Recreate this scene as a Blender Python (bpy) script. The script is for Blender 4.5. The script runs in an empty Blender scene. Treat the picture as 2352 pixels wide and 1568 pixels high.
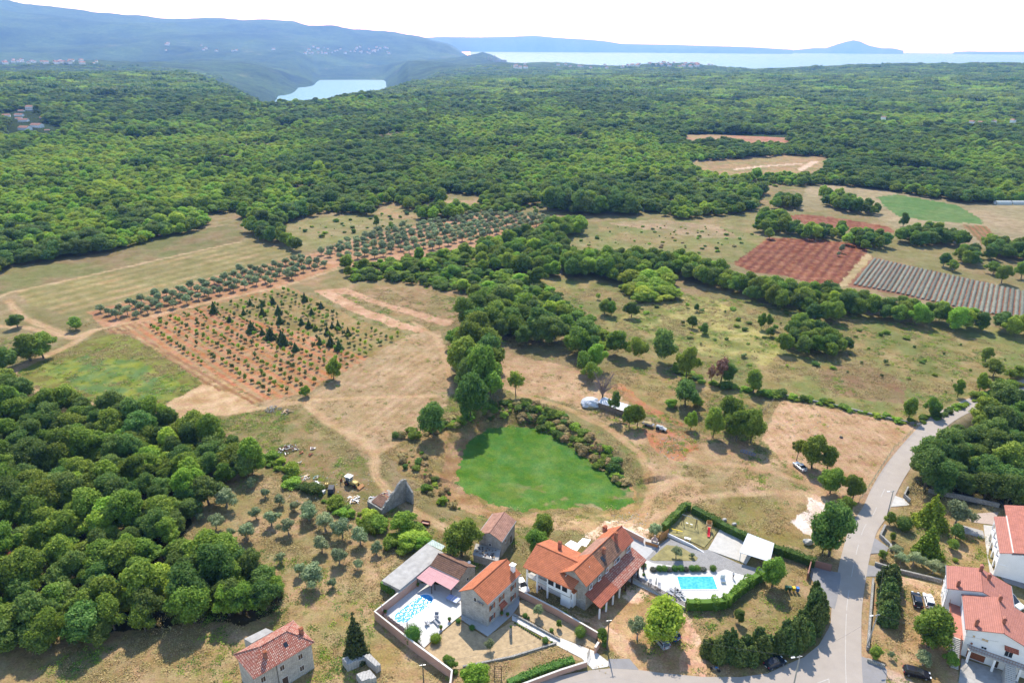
import bpy, bmesh, math, random
import numpy as np
from mathutils import Vector, Matrix
R = math.radians
scene = bpy.context.scene
C = scene.collection
random.seed(7)
rng = np.random.default_rng(11)

# ------------------------------------------------------------------ camera
F, YH, ROLL, H = 1640.0, 103.5, 0.0055, 108.0          # focal in survey pixels, horizon row, roll, camera height
PT = math.atan((784 - YH) / F)
cam_d = bpy.data.cameras.new('camera'); cam = bpy.data.objects.new('camera', cam_d); C.objects.link(cam)
cam_d.sensor_width = 36; cam_d.lens = F / 2352 * 36
cam_d.clip_start = 1; cam_d.clip_end = 90000
r_ = Vector((1, 0, 0)); u_ = Vector((0, math.sin(PT), math.cos(PT))); f_ = Vector((0, math.cos(PT), -math.sin(PT)))
cr, sr = math.cos(ROLL), math.sin(ROLL)
rt = cr * r_ + sr * u_; up = -sr * r_ + cr * u_
cam.matrix_world = Matrix(((rt.x, up.x, -f_.x, 0), (rt.y, up.y, -f_.y, 0), (rt.z, up.z, -f_.z, H), (0, 0, 0, 1)))
scene.camera = cam
# ------------------------------------------------------------------ light
SUN_EL = R(48); SUN_DIR = Vector((0.05, -1.0, 0)).normalized() * math.cos(SUN_EL) + Vector((0, 0, -math.sin(SUN_EL)))
w = bpy.data.worlds.new('World'); scene.world = w; w.use_nodes = True
nt = w.node_tree; nt.nodes.clear()
sky = nt.nodes.new('ShaderNodeTexSky'); sky.sky_type = 'NISHITA'; sky.sun_disc = False
sky.sun_elevation = SUN_EL; sky.sun_rotation = math.atan2(-SUN_DIR.x, -SUN_DIR.y)
sky.altitude = 300; sky.air_density = 1.0; sky.dust_density = 0.3; sky.ozone_density = 1.0
bg = nt.nodes.new('ShaderNodeBackground'); bg.inputs[1].default_value = 0.15
wo = nt.nodes.new('ShaderNodeOutputWorld')
nt.links.new(sky.outputs[0], bg.inputs[0]); nt.links.new(bg.outputs[0], wo.inputs[0])
sd = bpy.data.lights.new('sun', 'SUN'); sd.energy = 3.4; sd.angle = R(0.5); sd.color = (1.0, 0.95, 0.87)
sun = bpy.data.objects.new('sun', sd); C.objects.link(sun)
sun.rotation_euler = SUN_DIR.to_track_quat('-Z', 'Y').to_euler()
vs = scene.view_settings; vs.view_transform = 'Standard'; vs.look = 'None'; vs.gamma = 1; vs.use_curve_mapping = False
vs.exposure = 1.04
cy = scene.cycles
cy.max_bounces = 6; cy.diffuse_bounces = 3; cy.glossy_bounces = 2; cy.transmission_bounces = 4; cy.transparent_max_bounces = 6; cy.volume_bounces = 1
cy.use_denoising = True; cy.use_fast_gi = False; cy.volume_step_rate = 1; cy.volume_max_steps = 64
try: cy.denoiser = 'OPENIMAGEDENOISE'; cy.denoising_input_passes = 'RGB_ALBEDO_NORMAL'
except Exception: pass
cy.sample_clamp_indirect = 4; cy.sample_clamp_direct = 30

# ------------------------------------------------------------------ survey helpers
TO = {'V': (0, 0, 1), 'T1': (0, 1176, 4), 'T2': (588, 1176, 4), 'T3': (1176, 1176, 4), 'T4': (1764, 1176, 4),
      'R1': (0, 783.8, 4), 'R2': (588, 783.8, 4), 'R3': (1176, 783.8, 4), 'R4': (1764, 783.8, 4),
      'M1': (0, 391.6, 3), 'M2': (783.8, 391.6, 3), 'M3': (1567.6, 391.6, 3), 'U1': (0, 0, 2), 'U2': (1176, 0, 2)}
def q(t, x, y):
    ox, oy, s = TO[t]
    return (ox + x / s, oy + y / s)
def qs(t, *xy): return [q(t, xy[i], xy[i + 1]) for i in range(0, len(xy), 2)]
def pray(p):
    x, y = p[0] - 1176, p[1] - 784
    x, y = x * cr + y * sr, -x * sr + y * cr
    return (x, F * math.cos(PT) - y * math.sin(PT), -F * math.sin(PT) - y * math.cos(PT))
def plane(p, z=0.0):
    d = pray(p); t = (z - H) / d[2]
    return Vector((d[0] * t, d[1] * t, z))
def G(p, t='V', z=0.0):                                   # a survey pixel on the level z
    if t != 'V': p = q(t, *p)
    return plane(p, z)
def GG(t, *xy): return [G((xy[i], xy[i + 1]), t) for i in range(0, len(xy), 2)]
def depth(p):
    g = plane(p); return g.y * math.cos(PT) + H * math.sin(PT)
def px(p, n): return n * depth(p) / F                     # n survey pixels at the ground under p, in metres
def proj(X, Y, Z):
    dz = Z - H
    df = Y * math.cos(PT) - dz * math.sin(PT); du = Y * math.sin(PT) + dz * math.cos(PT)
    df = np.maximum(df, 1.0)
    x, y = F * X / df, -F * du / df
    return 1176 + x * cr - y * sr, 784 + x * sr + y * cr
def inside(poly, X, Y):
    r = np.zeros(X.shape, bool); n = len(poly); j = n - 1
    for i in range(n):
        (xi, yi), (xj, yj) = poly[i][:2], poly[j][:2]
        if yi != yj:
            c = ((yi > Y) != (yj > Y)) & (X < (xj - xi) * (Y - yi) / (yj - yi) + xi)
            r ^= c
        j = i
    return r
def pdist(poly, X, Y, closed=True):                       # distance to a polyline
    d = np.full(X.shape, 1e9); n = len(poly)
    for i in range(n if closed else n - 1):
        ax, ay = poly[i][:2]; bx, by = poly[(i + 1) % n][:2]
        ex, ey = bx - ax, by - ay; L = ex * ex + ey * ey + 1e-9
        t = np.clip(((X - ax) * ex + (Y - ay) * ey) / L, 0, 1)
        d = np.minimum(d, np.hypot(X - ax - t * ex, Y - ay - t * ey))
    return d
def vnoise(x, y, s=0):
    xi = np.floor(x).astype(np.int64); yi = np.floor(y).astype(np.int64)
    fx = x - xi; fy = y - yi; fx = fx * fx * (3 - 2 * fx); fy = fy * fy * (3 - 2 * fy)
    def h(a, b):
        n = (a * 374761393 + b * 668265263 + s * 974634777) & 0xffffffff
        n = ((n ^ (n >> 13)) * 1274126177) & 0xffffffff
        return ((n ^ (n >> 16)) & 0xffff) / 65535.0
    return (h(xi, yi) * (1 - fx) + h(xi + 1, yi) * fx) * (1 - fy) + (h(xi, yi + 1) * (1 - fx) + h(xi + 1, yi + 1) * fx) * fy
def fbm(x, y, s=0, o=4):
    r = 0; a = 0.5; t = 0
    for i in range(o):
        r = r + a * vnoise(x, y, s + i * 7); t += a; a *= 0.5; x = x * 2.03 + 11.3; y = y * 2.03 + 4.7
    return r / t                                           # 0..1
def lin(c):
    return [((v / 255) / 12.92 if v / 255 <= 0.04045 else ((v / 255 + 0.055) / 1.055) ** 2.4) for v in c]

# ------------------------------------------------------------------ terrain shape
bowl = [plane(p, -2.5) for p in [(1045, 1090), (1055, 1040), (1090, 1003), (1130, 984), (1190, 978), (1240, 985), (1290, 1010), (1340, 1045), (1400, 1080), (1442, 1110), (1452, 1145), (1420, 1165), (1310, 1168), (1200, 1172), (1120, 1155), (1065, 1125)]]
bcx = sum(p.x for p in bowl) / len(bowl); bcy = sum(p.y for p in bowl) / len(bowl)
DK = [950, 1200, 1500, 2100, 2600, 3400, 4200, 5000, 5600, 6500, 8000, 9500, 11500, 14000]
# per image column: what the land reads as at those distances (a number is an image row, a string a height)
COLS = {
 -400: ['0', '0', 232, 185, 157, '-60', 158, 152, 147, 138, 108, 8, '600', '200'],
 0:   ['0', '0', 231, 178, 158, '-60', 160, 154, 149, 139, 106, 21, '600', '200'],
 200: ['0', '0', 231, 178, 158, '-60', 160, 154, 149, 140, 110, 44, '500', '200'],
 330: ['0', '0', 231, 180, 159, '-60', 160, 154, 149, 140, 108, 51, '450', '100'],
 440: ['0', '0', 229, 185, 159, '-70', 162, 155, 149, 139, 105, 57, '400', '100'],
 520: ['0', '0', 228, 200, 186, '-110', 172, 156, 149, 139, 105, 60, '400', '100'],
 570: ['0', '0', 229, 221, 211, '-140', 190, 155, 150, 139, 104, 57, '400', '100'],
 610: ['0', '0', 238, '-60', '-120', '-155', 204, 162, 155, 140, 104, 58, '400', '100'],
 650: ['0', '0', 237, '-90', '-150', '-160', '-152', 176, 160, 143, 105, 60, '400', '100'],
 695: ['0', '0', 235, '-90', '-158', '-160', '-160', '-151', 172, 146, 107, 61, '400', '100'],
 745: ['0', '0', 230, '-60', '-158', '-160', '-160', '-160', '-160', '-140', 110, 61, '300', '100'],
 790: ['0', '0', 225, 222, '-158', '-160', '-160', '-160', '-160', '-140', 113, 59, '300', '100'],
 840: ['0', '0', 217, 211, '-100', '-160', '-160', '-160', '-160', '-140', 118, 71, '300', '100'],
 888: ['0', '0', '0', 204, '-60', '-160', '-160', '-158', '-158', '-140', 123, 78, '300', '80'],
 916: ['0', '0', '0', 200, '-40', '-160', '-160', 186, 176, 158, 126, 83, '300', '50'],
 945: ['0', '0', '0', 195, 193, '-60', '-100', 160, 152, 151, 128, 88, '250', '0'],
 1025: ['0', '0', '0', 191, 186, 176, 168, 154, 146, 150, 137, 103, '120', '-60'],
 1110: ['0', '0', '0', 189, 182, 170, 161, 150, 146, 138, 131, '-160', '-160', '-160'],
 1190: ['0', '0', '0', 188, 180, 168, 159, 150, 145, '-75', '-155', '-160', '-160', '-160'],
 1300: ['0', '0', '0', 187, 178, 166, 157, 152, '-40', '-110', '-160', '-160', '-160', '-160'],
 1500: ['0', '0', '0', '0', 174, 163, 151, '-10', '-80', '-130', '-160', '-160', '-160', '-160'],
 1700: ['0', '0', '0', '0', 177, 165, 154, '-20', '-90', '-140', '-160', '-160', '-160', '-160'],
 2000: ['0', '0', '0', '0', 180, 166, 157, '-20', '-90', '-150', '-160', '-160', '-160', '-160'],
 2352: ['0', '0', '0', '0', 181, 166, 162, '-20', '-90', '-150', '-160', '-160', '-160', '-160'],
 2800: ['0', '0', '0', '0', 183, 167, 165, '-20', '-90', '-150', '-160', '-160', '-160', '-160']}
def colz(cx, k, v):
    if isinstance(v, str): return float(v)
    d = pray((cx, v)); return H + d[2] / math.hypot(d[0], d[1]) * DK[k] - (7 if k < 6 else 0)
AZ = []; ZT = []
for cx, row in sorted(COLS.items()):
    d = pray((cx, 300)); AZ.append(math.atan2(d[0], d[1])); ZT.append([colz(cx, k, v) for k, v in enumerate(row)])
AZ = np.array(AZ); ZT = np.array(ZT); DKa = np.array(DK, float)
def far_h(X, Y):
    az = np.arctan2(X, Y); d = np.hypot(X, Y)
    az = np.clip(az, AZ[0], AZ[-1] - 1e-6); dd = np.clip(d, DKa[0], DKa[-1] - 1e-3)
    i = np.clip(np.searchsorted(AZ, az, 'right') - 1, 0, len(AZ) - 2); k = np.clip(np.searchsorted(DKa, dd, 'right') - 1, 0, len(DKa) - 2)
    a = (az - AZ[i]) / (AZ[i + 1] - AZ[i]); b = (dd - DKa[k]) / (DKa[k + 1] - DKa[k])
    a = a * a * (3 - 2 * a) * .5 + a * .5; b = b * b * (3 - 2 * b) * .3 + b * .7
    z = (ZT[i, k] * (1 - a) + ZT[i + 1, k] * a) * (1 - b) + (ZT[i, k + 1] * (1 - a) + ZT[i + 1, k + 1] * a) * b
    m = np.clip((d - 1500) / 5000, 0, 1)
    z = z + (z > -151) * m * ((fbm(X / 1100, Y / 1100, 3, 5) - .5) * 150 + (fbm(X / 300, Y / 300, 9, 3) - .5) * 48) * np.clip((z + 150) / 90, 0, 1)
    z = z + np.clip((d - 950) / 500, 0, 1) * np.clip(1 - m * 4, 0, 1) * (fbm(X / 260, Y / 260, 5, 2) - .5) * 9
    return z
def terr(X, Y):                                           # ground height
    X = np.asarray(X, float); Y = np.asarray(Y, float)
    z = np.zeros(X.shape)
    m = (np.hypot(X - bcx, Y - bcy) < 75)
    if m.any():
        x, y = X[m], Y[m]; ins = inside(bowl, x, y); d = pdist(bowl, x, y)
        wd = np.where(y < bcy - 8, 15.0, 8.0)
        t = np.clip(d / wd, 0, 1); t = t * t * (3 - 2 * t)
        z[m] = np.where(ins, -2.5 - 0.8 * np.clip(d / 12, 0, 1), -2.5 * (1 - t))
    far = np.hypot(X, Y) > 950
    if far.any(): z[far] = far_h(X[far], Y[far])
    return z
def th(x, y): return float(terr(np.array([x]), np.array([y]))[0])
def GT(p, t='V'):                                         # a survey pixel on the real ground
    if t != 'V': p = q(t, *p)
    z = 0.0
    for _ in range(6):
        g = plane(p, z); z = th(g.x, g.y)
    return Vector((g.x, g.y, z))

# ------------------------------------------------------------------ materials
def new_mat(name):
    m = bpy.data.materials.new(name); m.use_nodes = True; m.node_tree.nodes.clear()
    return m, m.node_tree.nodes, m.node_tree.links
def out(m, sh):
    o = m.node_tree.nodes.new('ShaderNodeOutputMaterial'); m.node_tree.links.new(sh, o.inputs[0])
def node(N, t, **k):
    n = N.new(t)
    for a, b in k.items(): setattr(n, a, b)
    return n
def rgb(c): return (c[0], c[1], c[2], 1)
MATS = {}
def plain(name, c, rough=.7, metal=0, spec=.3, var=.12, scale=1.2, bump=0.0, emis=None):
    if name in MATS: return MATS[name]
    m, N, L = new_mat(name)
    p = node(N, 'ShaderNodeBsdfPrincipled'); p.inputs['Roughness'].default_value = rough; p.inputs['Metallic'].default_value = metal
    p.inputs['Specular IOR Level'].default_value = spec
    tc = node(N, 'ShaderNodeTexCoord'); nz = node(N, 'ShaderNodeTexNoise'); nz.inputs['Scale'].default_value = scale; nz.inputs['Detail'].default_value = 6; nz.inputs['Roughness'].default_value = .65
    L.new(tc.outputs['Object'], nz.inputs['Vector'])
    mr = node(N, 'ShaderNodeMapRange'); mr.inputs[1].default_value = .3; mr.inputs[2].default_value = .7; mr.inputs[3].default_value = 1 - var; mr.inputs[4].default_value = 1 + var
    L.new(nz.outputs[0], mr.inputs[0])
    vm = node(N, 'ShaderNodeVectorMath', operation='SCALE'); vm.inputs[0].default_value = c[:3]
    L.new(mr.outputs[0], vm.inputs['Scale']); L.new(vm.outputs[0], p.inputs['Base Color'])
    if bump:
        b = node(N, 'ShaderNodeBump'); b.inputs['Strength'].default_value = bump; b.inputs['Distance'].default_value = .05
        L.new(nz.outputs[0], b.inputs['Height']); L.new(b.outputs[0], p.inputs['Normal'])
    out(m, p.outputs[0]); MATS[name] = m
    return m
KC = 0.475                                                 # photo colour of a sunlit surface -> its base colour
def ph(*c): return [v * KC for v in lin(c)]

def ground_mat():
    m, N, L = new_mat('ground')
    p = node(N, 'ShaderNodeBsdfPrincipled'); p.inputs['Roughness'].default_value = .95; p.inputs['Specular IOR Level'].default_value = .1
    at = node(N, 'ShaderNodeAttribute', attribute_name='col')
    tc = node(N, 'ShaderNodeTexCoord')
    def nz(s, d, r=.6):
        n = node(N, 'ShaderNodeTexNoise'); n.inputs['Scale'].default_value = s; n.inputs['Detail'].default_value = d; n.inputs['Roughness'].default_value = r
        L.new(tc.outputs['Object'], n.inputs['Vector']); return n
    def mr(src, a, b, c, d):
        n = node(N, 'ShaderNodeMapRange'); n.inputs[1].default_value = a; n.inputs[2].default_value = b; n.inputs[3].default_value = c; n.inputs[4].default_value = d
        L.new(src, n.inputs[0]); return n.outputs[0]
    n1 = nz(2.4, 8, .85); n2 = nz(.16, 6, .6); n3 = nz(.45, 5, .7)
    mu = node(N, 'ShaderNodeMath', operation='MULTIPLY')
    L.new(mr(n1.outputs[0], .32, .68, .55, 1.45), mu.inputs[0]); L.new(mr(n2.outputs[0], .3, .7, .80, 1.20), mu.inputs[1])
    vm = node(N, 'ShaderNodeVectorMath', operation='SCALE'); L.new(at.outputs['Color'], vm.inputs[0]); L.new(mu.outputs[0], vm.inputs['Scale'])
    hs = node(N, 'ShaderNodeHueSaturation'); L.new(vm.outputs[0], hs.inputs['Color'])
    L.new(mr(n3.outputs[0], .3, .7, .485, .53), hs.inputs['Hue']); L.new(mr(n2.outputs[0], .3, .7, 1.04, .84), hs.inputs['Saturation'])
    n4 = nz(.95, 7, .72); mg = node(N, 'ShaderNodeVectorMath', operation='MULTIPLY'); mg.inputs[1].default_value = (.58, .78, .50); L.new(hs.outputs[0], mg.inputs[0])
    mw = node(N, 'ShaderNodeMix', data_type='RGBA'); L.new(mr(n4.outputs[0], .54, .66, 0, .75), mw.inputs['Factor']); L.new(hs.outputs[0], mw.inputs['A']); L.new(mg.outputs[0], mw.inputs['B'])
    L.new(mw.outputs['Result'], p.inputs['Base Color'])
    b = node(N, 'ShaderNodeBump'); b.inputs['Strength'].default_value = .8; b.inputs['Distance'].default_value = .12
    L.new(n1.outputs[0], b.inputs['Height']); L.new(b.outputs[0], p.inputs['Normal'])
    out(m, p.outputs[0]); return m
GM = ground_mat()

# ------------------------------------------------------------------ ground sheet
def P(*xy): return [(xy[i], xy[i + 1]) for i in range(0, len(xy), 2)]
# name, outline (survey pixels), colour A, colour B, patch size m, optional furrows (period m, colour, direction as two survey points, share)
REG = [
 ('meadow', None, (160, 146, 108), (146, 142, 92), 14, None),
 # far plain and clearings
 ('pale_field', P(1851,428, 1901,424, 2000,433, 2088,446, 2221,466, 2400,468, 2400,556, 2290,548, 2254,564, 2214,560, 2130,534, 2068,527, 2014,502, 1998,492, 1881,480, 1834,482), (176, 164, 128), (160, 156, 116), 25, None),
 ('green_crop', P(2014,453, 2060,446, 2120,457, 2201,472, 2248,500, 2262,515, 2134,508, 2058,495, 2028,470), (112, 150, 66), (130, 155, 78), 12, None),
 ('vineyard_soil', P(2214,517, 2264,518, 2290,547, 2254,562), (172, 112, 78), (160, 120, 80), 5, (3.2, (110, 120, 62), (2220, 517), (2258, 560), .5)),
 ('grass_field', P(1555,505, 1700,490, 1760,480, 1840,482, 1998,494, 2014,502, 2068,527, 2225,560, 2300,600, 2352,640, 2400,700, 2352,667, 2004,590, 1994,565, 1765,545, 1700,530), (160, 146, 104), (140, 142, 88), 16, None),
 ('ploughed_field', P(1798,495, 1850,493, 1934,502, 2041,520, 2058,535, 2011,532, 1934,528, 1851,515), (138, 78, 54), (160, 106, 78), 2, None),
 ('meadow', P(1270,562, 1345,512, 1480,498, 1560,502, 1700,530, 1765,545, 1690,603, 1640,600, 1560,585, 1450,575, 1300,578), (160, 148, 100), (134, 146, 80), 14, None),
 ('pale_field', P(1390,512, 1500,503, 1640,516, 1700,545, 1600,545, 1500,530), (176, 158, 124), (155, 150, 105), 12, None),
 ('grass_field', P(1275,562, 1290,535, 1345,515, 1372,515, 1380,540, 1330,570), (132, 142, 84), (150, 146, 98), 12, None),
 ('ploughed_field', P(1683,605, 1765,545, 1880,549, 1991,562, 1994,577, 1925,655, 1857,650, 1800,632, 1730,625), (138, 76, 50), (166, 112, 80), 2, (5, (112, 58, 40), (1700, 612), (1775, 548), .5)),
 ('dirt_track', P(1994,577, 2004,592, 1962,652, 1930,658, 1925,655), (190, 175, 130), (170, 160, 110), 4, None),
 ('lavender_soil', P(2004,590, 2400,680, 2400,745, 2228,716, 2061,676, 1945,656), (150, 120, 96), (158, 108, 82), 5, None),
 ('grass_field', P(640,520, 740,500, 850,492, 950,468, 1060,450, 1110,455, 1120,480, 1000,505, 900,520, 780,555, 700,580), (142, 148, 86), (160, 152, 104), 15, None),
 ('bare_soil', P(850,498, 905,466, 964,475, 1030,450, 1117,456, 1080,484, 1000,490, 950,505), (180, 156, 116), (150, 148, 92), 10, None),
 ('orchard_soil', P(700,588, 780,560, 900,528, 1010,508, 1120,490, 1262,496, 1290,508, 1255,540, 1100,566, 1000,585, 860,604, 780,614), (196, 156, 122), (184, 150, 112), 8, None),
 ('bare_soil', P(477,492, 573,486, 553,502, 510,505), (166, 146, 110), (150, 140, 95), 8, None),
 ('meadow', P(655,432, 730,429, 738,438, 670,444), (160, 160, 110), (175, 155, 115), 8, None),
 ('meadow', P(470,362, 548,360, 545,370, 480,376), (160, 160, 110), (175, 155, 115), 8, None),
 ('meadow', P(1576,372, 1676,366, 1801,357, 1886,360, 1921,370, 1866,397, 1676,402, 1606,388), (160, 152, 98), (178, 150, 108), 14, None),
 ('bare_soil', P(1571,308, 1811,308, 1813,338, 1576,338), (186, 130, 104), (176, 158, 112), 30, None),
 ('dirt_track', P(1440,366, 1450,361, 1456,366, 1450,380, 1440,380), (180, 140, 110), (180, 140, 110), 8, None),
 ('meadow', P(1790,425, 1850,418, 1835,455, 1800,470, 1740,470, 1730,450), (160, 142, 98), (132, 142, 82), 9, None),
 ('bare_soil', P(2090,405, 2190,400, 2190,415, 2100,418), (176, 146, 112), (160, 140, 100), 9, None),
 ('yard_ground', P(10,300, 40,290, 60,288, 140,290, 150,305, 120,318, 60,312, 20,318), (196, 178, 140), (160, 160, 105), 10, None),
 ('bare_soil', P(330,275, 430,262, 445,268, 350,282), (186, 165, 128), (160, 150, 110), 10, None),
 # left fields
 ('meadow', P(-60,660, 60,612, 200,583, 330,553, 450,530, 552,510, 560,552, 380,592, 200,632, 28,670, -60,690), (146, 132, 94), (124, 132, 76), 12, None),
 ('grass_field', P(34,668, 250,625, 400,592, 555,556, 640,570, 700,586, 560,617, 380,667, 212,714, 205,738, 130,717, 70,700), (182, 162, 116), (160, 154, 98), 9, (9, (140, 140, 84), (100, 690), (560, 575), .7)),
 ('orchard_soil', P(203,716, 380,668, 560,618, 700,588, 778,612, 650,655, 480,698, 320,742, 235,752), (196, 150, 112), (176, 140, 100), 5, None),
 ('weed_field', P(45,850, 110,815, 215,778, 250,768, 300,772, 380,820, 468,880, 420,912, 340,938, 270,932, 160,915, 60,880), (142, 158, 58), (128, 128, 62), 3, None),
 ('weed_field', P(90,848, 200,815, 330,830, 420,880, 380,915, 300,925, 200,900), (152, 168, 52), (106, 144, 72), 4, None),
 ('stubble_field', P(230,760, 290,745, 340,738, 470,850, 612,918, 560,935, 470,880, 380,820, 300,770), (196, 168, 120), (168, 138, 96), 3, (2.6, (160, 120, 84), (310, 765), (580, 925), .8)),
 ('orchard_soil', P(300,762, 350,735, 480,700, 660,658, 740,690, 820,735, 932,768, 830,832, 700,905, 612,920, 460,845), (196, 128, 84), (190, 140, 96), 3, (3.4, (176, 150, 108), (420, 740), (660, 890), .7)),
 ('orchard_soil', P(480,703, 660,660, 740,690, 820,735, 932,768, 850,822, 760,790, 680,760, 560,730), (168, 146, 98), (146, 140, 84), 3, None),
 ('meadow', P(690,650, 770,625, 900,612, 1090,670, 1095,700, 1045,745, 980,752, 870,715, 800,695, 720,665), (168, 144, 104), (152, 144, 94), 7, None),
 ('dirt_track', P(722,668, 745,664, 800,662, 870,690, 960,715, 1045,738, 1030,750, 985,738, 880,704, 800,676, 770,672, 850,712, 930,742, 1015,765, 1005,772, 900,750, 800,712), (206, 172, 140), (196, 160, 124), 3, None),
 ('stubble_field', P(345,948, 468,880, 560,930, 612,918, 700,912, 830,832, 932,770, 1012,756, 1030,830, 1045,900, 980,985, 930,1010, 880,1030, 860,1075, 800,1010, 740,962, 700,927, 560,945, 430,958), (192, 166, 128), (176, 158, 118), 5, (3.2, (170, 152, 112), (740, 960), (990, 790), .5)),
 ('stubble_field', P(1130,795, 1210,820, 1340,850, 1400,900, 1480,930, 1350,940, 1270,915, 1190,905, 1120,880), (196, 168, 130), (180, 158, 120), 5, None),
 ('stubble_field', P(345,948, 468,880, 560,915, 600,935, 500,955, 420,958), (206, 180, 138), (196, 168, 126), 4, None),
 ('rough_ground', P(430,960, 560,945, 700,928, 745,985, 770,1060, 830,1120, 860,1160, 760,1170, 660,1110, 580,1060, 520,1010), (158, 142, 96), (128, 132, 74), 3, None),
 ('rough_ground', P(600,1000, 720,1000, 860,1080, 900,1150, 800,1150, 700,1090, 620,1050), (160, 140, 100), (130, 132, 74), 3, None),
 # right side
 ('meadow', P(1130,640, 1300,640, 1700,690, 1900,715, 2400,760, 2400,880, 2200,935, 2110,972, 1790,910, 1560,850, 1400,800, 1200,700), (164, 150, 98), (128, 142, 74), 9, None),
 ('meadow', P(1480,690, 1620,680, 1760,740, 1800,800, 1760,840, 1600,810, 1480,760, 1420,735), (184, 180, 108), (140, 154, 76), 5, None),
 ('meadow', P(1884,850, 1980,825, 2080,880, 2076,925, 1960,915, 1884,885), (146, 120, 90), (150, 130, 92), 6, None),
 ('meadow', P(1340,850, 1560,862, 1790,920, 1745,985, 1640,1005, 1480,955), (168, 148, 100), (146, 142, 84), 5, None),
 ('bare_soil', P(1405,885, 1430,880, 1480,925, 1560,965, 1600,990, 1500,955, 1430,915), (192, 128, 88), (180, 140, 98), 3, None),
 ('stubble_field', P(1792,918, 1900,935, 2112,982, 2085,1060, 2040,1110, 1985,1170, 1880,1130, 1745,1010), (206, 176, 140), (196, 166, 128), 5, (2.4, (168, 142, 102), (1790, 980), (1960, 1150), .22)),
 ('yard_ground', P(1330,905, 1480,960, 1640,1005, 1745,1015, 1880,1130, 1985,1175, 1975,1240, 1890,1280, 1760,1240, 1600,1150, 1520,1180, 1500,1240, 1320,1210, 1450,1165, 1495,1110, 1470,1050, 1400,980, 1290,920), (196, 168, 130), (172, 152, 110), 6, None),
 ('bare_soil', P(1480,985, 1570,985, 1600,1030, 1560,1060, 1500,1035), (194, 134, 94), (186, 146, 108), 3, None),
 ('grass_field', P(1600,1170, 1700,1130, 1840,1160, 1900,1200, 1900,1280, 1760,1240), (152, 144, 84), (168, 146, 96), 6, None),
 ('grass_field', P(1415,1020, 1450,1010, 1490,1050, 1495,1110, 1460,1160, 1470,1110, 1450,1060), (126, 140, 72), (160, 146, 96), 4, None),
 ('rough_ground', P(880,1035, 960,990, 1060,960, 1200,930, 1290,960, 1380,1010, 1450,1090, 1470,1150, 1440,1175, 1300,1185, 1180,1185, 1090,1180, 1000,1130, 930,1090), (182, 154, 104), (142, 134, 76), 2.5, None),
 ('dirt_track', P(1005,1120, 1030,1010, 1075,985, 1130,975, 1100,1010, 1062,1060, 1075,1120, 1140,1160, 1200,1178, 1120,1180, 1050,1160), (182, 152, 112), (164, 134, 92), 3, None),
 ('green_crop', 'bowl', (116, 154, 38), (98, 146, 46), 2.2, None),
 ('bare_soil', P(1205,1165, 1240,1160, 1330,1180, 1480,1190, 1540,1210, 1500,1260, 1400,1240, 1300,1210, 1180,1200), (192, 164, 124), (176, 152, 108), 4, None),
 # lower left
 ('forest_floor', P(-80,880, 100,905, 300,960, 500,990, 590,1040, 590,1080, 520,1120, 440,1190, 440,1240, 560,1270, 610,1290, 660,1360, 640,1400, 540,1440, 300,1450, -80,1490), (74, 70, 44), (96, 80, 50), 5, None),
 ('bare_soil', P(-80,1250, 18,1260, 28,1320, 10,1390, -80,1390), (170, 92, 62), (150, 84, 58), 4, None),
 ('orchard_ground', P(432,1180, 500,1115, 560,1085, 610,1090, 700,1150, 800,1190, 870,1240, 920,1270, 880,1340, 860,1400, 780,1480, 640,1500, 600,1440, 660,1390, 660,1350, 600,1290, 540,1262, 432,1240), (190, 166, 124), (170, 156, 106), 5, None),
 ('lawn', P(-80,1480, 200,1455, 420,1432, 560,1430, 640,1400, 760,1400, 860,1420, 980,1568, 1040,1660, -80,1660), (172, 156, 104), (186, 164, 118), 7, None),
 ('rough_ground', P(840,1150, 900,1140, 1000,1190, 1050,1180, 1110,1200, 1090,1260, 1000,1300, 900,1260, 840,1210), (142, 138, 78), (160, 140, 94), 3, None),
 ('lawn', P(860,1420, 1060,1350, 1180,1400, 1330,1440, 1400,1500, 1300,1530, 1150,1570, 1100,1660, 1000,1600), (190, 166, 124), (176, 158, 108), 4, None),
 ('bare_soil', P(1340,1430, 1420,1350, 1500,1340, 1560,1390, 1600,1440, 1620,1560, 1500,1568, 1420,1500, 1380,1490), (200, 168, 124), (182, 154, 108), 4, None),
 ('lawn', P(1590,1400, 1700,1400, 1760,1330, 1840,1300, 1880,1340, 1880,1500, 1760,1560, 1620,1568, 1600,1460), (188, 164, 120), (168, 152, 98), 4, None),
 ('lawn', P(1980,1330, 2000,1300, 2080,1320, 2200,1330, 2200,1480, 2200,1568, 2040,1568, 1970,1500), (192, 164, 122), (180, 156, 108), 4, None),
 ('lawn', P(2000,1260, 2030,1180, 2080,1130, 2352,1160, 2400,1340, 2250,1340, 2100,1310, 2010,1290), (184, 160, 116), (160, 150, 92), 5, None),
 ('forest_floor', P(2110,1090, 2130,1010, 2160,965, 2250,915, 2400,880, 2400,1170, 2250,1160, 2090,1135), (80, 78, 46), (96, 86, 54), 5, None),
]
def RG(name, ca, cb, t, *xy): REG.append((name, qs(t, *xy), ca, cb, 2.5, None))
RG('gravel_yard', (250, 232, 208), (226, 200, 168), 'T3', 640,240, 850,20, 1000,40, 1250,180, 1230,240, 1010,150, 870,150, 760,250)
RG('gravel_yard', (250, 226, 196), (228, 190, 152), 'T3', 990,780, 1090,665, 1250,740, 1190,870, 1080,830)
RG('gravel_drive', (236, 208, 174), (200, 170, 126), 'T3', 540,910, 700,950, 900,1050, 1010,1180, 1100,1280, 1170,1390, 1060,1350, 890,1190, 760,1060)
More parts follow.
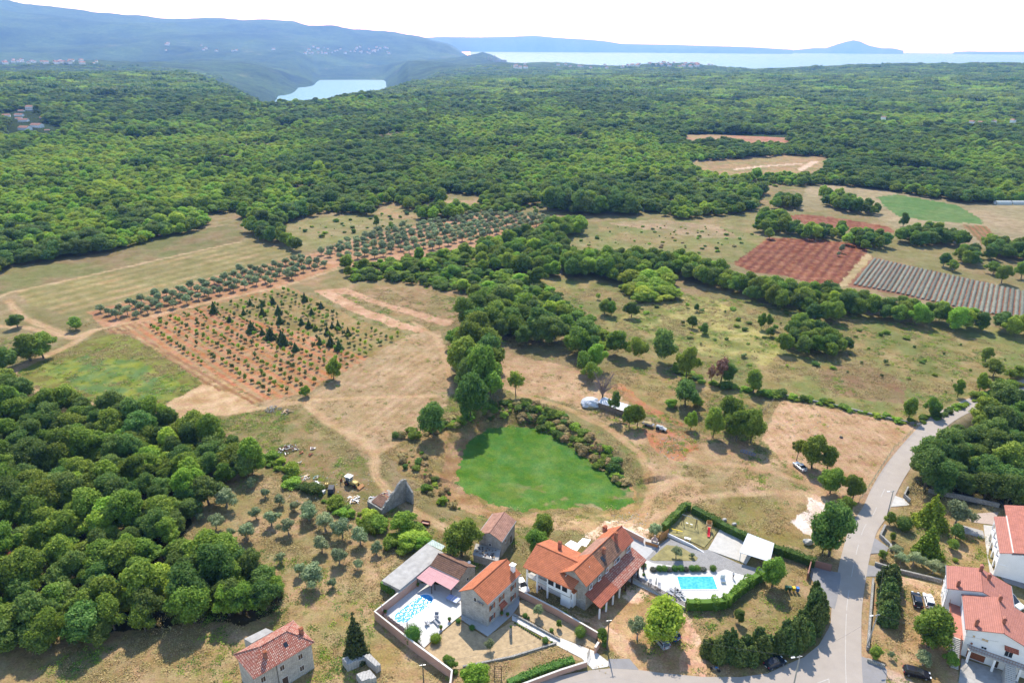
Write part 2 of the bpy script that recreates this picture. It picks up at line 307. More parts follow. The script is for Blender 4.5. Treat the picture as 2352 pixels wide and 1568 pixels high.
RG('gravel_drive', (240, 208, 178), (222, 182, 146), 'T3', 1530,860, 1660,950, 1710,1150, 1770,1330, 1790,1510, 1540,1480, 1575,1200, 1555,1000)
RG('gravel_drive', (214, 196, 172), (196, 172, 138), 'T4', 1085,1440, 1250,1485, 1350,1535, 1430,1650, 1075,1650)
RG('gravel_drive', (226, 198, 162), (206, 172, 130), 'T4', 1205,570, 1630,690, 1605,750, 1215,660)
RG('gravel_drive', (226, 200, 168), (206, 176, 138), 'R4', 340,1400, 450,1420, 640,1500, 760,1530, 860,1600, 700,1600, 520,1560, 400,1500)
RG('limestone_spill', (255, 252, 244), (240, 230, 212), 'T4', 215,80, 330,-20, 400,-130, 520,-60, 450,60, 420,190, 370,215, 290,160)
TRACKS = [ ([q(*v) for v in (('T4',722,1640),('T4',722,900),('T4',805,400),('R4',978,1568),('R4',1175,1180),('R4',1330,980),('R4',1500,795),('R4',1900,565),('R4',2600,330))], 8.6, (196, 172, 136)),
  # pale wheel tracks worn in the ground: points, width m, colour
 (P(-60,705, 20,672, 100,655, 250,622, 400,588, 552,555), 2.4, (206, 182, 142)),
 (P(20,690, 45,725, 100,748, 165,775), 4, (198, 172, 130)),
 (P(-60,745, 60,752, 165,775, 215,758, 290,742, 400,712, 520,684, 650,658, 770,618), 3.2, (202, 174, 132)),
 (P(215,758, 165,790, 100,820, 35,848, 12,872), 4, (204, 176, 136)),
 (P(-20,880, 60,890, 160,918, 300,945, 430,958, 560,945, 700,918, 850,912, 1000,908), 2.2, (206, 180, 138)),
 (P(700,925, 760,975, 830,1010, 862,1040, 860,1090, 900,1140, 960,1180, 1030,1215), 3, (200, 174, 132)),
 (P(990,975, 900,1020, 862,1040), 2.5, (198, 172, 132)),
 (P(950,740, 1000,770, 1025,830, 1040,900), 2.2, (196, 170, 130)),
 (P(1190,905, 1300,935, 1400,985, 1470,1040, 1500,1110, 1480,1170, 1440,1200), 2.5, (196, 166, 122)),
 (P(1500,1190, 1600,1140, 1760,1130, 1880,1132, 1960,1165), 2.4, (196, 170, 130)),
 (P(1580,1060, 1700,1068, 1800,1090, 1900,1130), 2.2, (190, 162, 122)),
 (P(1350,1440, 1420,1470, 1460,1540, 1500,1568), 3, (206, 176, 134)),
]
WHITE_TRACKS = [(P(1690,389, 1750,382, 1842,376), 4), (P(1838,390, 1872,371), 5), (P(1576,372, 1680,364, 1790,357), 4)]

def field_colour(X, Y, Z, n):
    col = np.zeros((n, 3)); cat = np.zeros(n, int)
    nx = (fbm(X / 3, Y / 3, 21, 3) - .5) * 3.0; ny = (fbm(X / 3, Y / 3, 31, 3) - .5) * 3.0
    dist = np.hypot(X, Y)
    vx, vy = proj(X + nx, Y + ny, np.zeros(n))
    names = []
    for name, poly, ca, cb, sc, fur in REG:
        if name not in names: names.append(name)
        if poly is None: m = np.ones(n, bool)
        elif poly == 'bowl': m = inside(bowl, X + nx * 1.5, Y + ny * 1.5)
        else: m = inside(poly, vx, vy)
        if not m.any(): continue
        a, b = np.array(ph(*ca)), np.array(ph(*cb))
        t = fbm(X[m] / sc, Y[m] / sc, len(names) * 5, 4); t = np.clip((t - .35) / .3, 0, 1)[:, None]
        c = a * (1 - t) + b * t
        if fur:
            per, cf, p0, p1, sh = fur
            g0, g1 = plane(p0), plane(p1); d = (g1 - g0).normalized()
            s = (X[m] - g0.x) * -d.y + (Y[m] - g0.y) * d.x + nx[m] * .12
            k = (0.5 + 0.5 * np.cos(2 * math.pi * s / per)) ** 1.5 * sh * 1.6
            k = np.clip(k * (0.5 + fbm(X[m] / 5, Y[m] / 5, 71, 2)), 0, 1)[:, None]
            c = c * (1 - k) + np.array(ph(*cf)) * k
        if name == 'green_crop' and poly == 'bowl':
            bare = np.clip((fbm(X[m] / 7 + 3, Y[m] / 5, 77, 4) - .60) / .08, 0, 1) * np.clip((bcy + 4 - Y[m]) / 10, 0, 1) * np.clip((X[m] - bcx + 8) / 10, .15, 1)
            bare = bare[:, None]; c = c * (1 - bare) + np.array(ph(184, 160, 112)) * bare
        col[m] = c; cat[m] = names.index(name)
    # big soft tone drift and green flushes
    t = np.clip((fbm(X / 22, Y / 22, 91, 4) - .5) * 4, -1, 1)[:, None]
    notg = ~np.isin(cat, [names.index('green_crop'), names.index('forest_floor')])
    col[notg] *= (1 + .10 * t[notg])
    gr = np.clip((fbm(X / 9, Y / 9, 95, 4) - .53) / .1, 0, 1)[:, None] * .42
    mm = np.isin(cat, [names.index(k) for k in ('meadow', 'grass_field', 'yard_ground', 'lawn', 'orchard_ground', 'rough_ground')])
    col[mm] = col[mm] * (1 - gr[mm]) + np.array(ph(130, 136, 80)) * gr[mm]
    for pts, wd, c in TRACKS:
        gp = [plane(p) for p in pts]
        x0, x1 = min(p.x for p in gp) - 6, max(p.x for p in gp) + 6; y0, y1 = min(p.y for p in gp) - 6, max(p.y for p in gp) + 6
        m = (X > x0) & (X < x1) & (Y > y0) & (Y < y1)
        if not m.any(): continue
        d = pdist(gp, X[m] + nx[m] * .5, Y[m] + ny[m] * .5, False)
        k = np.clip(1.25 - d / (wd / 2), 0, 1) * (.85 + .5 * fbm(X[m] / 2, Y[m] / 2, 41, 2)) * (1 - .45 * np.exp(-(d / .35) ** 2))
        k = np.clip(k, 0, 1)[:, None]
        col[m] = col[m] * (1 - k) + np.array(ph(*c)) * k
        cc = cat[m]; cc[(d < wd / 2)] = names.index('dirt_track'); cat[m] = cc
    for pts, wd in WHITE_TRACKS:
        gp = [plane(p) for p in pts]; m = pdist(gp, X, Y, False) < wd / 2 + 1
        col[m] = ph(225, 205, 180); cat[m] = names.index('dirt_track')
    col[notg] *= np.array([1.36, 1.12, 1.06])
    col *= (1 + (rng.random((n, 1)) - .5) * .10)
    return col, cat, names

OPEN = []   # filled below: survey outlines where no wood grows

def polar_mesh(rad, na, a0, a1):
    az = np.linspace(a0, a1, na); RR, AA = np.meshgrid(rad, az, indexing='ij')
    X = (RR * np.sin(AA)).ravel(); Y = (RR * np.cos(AA)).ravel()
    return X, Y, len(rad), na
def grid_faces(nr, na):
    i = np.arange(nr - 1)[:, None] * na + np.arange(na - 1)[None, :]
    i = i.ravel()
    return np.stack([i, i + 1, i + na + 1, i + na], 1)[:, ::-1]
def mesh_np(name, V, Fq, mat, attrs=None, smooth=False):
    me = bpy.data.meshes.new(name); nv, nf, k = len(V), len(Fq), Fq.shape[1]
    me.vertices.add(nv); me.vertices.foreach_set('co', np.asarray(V, np.float32).ravel())
    me.loops.add(nf * k); me.loops.foreach_set('vertex_index', Fq.astype(np.int32).ravel())
    me.polygons.add(nf); me.polygons.foreach_set('loop_start', np.arange(0, nf * k, k, dtype=np.int32)); me.polygons.foreach_set('loop_total', np.full(nf, k, np.int32))
    if smooth: me.polygons.foreach_set('use_smooth', np.ones(nf, bool))
    for an, tp, dom, arr in attrs or []:
        a = me.attributes.new(an, tp, dom)
        a.data.foreach_set({'FLOAT_COLOR': 'color', 'FLOAT': 'value', 'INT': 'value'}[tp], np.ascontiguousarray(arr, np.int32 if tp == 'INT' else np.float32).ravel())
    if mat: me.materials.append(mat)
    me.update(calc_edges=True)
    return me
def top(name, data, label=None, cat=None, group=None, kind=None, loc=(0, 0, 0)):
    o = bpy.data.objects.new(name, data); C.objects.link(o); o.location = loc
    if label: o['label'] = label
    if cat: o['category'] = cat
    if group: o['group'] = group
    if kind: o['kind'] = kind
    return o

QUICK = False
rows = [40.0, 55.0, 70.0]
yy = 1660.0
while True:
    d = pray((1176, yy)); r = H / -d[2] * math.hypot(d[0], d[1])
    if r > rows[-1]: rows.append(r)
    if r > 1000: break
    yy -= 2.2
rad = np.array(rows)
X, Y, nr, na = polar_mesh(rad, 1150, R(-46), R(46))
Z = terr(X, Y)
# furrows and roughness as real relief
dist = np.hypot(X, Y)
Z = Z - fbm(X / 1.3, Y / 1.3, 61, 2) * .14 * (dist < 500)
GC, GCAT, GNAMES = field_colour(X, Y, Z, len(X))
Vv = np.stack([X, Y, Z], 1); Fq = grid_faces(nr, na)
fc = GCAT[Fq[:, 0]]
for ci, nm in enumerate(GNAMES):
    fsel = Fq[fc == ci]
    if not len(fsel): continue
    used = np.unique(fsel); re = np.zeros(len(Vv), np.int64); re[used] = np.arange(len(used))
    c4 = np.concatenate([GC[used], np.ones((len(used), 1))], 1)
    me = mesh_np(nm, Vv[used], re[fsel], GM, [('col', 'FLOAT_COLOR', 'POINT', c4)], True)
    top('ground' if nm == 'meadow' else nm, me, kind='structure')
del Vv, Fq, fc

# far land
def far_mat():
    m, N, L = new_mat('far_woodland')
    p = node(N, 'ShaderNodeBsdfPrincipled'); p.inputs['Roughness'].default_value = .95; p.inputs['Specular IOR Level'].default_value = .05
    tc = node(N, 'ShaderNodeTexCoord')
    def nz(s, d, r=.6):
        n = node(N, 'ShaderNodeTexNoise'); n.inputs['Scale'].default_value = s; n.inputs['Detail'].default_value = d; n.inputs['Roughness'].default_value = r
        L.new(tc.outputs['Object'], n.inputs['Vector']); return n
    n1 = nz(.022, 8, .88); n2 = nz(.0035, 6, .7); n3 = nz(.0016, 7, .7)
    cr_ = node(N, 'ShaderNodeValToRGB'); e = cr_.color_ramp.elements
    e[0].position = .3; e[0].color = rgb((.018, .038, .014)); e[1].position = .7; e[1].color = rgb((.095, .150, .042))
    L.new(n1.outputs[0], cr_.inputs[0])
    c2 = node(N, 'ShaderNodeValToRGB'); e = c2.color_ramp.elements
    e[0].position = .60; e[0].color = rgb((0, 0, 0)); e[1].position = .68; e[1].color = rgb((1, 1, 1))
    L.new(n2.outputs[0], c2.inputs[0])
    sc = node(N, 'ShaderNodeMath', operation='MULTIPLY'); sc.inputs[1].default_value = .45; L.new(c2.outputs[0], sc.inputs[0])
    mx = node(N, 'ShaderNodeMix', data_type='RGBA'); mx.inputs['B'].default_value = rgb((.17, .17, .10))
    L.new(sc.outputs[0], mx.inputs['Factor']); L.new(cr_.outputs[0], mx.inputs['A'])
    mr = node(N, 'ShaderNodeMapRange'); mr.inputs[1].default_value = .35; mr.inputs[2].default_value = .65; mr.inputs[3].default_value = .5; mr.inputs[4].default_value = 1.5
    L.new(n3.outputs[0], mr.inputs[0])
    vm = node(N, 'ShaderNodeVectorMath', operation='SCALE'); L.new(mx.outputs['Result'], vm.inputs[0]); L.new(mr.outputs[0], vm.inputs['Scale'])
    L.new(vm.outputs[0], p.inputs['Base Color'])
    b = node(N, 'ShaderNodeBump'); b.inputs['Strength'].default_value = 1; b.inputs['Distance'].default_value = 14
    L.new(n1.outputs[0], b.inputs['Height']); L.new(b.outputs[0], p.inputs['Normal'])
    out(m, p.outputs[0]); return m
FM = far_mat()
rad = [960.0]
while rad[-1] < 14000: rad.append(rad[-1] * 1.009)
X, Y, nr, na = polar_mesh(np.array(rad), 900, R(-46), R(46))
Z = terr(X, Y) - np.clip((1010 - np.hypot(X, Y)) / 40, 0, 1) * 1.5
d = np.hypot(X, Y)
can = np.clip((d - 3300) / 600, 0, 1) * (Z > -149)
Z = Z + can * (4 + 7 * fbm(X / 35, Y / 35, 15, 3) * np.clip((Z + 150) / 8, 0, 1))
me = mesh_np('hills', np.stack([X, Y, Z], 1), grid_faces(nr, na), FM, None, True)
top('hills', me, kind='structure')

# sea and bay
def water_mat(name, c, rough, sc, bump, dist_):
    m, N, L = new_mat(name); p = node(N, 'ShaderNodeBsdfPrincipled'); p.inputs['Base Color'].default_value = rgb(c); p.inputs['Roughness'].default_value = rough
    p.inputs['IOR'].default_value = 1.33; p.inputs['Specular IOR Level'].default_value = .3
    tc = node(N, 'ShaderNodeTexCoord'); n = node(N, 'ShaderNodeTexNoise'); n.inputs['Scale'].default_value = sc; n.inputs['Detail'].default_value = 5
    L.new(tc.outputs['Object'], n.inputs['Vector']); b = node(N, 'ShaderNodeBump'); b.inputs['Strength'].default_value = bump; b.inputs['Distance'].default_value = dist_
    L.new(n.outputs[0], b.inputs['Height']); L.new(b.outputs[0], p.inputs['Normal']); out(m, p.outputs[0]); return m
SEA = water_mat('sea_water', (.05, .20, .30), .34, .05, .35, 1.0)
for nm_, r0_, r1_, z_, a0_, a1_ in (('bay_water', 2000, 7500, -150.0, -30, 5), ('sea', 5300, 27000, -60.0, -3.2, 60)):
    X, Y, nr, na = polar_mesh(np.geomspace(r0_, r1_, 24), 60, R(a0_), R(a1_))
    top(nm_, mesh_np(nm_, np.stack([X, Y, np.full(len(X), z_)], 1), grid_faces(nr, na), SEA), kind='structure')
# islands on the horizon: ridges with a front and a back slope
def island(name, sky_pts, D, base):
    pts = sorted(sky_pts); xs = np.linspace(pts[0][0], pts[-1][0], 160)
    ys = np.interp(xs, [p[0] for p in pts], [p[1] for p in pts])
    V = []; rows_ = 9
    for j in range(rows_):
        t = j / (rows_ - 1); prof = math.sin(math.pi * t)
        for x_, y_ in zip(xs, ys):
            d = pray((x_, y_)); h = math.hypot(d[0], d[1]); z = H + d[2] / h * D
            rr_ = D + (t - .5) * 1600 * (1 if prof else 1)
            zz = -62 + (z + 62) * prof ** .8
            if 0 < t < 1: zz += (float(vnoise(np.array([x_ / 9]), np.array([t * 9]), 5)[0]) - .5) * .12 * (z + 62)
            if t == .5: zz = z
            V.append((d[0] / h * rr_, d[1] / h * rr_, max(zz, -62)))
    me = mesh_np(name, np.array(V), grid_faces(rows_, 160), FM, None, True)
    return top(name, me, kind='structure')
island('island_hills', P(900,92, 960,88.5, 1010,85, 1100,86, 1176,84.5, 1228,82, 1271,86.5, 1361,92, 1400,96, 1426,101, 1546,103, 1600,105, 1676,107, 1741,109.5, 1821,114.5), 20500, 0)
island('island_mountain', P(1820,116, 1846,113, 1870,110.5, 1896,111, 1926,101, 1943,96, 1961,92.5, 1976,95.5, 1985,100, 1996,105, 2010,108, 2026,111, 2050,111, 2076,117), 23000, 0)
island('low_island', P(2190,119.7, 2225,118.4, 2260,118.9, 2320,119.0, 2380,118.6, 2420,119.5), 24500, 0)
# ------------------------------------------------------------------ vegetation
def leaf_mat(name, c1, c2, trans=.42, var=.18):
    m, N, L = new_mat(name)
    at = node(N, 'ShaderNodeAttribute', attribute_name='v'); oi = node(N, 'ShaderNodeObjectInfo')
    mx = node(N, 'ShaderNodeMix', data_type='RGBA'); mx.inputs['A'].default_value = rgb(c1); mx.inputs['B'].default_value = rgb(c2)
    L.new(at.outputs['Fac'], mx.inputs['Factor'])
    a = node(N, 'ShaderNodeMapRange'); a.inputs[3].default_value = 1 - var * 1.4; a.inputs[4].default_value = 1 + var * 1.6; L.new(oi.outputs['Random'], a.inputs[0])
    ml = node(N, 'ShaderNodeMath', operation='MULTIPLY'); ml.inputs[1].default_value = 7.31; L.new(oi.outputs['Random'], ml.inputs[0])
    fr = node(N, 'ShaderNodeMath', operation='FRACT'); L.new(ml.outputs[0], fr.inputs[0])
    hu = node(N, 'ShaderNodeMapRange'); hu.inputs[3].default_value = .478; hu.inputs[4].default_value = .522; L.new(fr.outputs[0], hu.inputs[0])
    hs = node(N, 'ShaderNodeHueSaturation'); L.new(mx.outputs['Result'], hs.inputs['Color']); L.new(a.outputs[0], hs.inputs['Value']); L.new(hu.outputs[0], hs.inputs['Hue'])
    p = node(N, 'ShaderNodeBsdfPrincipled'); p.inputs['Roughness'].default_value = .6; p.inputs['Specular IOR Level'].default_value = .12
    L.new(hs.outputs[0], p.inputs['Base Color'])
    tr = node(N, 'ShaderNodeBsdfTranslucent'); L.new(hs.outputs[0], tr.inputs['Color'])
    ms = node(N, 'ShaderNodeMixShader'); ms.inputs[0].default_value = trans
    L.new(p.outputs[0], ms.inputs[1]); L.new(tr.outputs[0], ms.inputs[2]); out(m, ms.outputs[0]); return m
LM = {
 'mid': leaf_mat('leaf_mid', (0.130, 0.217, 0.027), (0.319, 0.413, 0.065)),
 'dark': leaf_mat('leaf_dark', (0.090, 0.175, 0.035), (0.219, 0.307, 0.070)),
 'light': leaf_mat('leaf_light', (0.198, 0.326, 0.033), (0.422, 0.559, 0.077)),
 'lime': leaf_mat('leaf_lime', (0.257, 0.358, 0.029), (0.472, 0.572, 0.086)),
 'olive': leaf_mat('leaf_olive', (.20, .255, .105), (.39, .45, .24), .3),
 'conifer': leaf_mat('leaf_conifer', (0.048, 0.083, 0.030), (0.127, 0.178, 0.052), .15),
 'thuja': leaf_mat('leaf_thuja', (.066, .110, .028), (.185, .240, .060), .18),
 'gold': leaf_mat('leaf_gold', (0.130, 0.195, 0.016), (0.338, 0.403, 0.039), .2),
 'hedge': leaf_mat('leaf_hedge', (0.065, 0.143, 0.021), (0.176, 0.273, 0.046), .2),
 'rust': leaf_mat('leaf_rust', (0.260, 0.130, 0.078), (0.416, 0.234, 0.156), .15),
 'dry': leaf_mat('leaf_dry', (0.312, 0.234, 0.091), (0.520, 0.403, 0.182), .2),
 'lavender': leaf_mat('leaf_lavender', (.105, .11, .075), (.19, .19, .145), .1),
}
BARK = plain('bark', (.12, .10, .075), .9, var=.3, scale=3)
BARKG = plain('grey_bark', (.22, .20, .18), .9, var=.3, scale=3)

def ico(cx, cy, cz, rx, ry, rz, seed=0, amp=.2, sub=2):
    bm = bmesh.new(); bmesh.ops.create_icosphere(bm, subdivisions=sub, radius=1)
    co = np.array([v.co[:] for v in bm.verts]); fa = np.array([[v.index for v in f.verts] for f in bm.faces]); bm.free()
    n = vnoise(co[:, 0] * 2.3 + 9 + seed, co[:, 1] * 2.3 + co[:, 2] * 3.1 + 7, seed) - .5
    co = co * (1 + n[:, None] * amp * 2)
    return co * np.array([rx, ry, rz]) + np.array([cx, cy, cz]), fa
def cards(pts, nor, size, r):
    n = len(pts)
    nor = nor + r.normal(0, .55, (n, 3)); nor /= np.linalg.norm(nor, axis=1)[:, None] + 1e-9
    t = r.normal(0, 1, (n, 3)); t -= nor * (t * nor).sum(1)[:, None]; t /= np.linalg.norm(t, axis=1)[:, None] + 1e-9
    b = np.cross(nor, t)
    s = size * (r.uniform(.55, 1.25, (n, 1)))
    V = np.stack([pts + t * s * .62, pts + b * s * .42 + nor * s * .12, pts - t * s * .55, pts - b * s * .42 + nor * s * .12], 1).reshape(-1, 3)
    return V
def crown(name, lumps, n, size, mat, seed, core=.74, up=0.15, amp=.22, sub=2):
    """a crown: many small leaf sprays on and around noisy lumps, denser masses inside"""
    r = np.random.default_rng(seed); lumps = np.array(lumps, float)
    wgt = (lumps[:, 3] * lumps[:, 4] + lumps[:, 3] * lumps[:, 5]); wgt /= wgt.sum()
    k = r.choice(len(lumps), n * 2, p=wgt); d = r.normal(0, 1, (n * 2, 3)); d[:, 2] += up; d /= np.linalg.norm(d, axis=1)[:, None]
    rad_ = r.uniform(.62, 1.20, (n * 2, 1)) * (1 + (vnoise(d[:, 0] * 3 + k * 5 + 20, d[:, 1] * 3 + d[:, 2] * 4 + 20, seed)[:, None] - .5) * .35)
    P_ = lumps[k, :3] + d * lumps[k, 3:6] * rad_
    keep = np.ones(len(P_), bool)
    for j in range(len(lumps)):
        e = (((P_ - lumps[j, :3]) / (lumps[j, 3:6] * .70)) ** 2).sum(1) < 1
        keep &= ~(e & (k != j))
    P_ = P_[keep][:n]; d = d[keep][:n]
    V = cards(P_, d, size, r); m = len(P_)
    Fc = np.arange(m * 4).reshape(m, 4)
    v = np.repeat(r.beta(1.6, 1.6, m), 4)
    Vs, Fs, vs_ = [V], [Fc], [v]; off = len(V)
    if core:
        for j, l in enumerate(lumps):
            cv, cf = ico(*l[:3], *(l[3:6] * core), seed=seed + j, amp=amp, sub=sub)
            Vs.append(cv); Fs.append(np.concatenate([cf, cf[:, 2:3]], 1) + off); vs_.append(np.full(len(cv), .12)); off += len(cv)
    V = np.concatenate(Vs); v = np.concatenate(vs_)
    # quads and triangles in one mesh
    quads = Fs[0]; tris = [f[:, :3] for f in Fs[1:]]; tris = np.concatenate(tris) if tris else np.zeros((0, 3), int)
    me = bpy.data.meshes.new(name)
    me.vertices.add(len(V)); me.vertices.foreach_set('co', V.astype(np.float32).ravel())
    nl = quads.size + tris.size; me.loops.add(nl); me.loops.foreach_set('vertex_index', np.concatenate([quads.ravel(), tris.ravel()]).astype(np.int32))
    nf = len(quads) + len(tris); me.polygons.add(nf)
    ls = np.concatenate([np.arange(0, quads.size, 4), quads.size + np.arange(0, tris.size, 3)]).astype(np.int32)
    me.polygons.foreach_set('loop_start', ls); me.polygons.foreach_set('loop_total', np.concatenate([np.full(len(quads), 4), np.full(len(tris), 3)]).astype(np.int32))
    a = me.attributes.new('v', 'FLOAT', 'POINT'); a.data.foreach_set('value', v.astype(np.float32))
    me.materials.append(mat); me.update(calc_edges=True)
    return me
def tube_pts(path, radii, sides=7):
    V = []; Fc = []
    n = len(path)
    for i, (p, r) in enumerate(zip(path, radii)):
        p = Vector(p); a = Vector(path[max(i - 1, 0)]); b = Vector(path[min(i + 1, n - 1)])
        t = (b - a).normalized() if (b - a).length > 1e-6 else Vector((0, 0, 1))
        u = t.orthogonal().normalized(); w_ = t.cross(u)
        for k in range(sides):
            an = 2 * math.pi * k / sides; V.append(p + (u * math.cos(an) + w_ * math.sin(an)) * r)
    for i in range(n - 1):
        for k in range(sides):
            a = i * sides + k; b = i * sides + (k + 1) % sides; Fc.append((a, b, b + sides, a + sides))
    Fc.append(tuple(range(sides))[::-1]); Fc.append(tuple(range((n - 1) * sides, n * sides)))
    return V, Fc
def trunk_mesh(name, h, r, limbs, mat, seed=0, spread=1.6, lh=None):
    rd = random.Random(seed); V = []; Fc = []
    def add(path, radii, s=6):
        v, f = tube_pts(path, radii, s); o = len(V); V.extend(v); Fc.extend([tuple(i + o for i in g) for g in f])
    lean = (rd.uniform(-.1, .1) * h, rd.uniform(-.1, .1) * h)
    add([(0, 0, -.25), (0, 0, .1), (lean[0] * .5, lean[1] * .5, h * .55), (lean[0], lean[1], h)], [r * 1.5, r * 1.15, r * .85, r * .6])
    lh = lh or h * .9
    for i in range(limbs):
        a = 2 * math.pi * (i + rd.random() * .5) / limbs; s = spread * rd.uniform(.7, 1.1)
        b = (lean[0] * .8, lean[1] * .8, h * rd.uniform(.75, .98))
        add([b, (b[0] + math.cos(a) * s * .5, b[1] + math.sin(a) * s * .5, b[2] + lh * .35), (b[0] + math.cos(a) * s, b[1] + math.sin(a) * s, b[2] + lh * .75)], [r * .5, r * .33, r * .12], 5)
    me = bpy.data.meshes.new(name); me.from_pydata([tuple(v) for v in V], [], Fc); me.materials.append(mat); me.update(); return me

def lumps_round(seed, R_, h0, h1, n, lr):
    r = np.random.default_rng(seed); out_ = [(0, 0, (h0 + h1) / 2, R_ * .55, R_ * .55, (h1 - h0) * .42)]
    for i in range(n):
        a = 2 * math.pi * (i + r.random() * .6) / n * 2.4; t = r.random(); wob = 1 + .26 * math.sin(2 * a + seed) + .18 * math.sin(3 * a + seed * 2.3)
        z = h0 + (h1 - h0) * (.2 + .68 * t); k = math.sin(math.pi * min(max((z - h0) / (h1 - h0) * .85 + .12, 0), 1)); rr_ = R_ * .66 * k * wob * r.uniform(.7, 1.12)
        s = lr * r.uniform(.6, 1.25); out_.append((math.cos(a) * rr_, math.sin(a) * rr_, z, s, s, s * r.uniform(.7, .95)))
    return out_
# ---- prototypes, all about 7 m tall, scaled as they are set out
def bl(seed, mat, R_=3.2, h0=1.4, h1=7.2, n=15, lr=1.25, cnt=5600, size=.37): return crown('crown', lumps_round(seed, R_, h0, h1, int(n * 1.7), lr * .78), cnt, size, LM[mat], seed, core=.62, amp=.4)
CR = {
 'mid': [bl(1, 'mid'), bl(2, 'mid', 3.5, 1.0, 6.8), bl(3, 'mid', 3.0, .7, 7.4, 17)],
 'dark': [bl(4, 'dark'), bl(5, 'dark', 3.6, .8, 7.0, 18), bl(6, 'dark', 3.1, .5, 7.4, 17)],
 'light': [bl(7, 'light', 3.2, .8), bl(8, 'light', 3.4, .5, 6.6, 16)],
 'lime': [bl(9, 'lime', 3.0, .2, 6.4, 14)],
 'open': [bl(10, 'mid', 3.3, 2.4, 7.4, 12, 1.0, 1700, .5), bl(11, 'dark', 3.0, 2.6, 7.6, 11, .95, 1500, .5)],
 'rust': [bl(12, 'rust', 2.6, 1.6, 6.8, 10, .9, 900, .4)],
 'bush': [bl(13, 'mid', 3.4, -.6, 4.6, 14, 1.3, 2200, .5), bl(14, 'light', 3.3, -.6, 4.2, 12, 1.3, 2000, .5), bl(15, 'dark', 3.3, -.6, 4.6, 13, 1.3, 2000, .5)],
 'drybush': [bl(16, 'dry', 3.2, -.6, 3.6, 12, 1.2, 1600, .5)],
 'olive': [crown('crown', lumps_round(20 + i, 2.7, 1.5, 5.4, 13, .95), 1700, .36, LM['olive'], 20 + i, core=.66) for i in range(3)],
 'ball': [crown('crown', [(0, 0, 2.6, 2.6, 2.6, 2.6)], 2600, .34, LM['hedge'], 30, core=.95, amp=.03, sub=3)],
 'goldball': [crown('crown', [(0, 0, 2.4, 2.6, 2.6, 2.4)], 2400, .36, LM['gold'], 31, core=.9, amp=.06, sub=3)],
 'lavender': [crown('crown', [(0, 0, 1.2, 2.2, 2.2, 1.4)], 900, .5, LM['lavender'], 32, core=.85)],
}
def cone_crown(seed, mat, R_, h0, h1, tiers, cnt, size, droop=.0, per=9, pw=.8):
    r = np.random.default_rng(seed); L_ = []
    for t in range(tiers):
        f = t / (tiers - 1); z = h0 + (h1 - h0) * f; rr_ = R_ * (1 - f) ** pw * r.uniform(.85, 1.15)
        k = max(3, int(per * (1 - f) + 3))
        for i in range(k):
            a = 2 * math.pi * (i + r.random() * .7) / k; q_ = rr_ * r.uniform(.55, .85); s = max(.22, rr_ * .36)
            L_.append((math.cos(a) * q_, math.sin(a) * q_, z - droop * q_ + r.uniform(-.15, .15), s, s, s * .62 + .12))
    for t in range(5):
        f = t / 5; L_.append((0, 0, h0 + (h1 - h0) * (f + .05), R_ * (1 - f) * .55 + .1, R_ * (1 - f) * .55 + .1, (h1 - h0) * .14))
    return crown('crown', L_, cnt, size, LM[mat], seed, core=.8, sub=1, up=.1)
CR['spruce'] = [cone_crown(40, 'conifer', 2.3, .8, 7.6, 11, 3400, .34, .22)]
CR['cypress'] = [cone_crown(41, 'thuja', 1.9, .3, 7.6, 10, 2600, .36), cone_crown(42, 'conifer', 2.0, .3, 7.4, 10, 2600, .36)]
CR['thuja'] = [cone_crown(43, 'thuja', 2.5, .2, 6.6, 9, 3400, .46, -.15, 8, .42), cone_crown(44, 'thuja', 2.6, .2, 6.2, 8, 3400, .46, -.15, 8, .36)]
CR['goldcone'] = [cone_crown(45, 'gold', 2.8, .2, 6.4, 9, 3200, .38)]
CR['sapling'] = [crown('foliage', lumps_round(50 + i, 1.0, .3, 2.2, 6, .42), 190, .30, LM[['mid', 'thuja', 'light'][i]], 50 + i, core=.6, sub=1) for i in range(3)]
bare = []
def bare_tree(seed, n=60):
    rd = random.Random(seed); V = []; Fc = []
    def add(path, radii, s=4):
        v, f = tube_pts(path, radii, s); o = len(V); V.extend(v); Fc.extend([tuple(i + o for i in g) for g in f])
    for i in range(n):
        a = rd.uniform(0, 6.28); s = rd.uniform(.8, 3.0); z0_ = rd.uniform(1.4, 2.4); z1_ = rd.uniform(3.4, 6.8)
        m_ = (math.cos(a) * s * .4, math.sin(a) * s * .4, z0_ + (z1_ - z0_) * .5); e_ = (math.cos(a) * s, math.sin(a) * s, z1_)
        add([(0, 0, z0_), m_, e_], [.07, .05, .02])
        for j in range(5):
            f = rd.uniform(.4, .95); b = [m_[k] + (e_[k] - m_[k]) * f for k in range(3)]
            add([b, (b[0] + rd.uniform(-.7, .7), b[1] + rd.uniform(-.7, .7), b[2] + rd.uniform(.1, .8))], [.03, .012], 3)
    me = bpy.data.meshes.new('branches'); me.from_pydata([tuple(v) for v in V], [], Fc); me.materials.append(plain('dead_twigs', (.26, .20, .18), .9)); me.update(); return me
CR['bare'] = [bare_tree(3)]
TK = {'tall': [trunk_mesh('trunk', 3.0, .20, 5, BARK, 1), trunk_mesh('trunk', 3.4, .17, 4, BARK, 2)],
      'short': [trunk_mesh('trunk', 1.7, .20, 4, BARKG, 3, 1.3, 1.6), trunk_mesh('trunk', 1.5, .22, 5, BARKG, 4, 1.4, 1.8)],
      'pole': [trunk_mesh('trunk', 5.8, .16, 0, BARK, 5)], 'twig': [trunk_mesh('trunk', .9, .05, 2, BARK, 6, .4, .6)]}
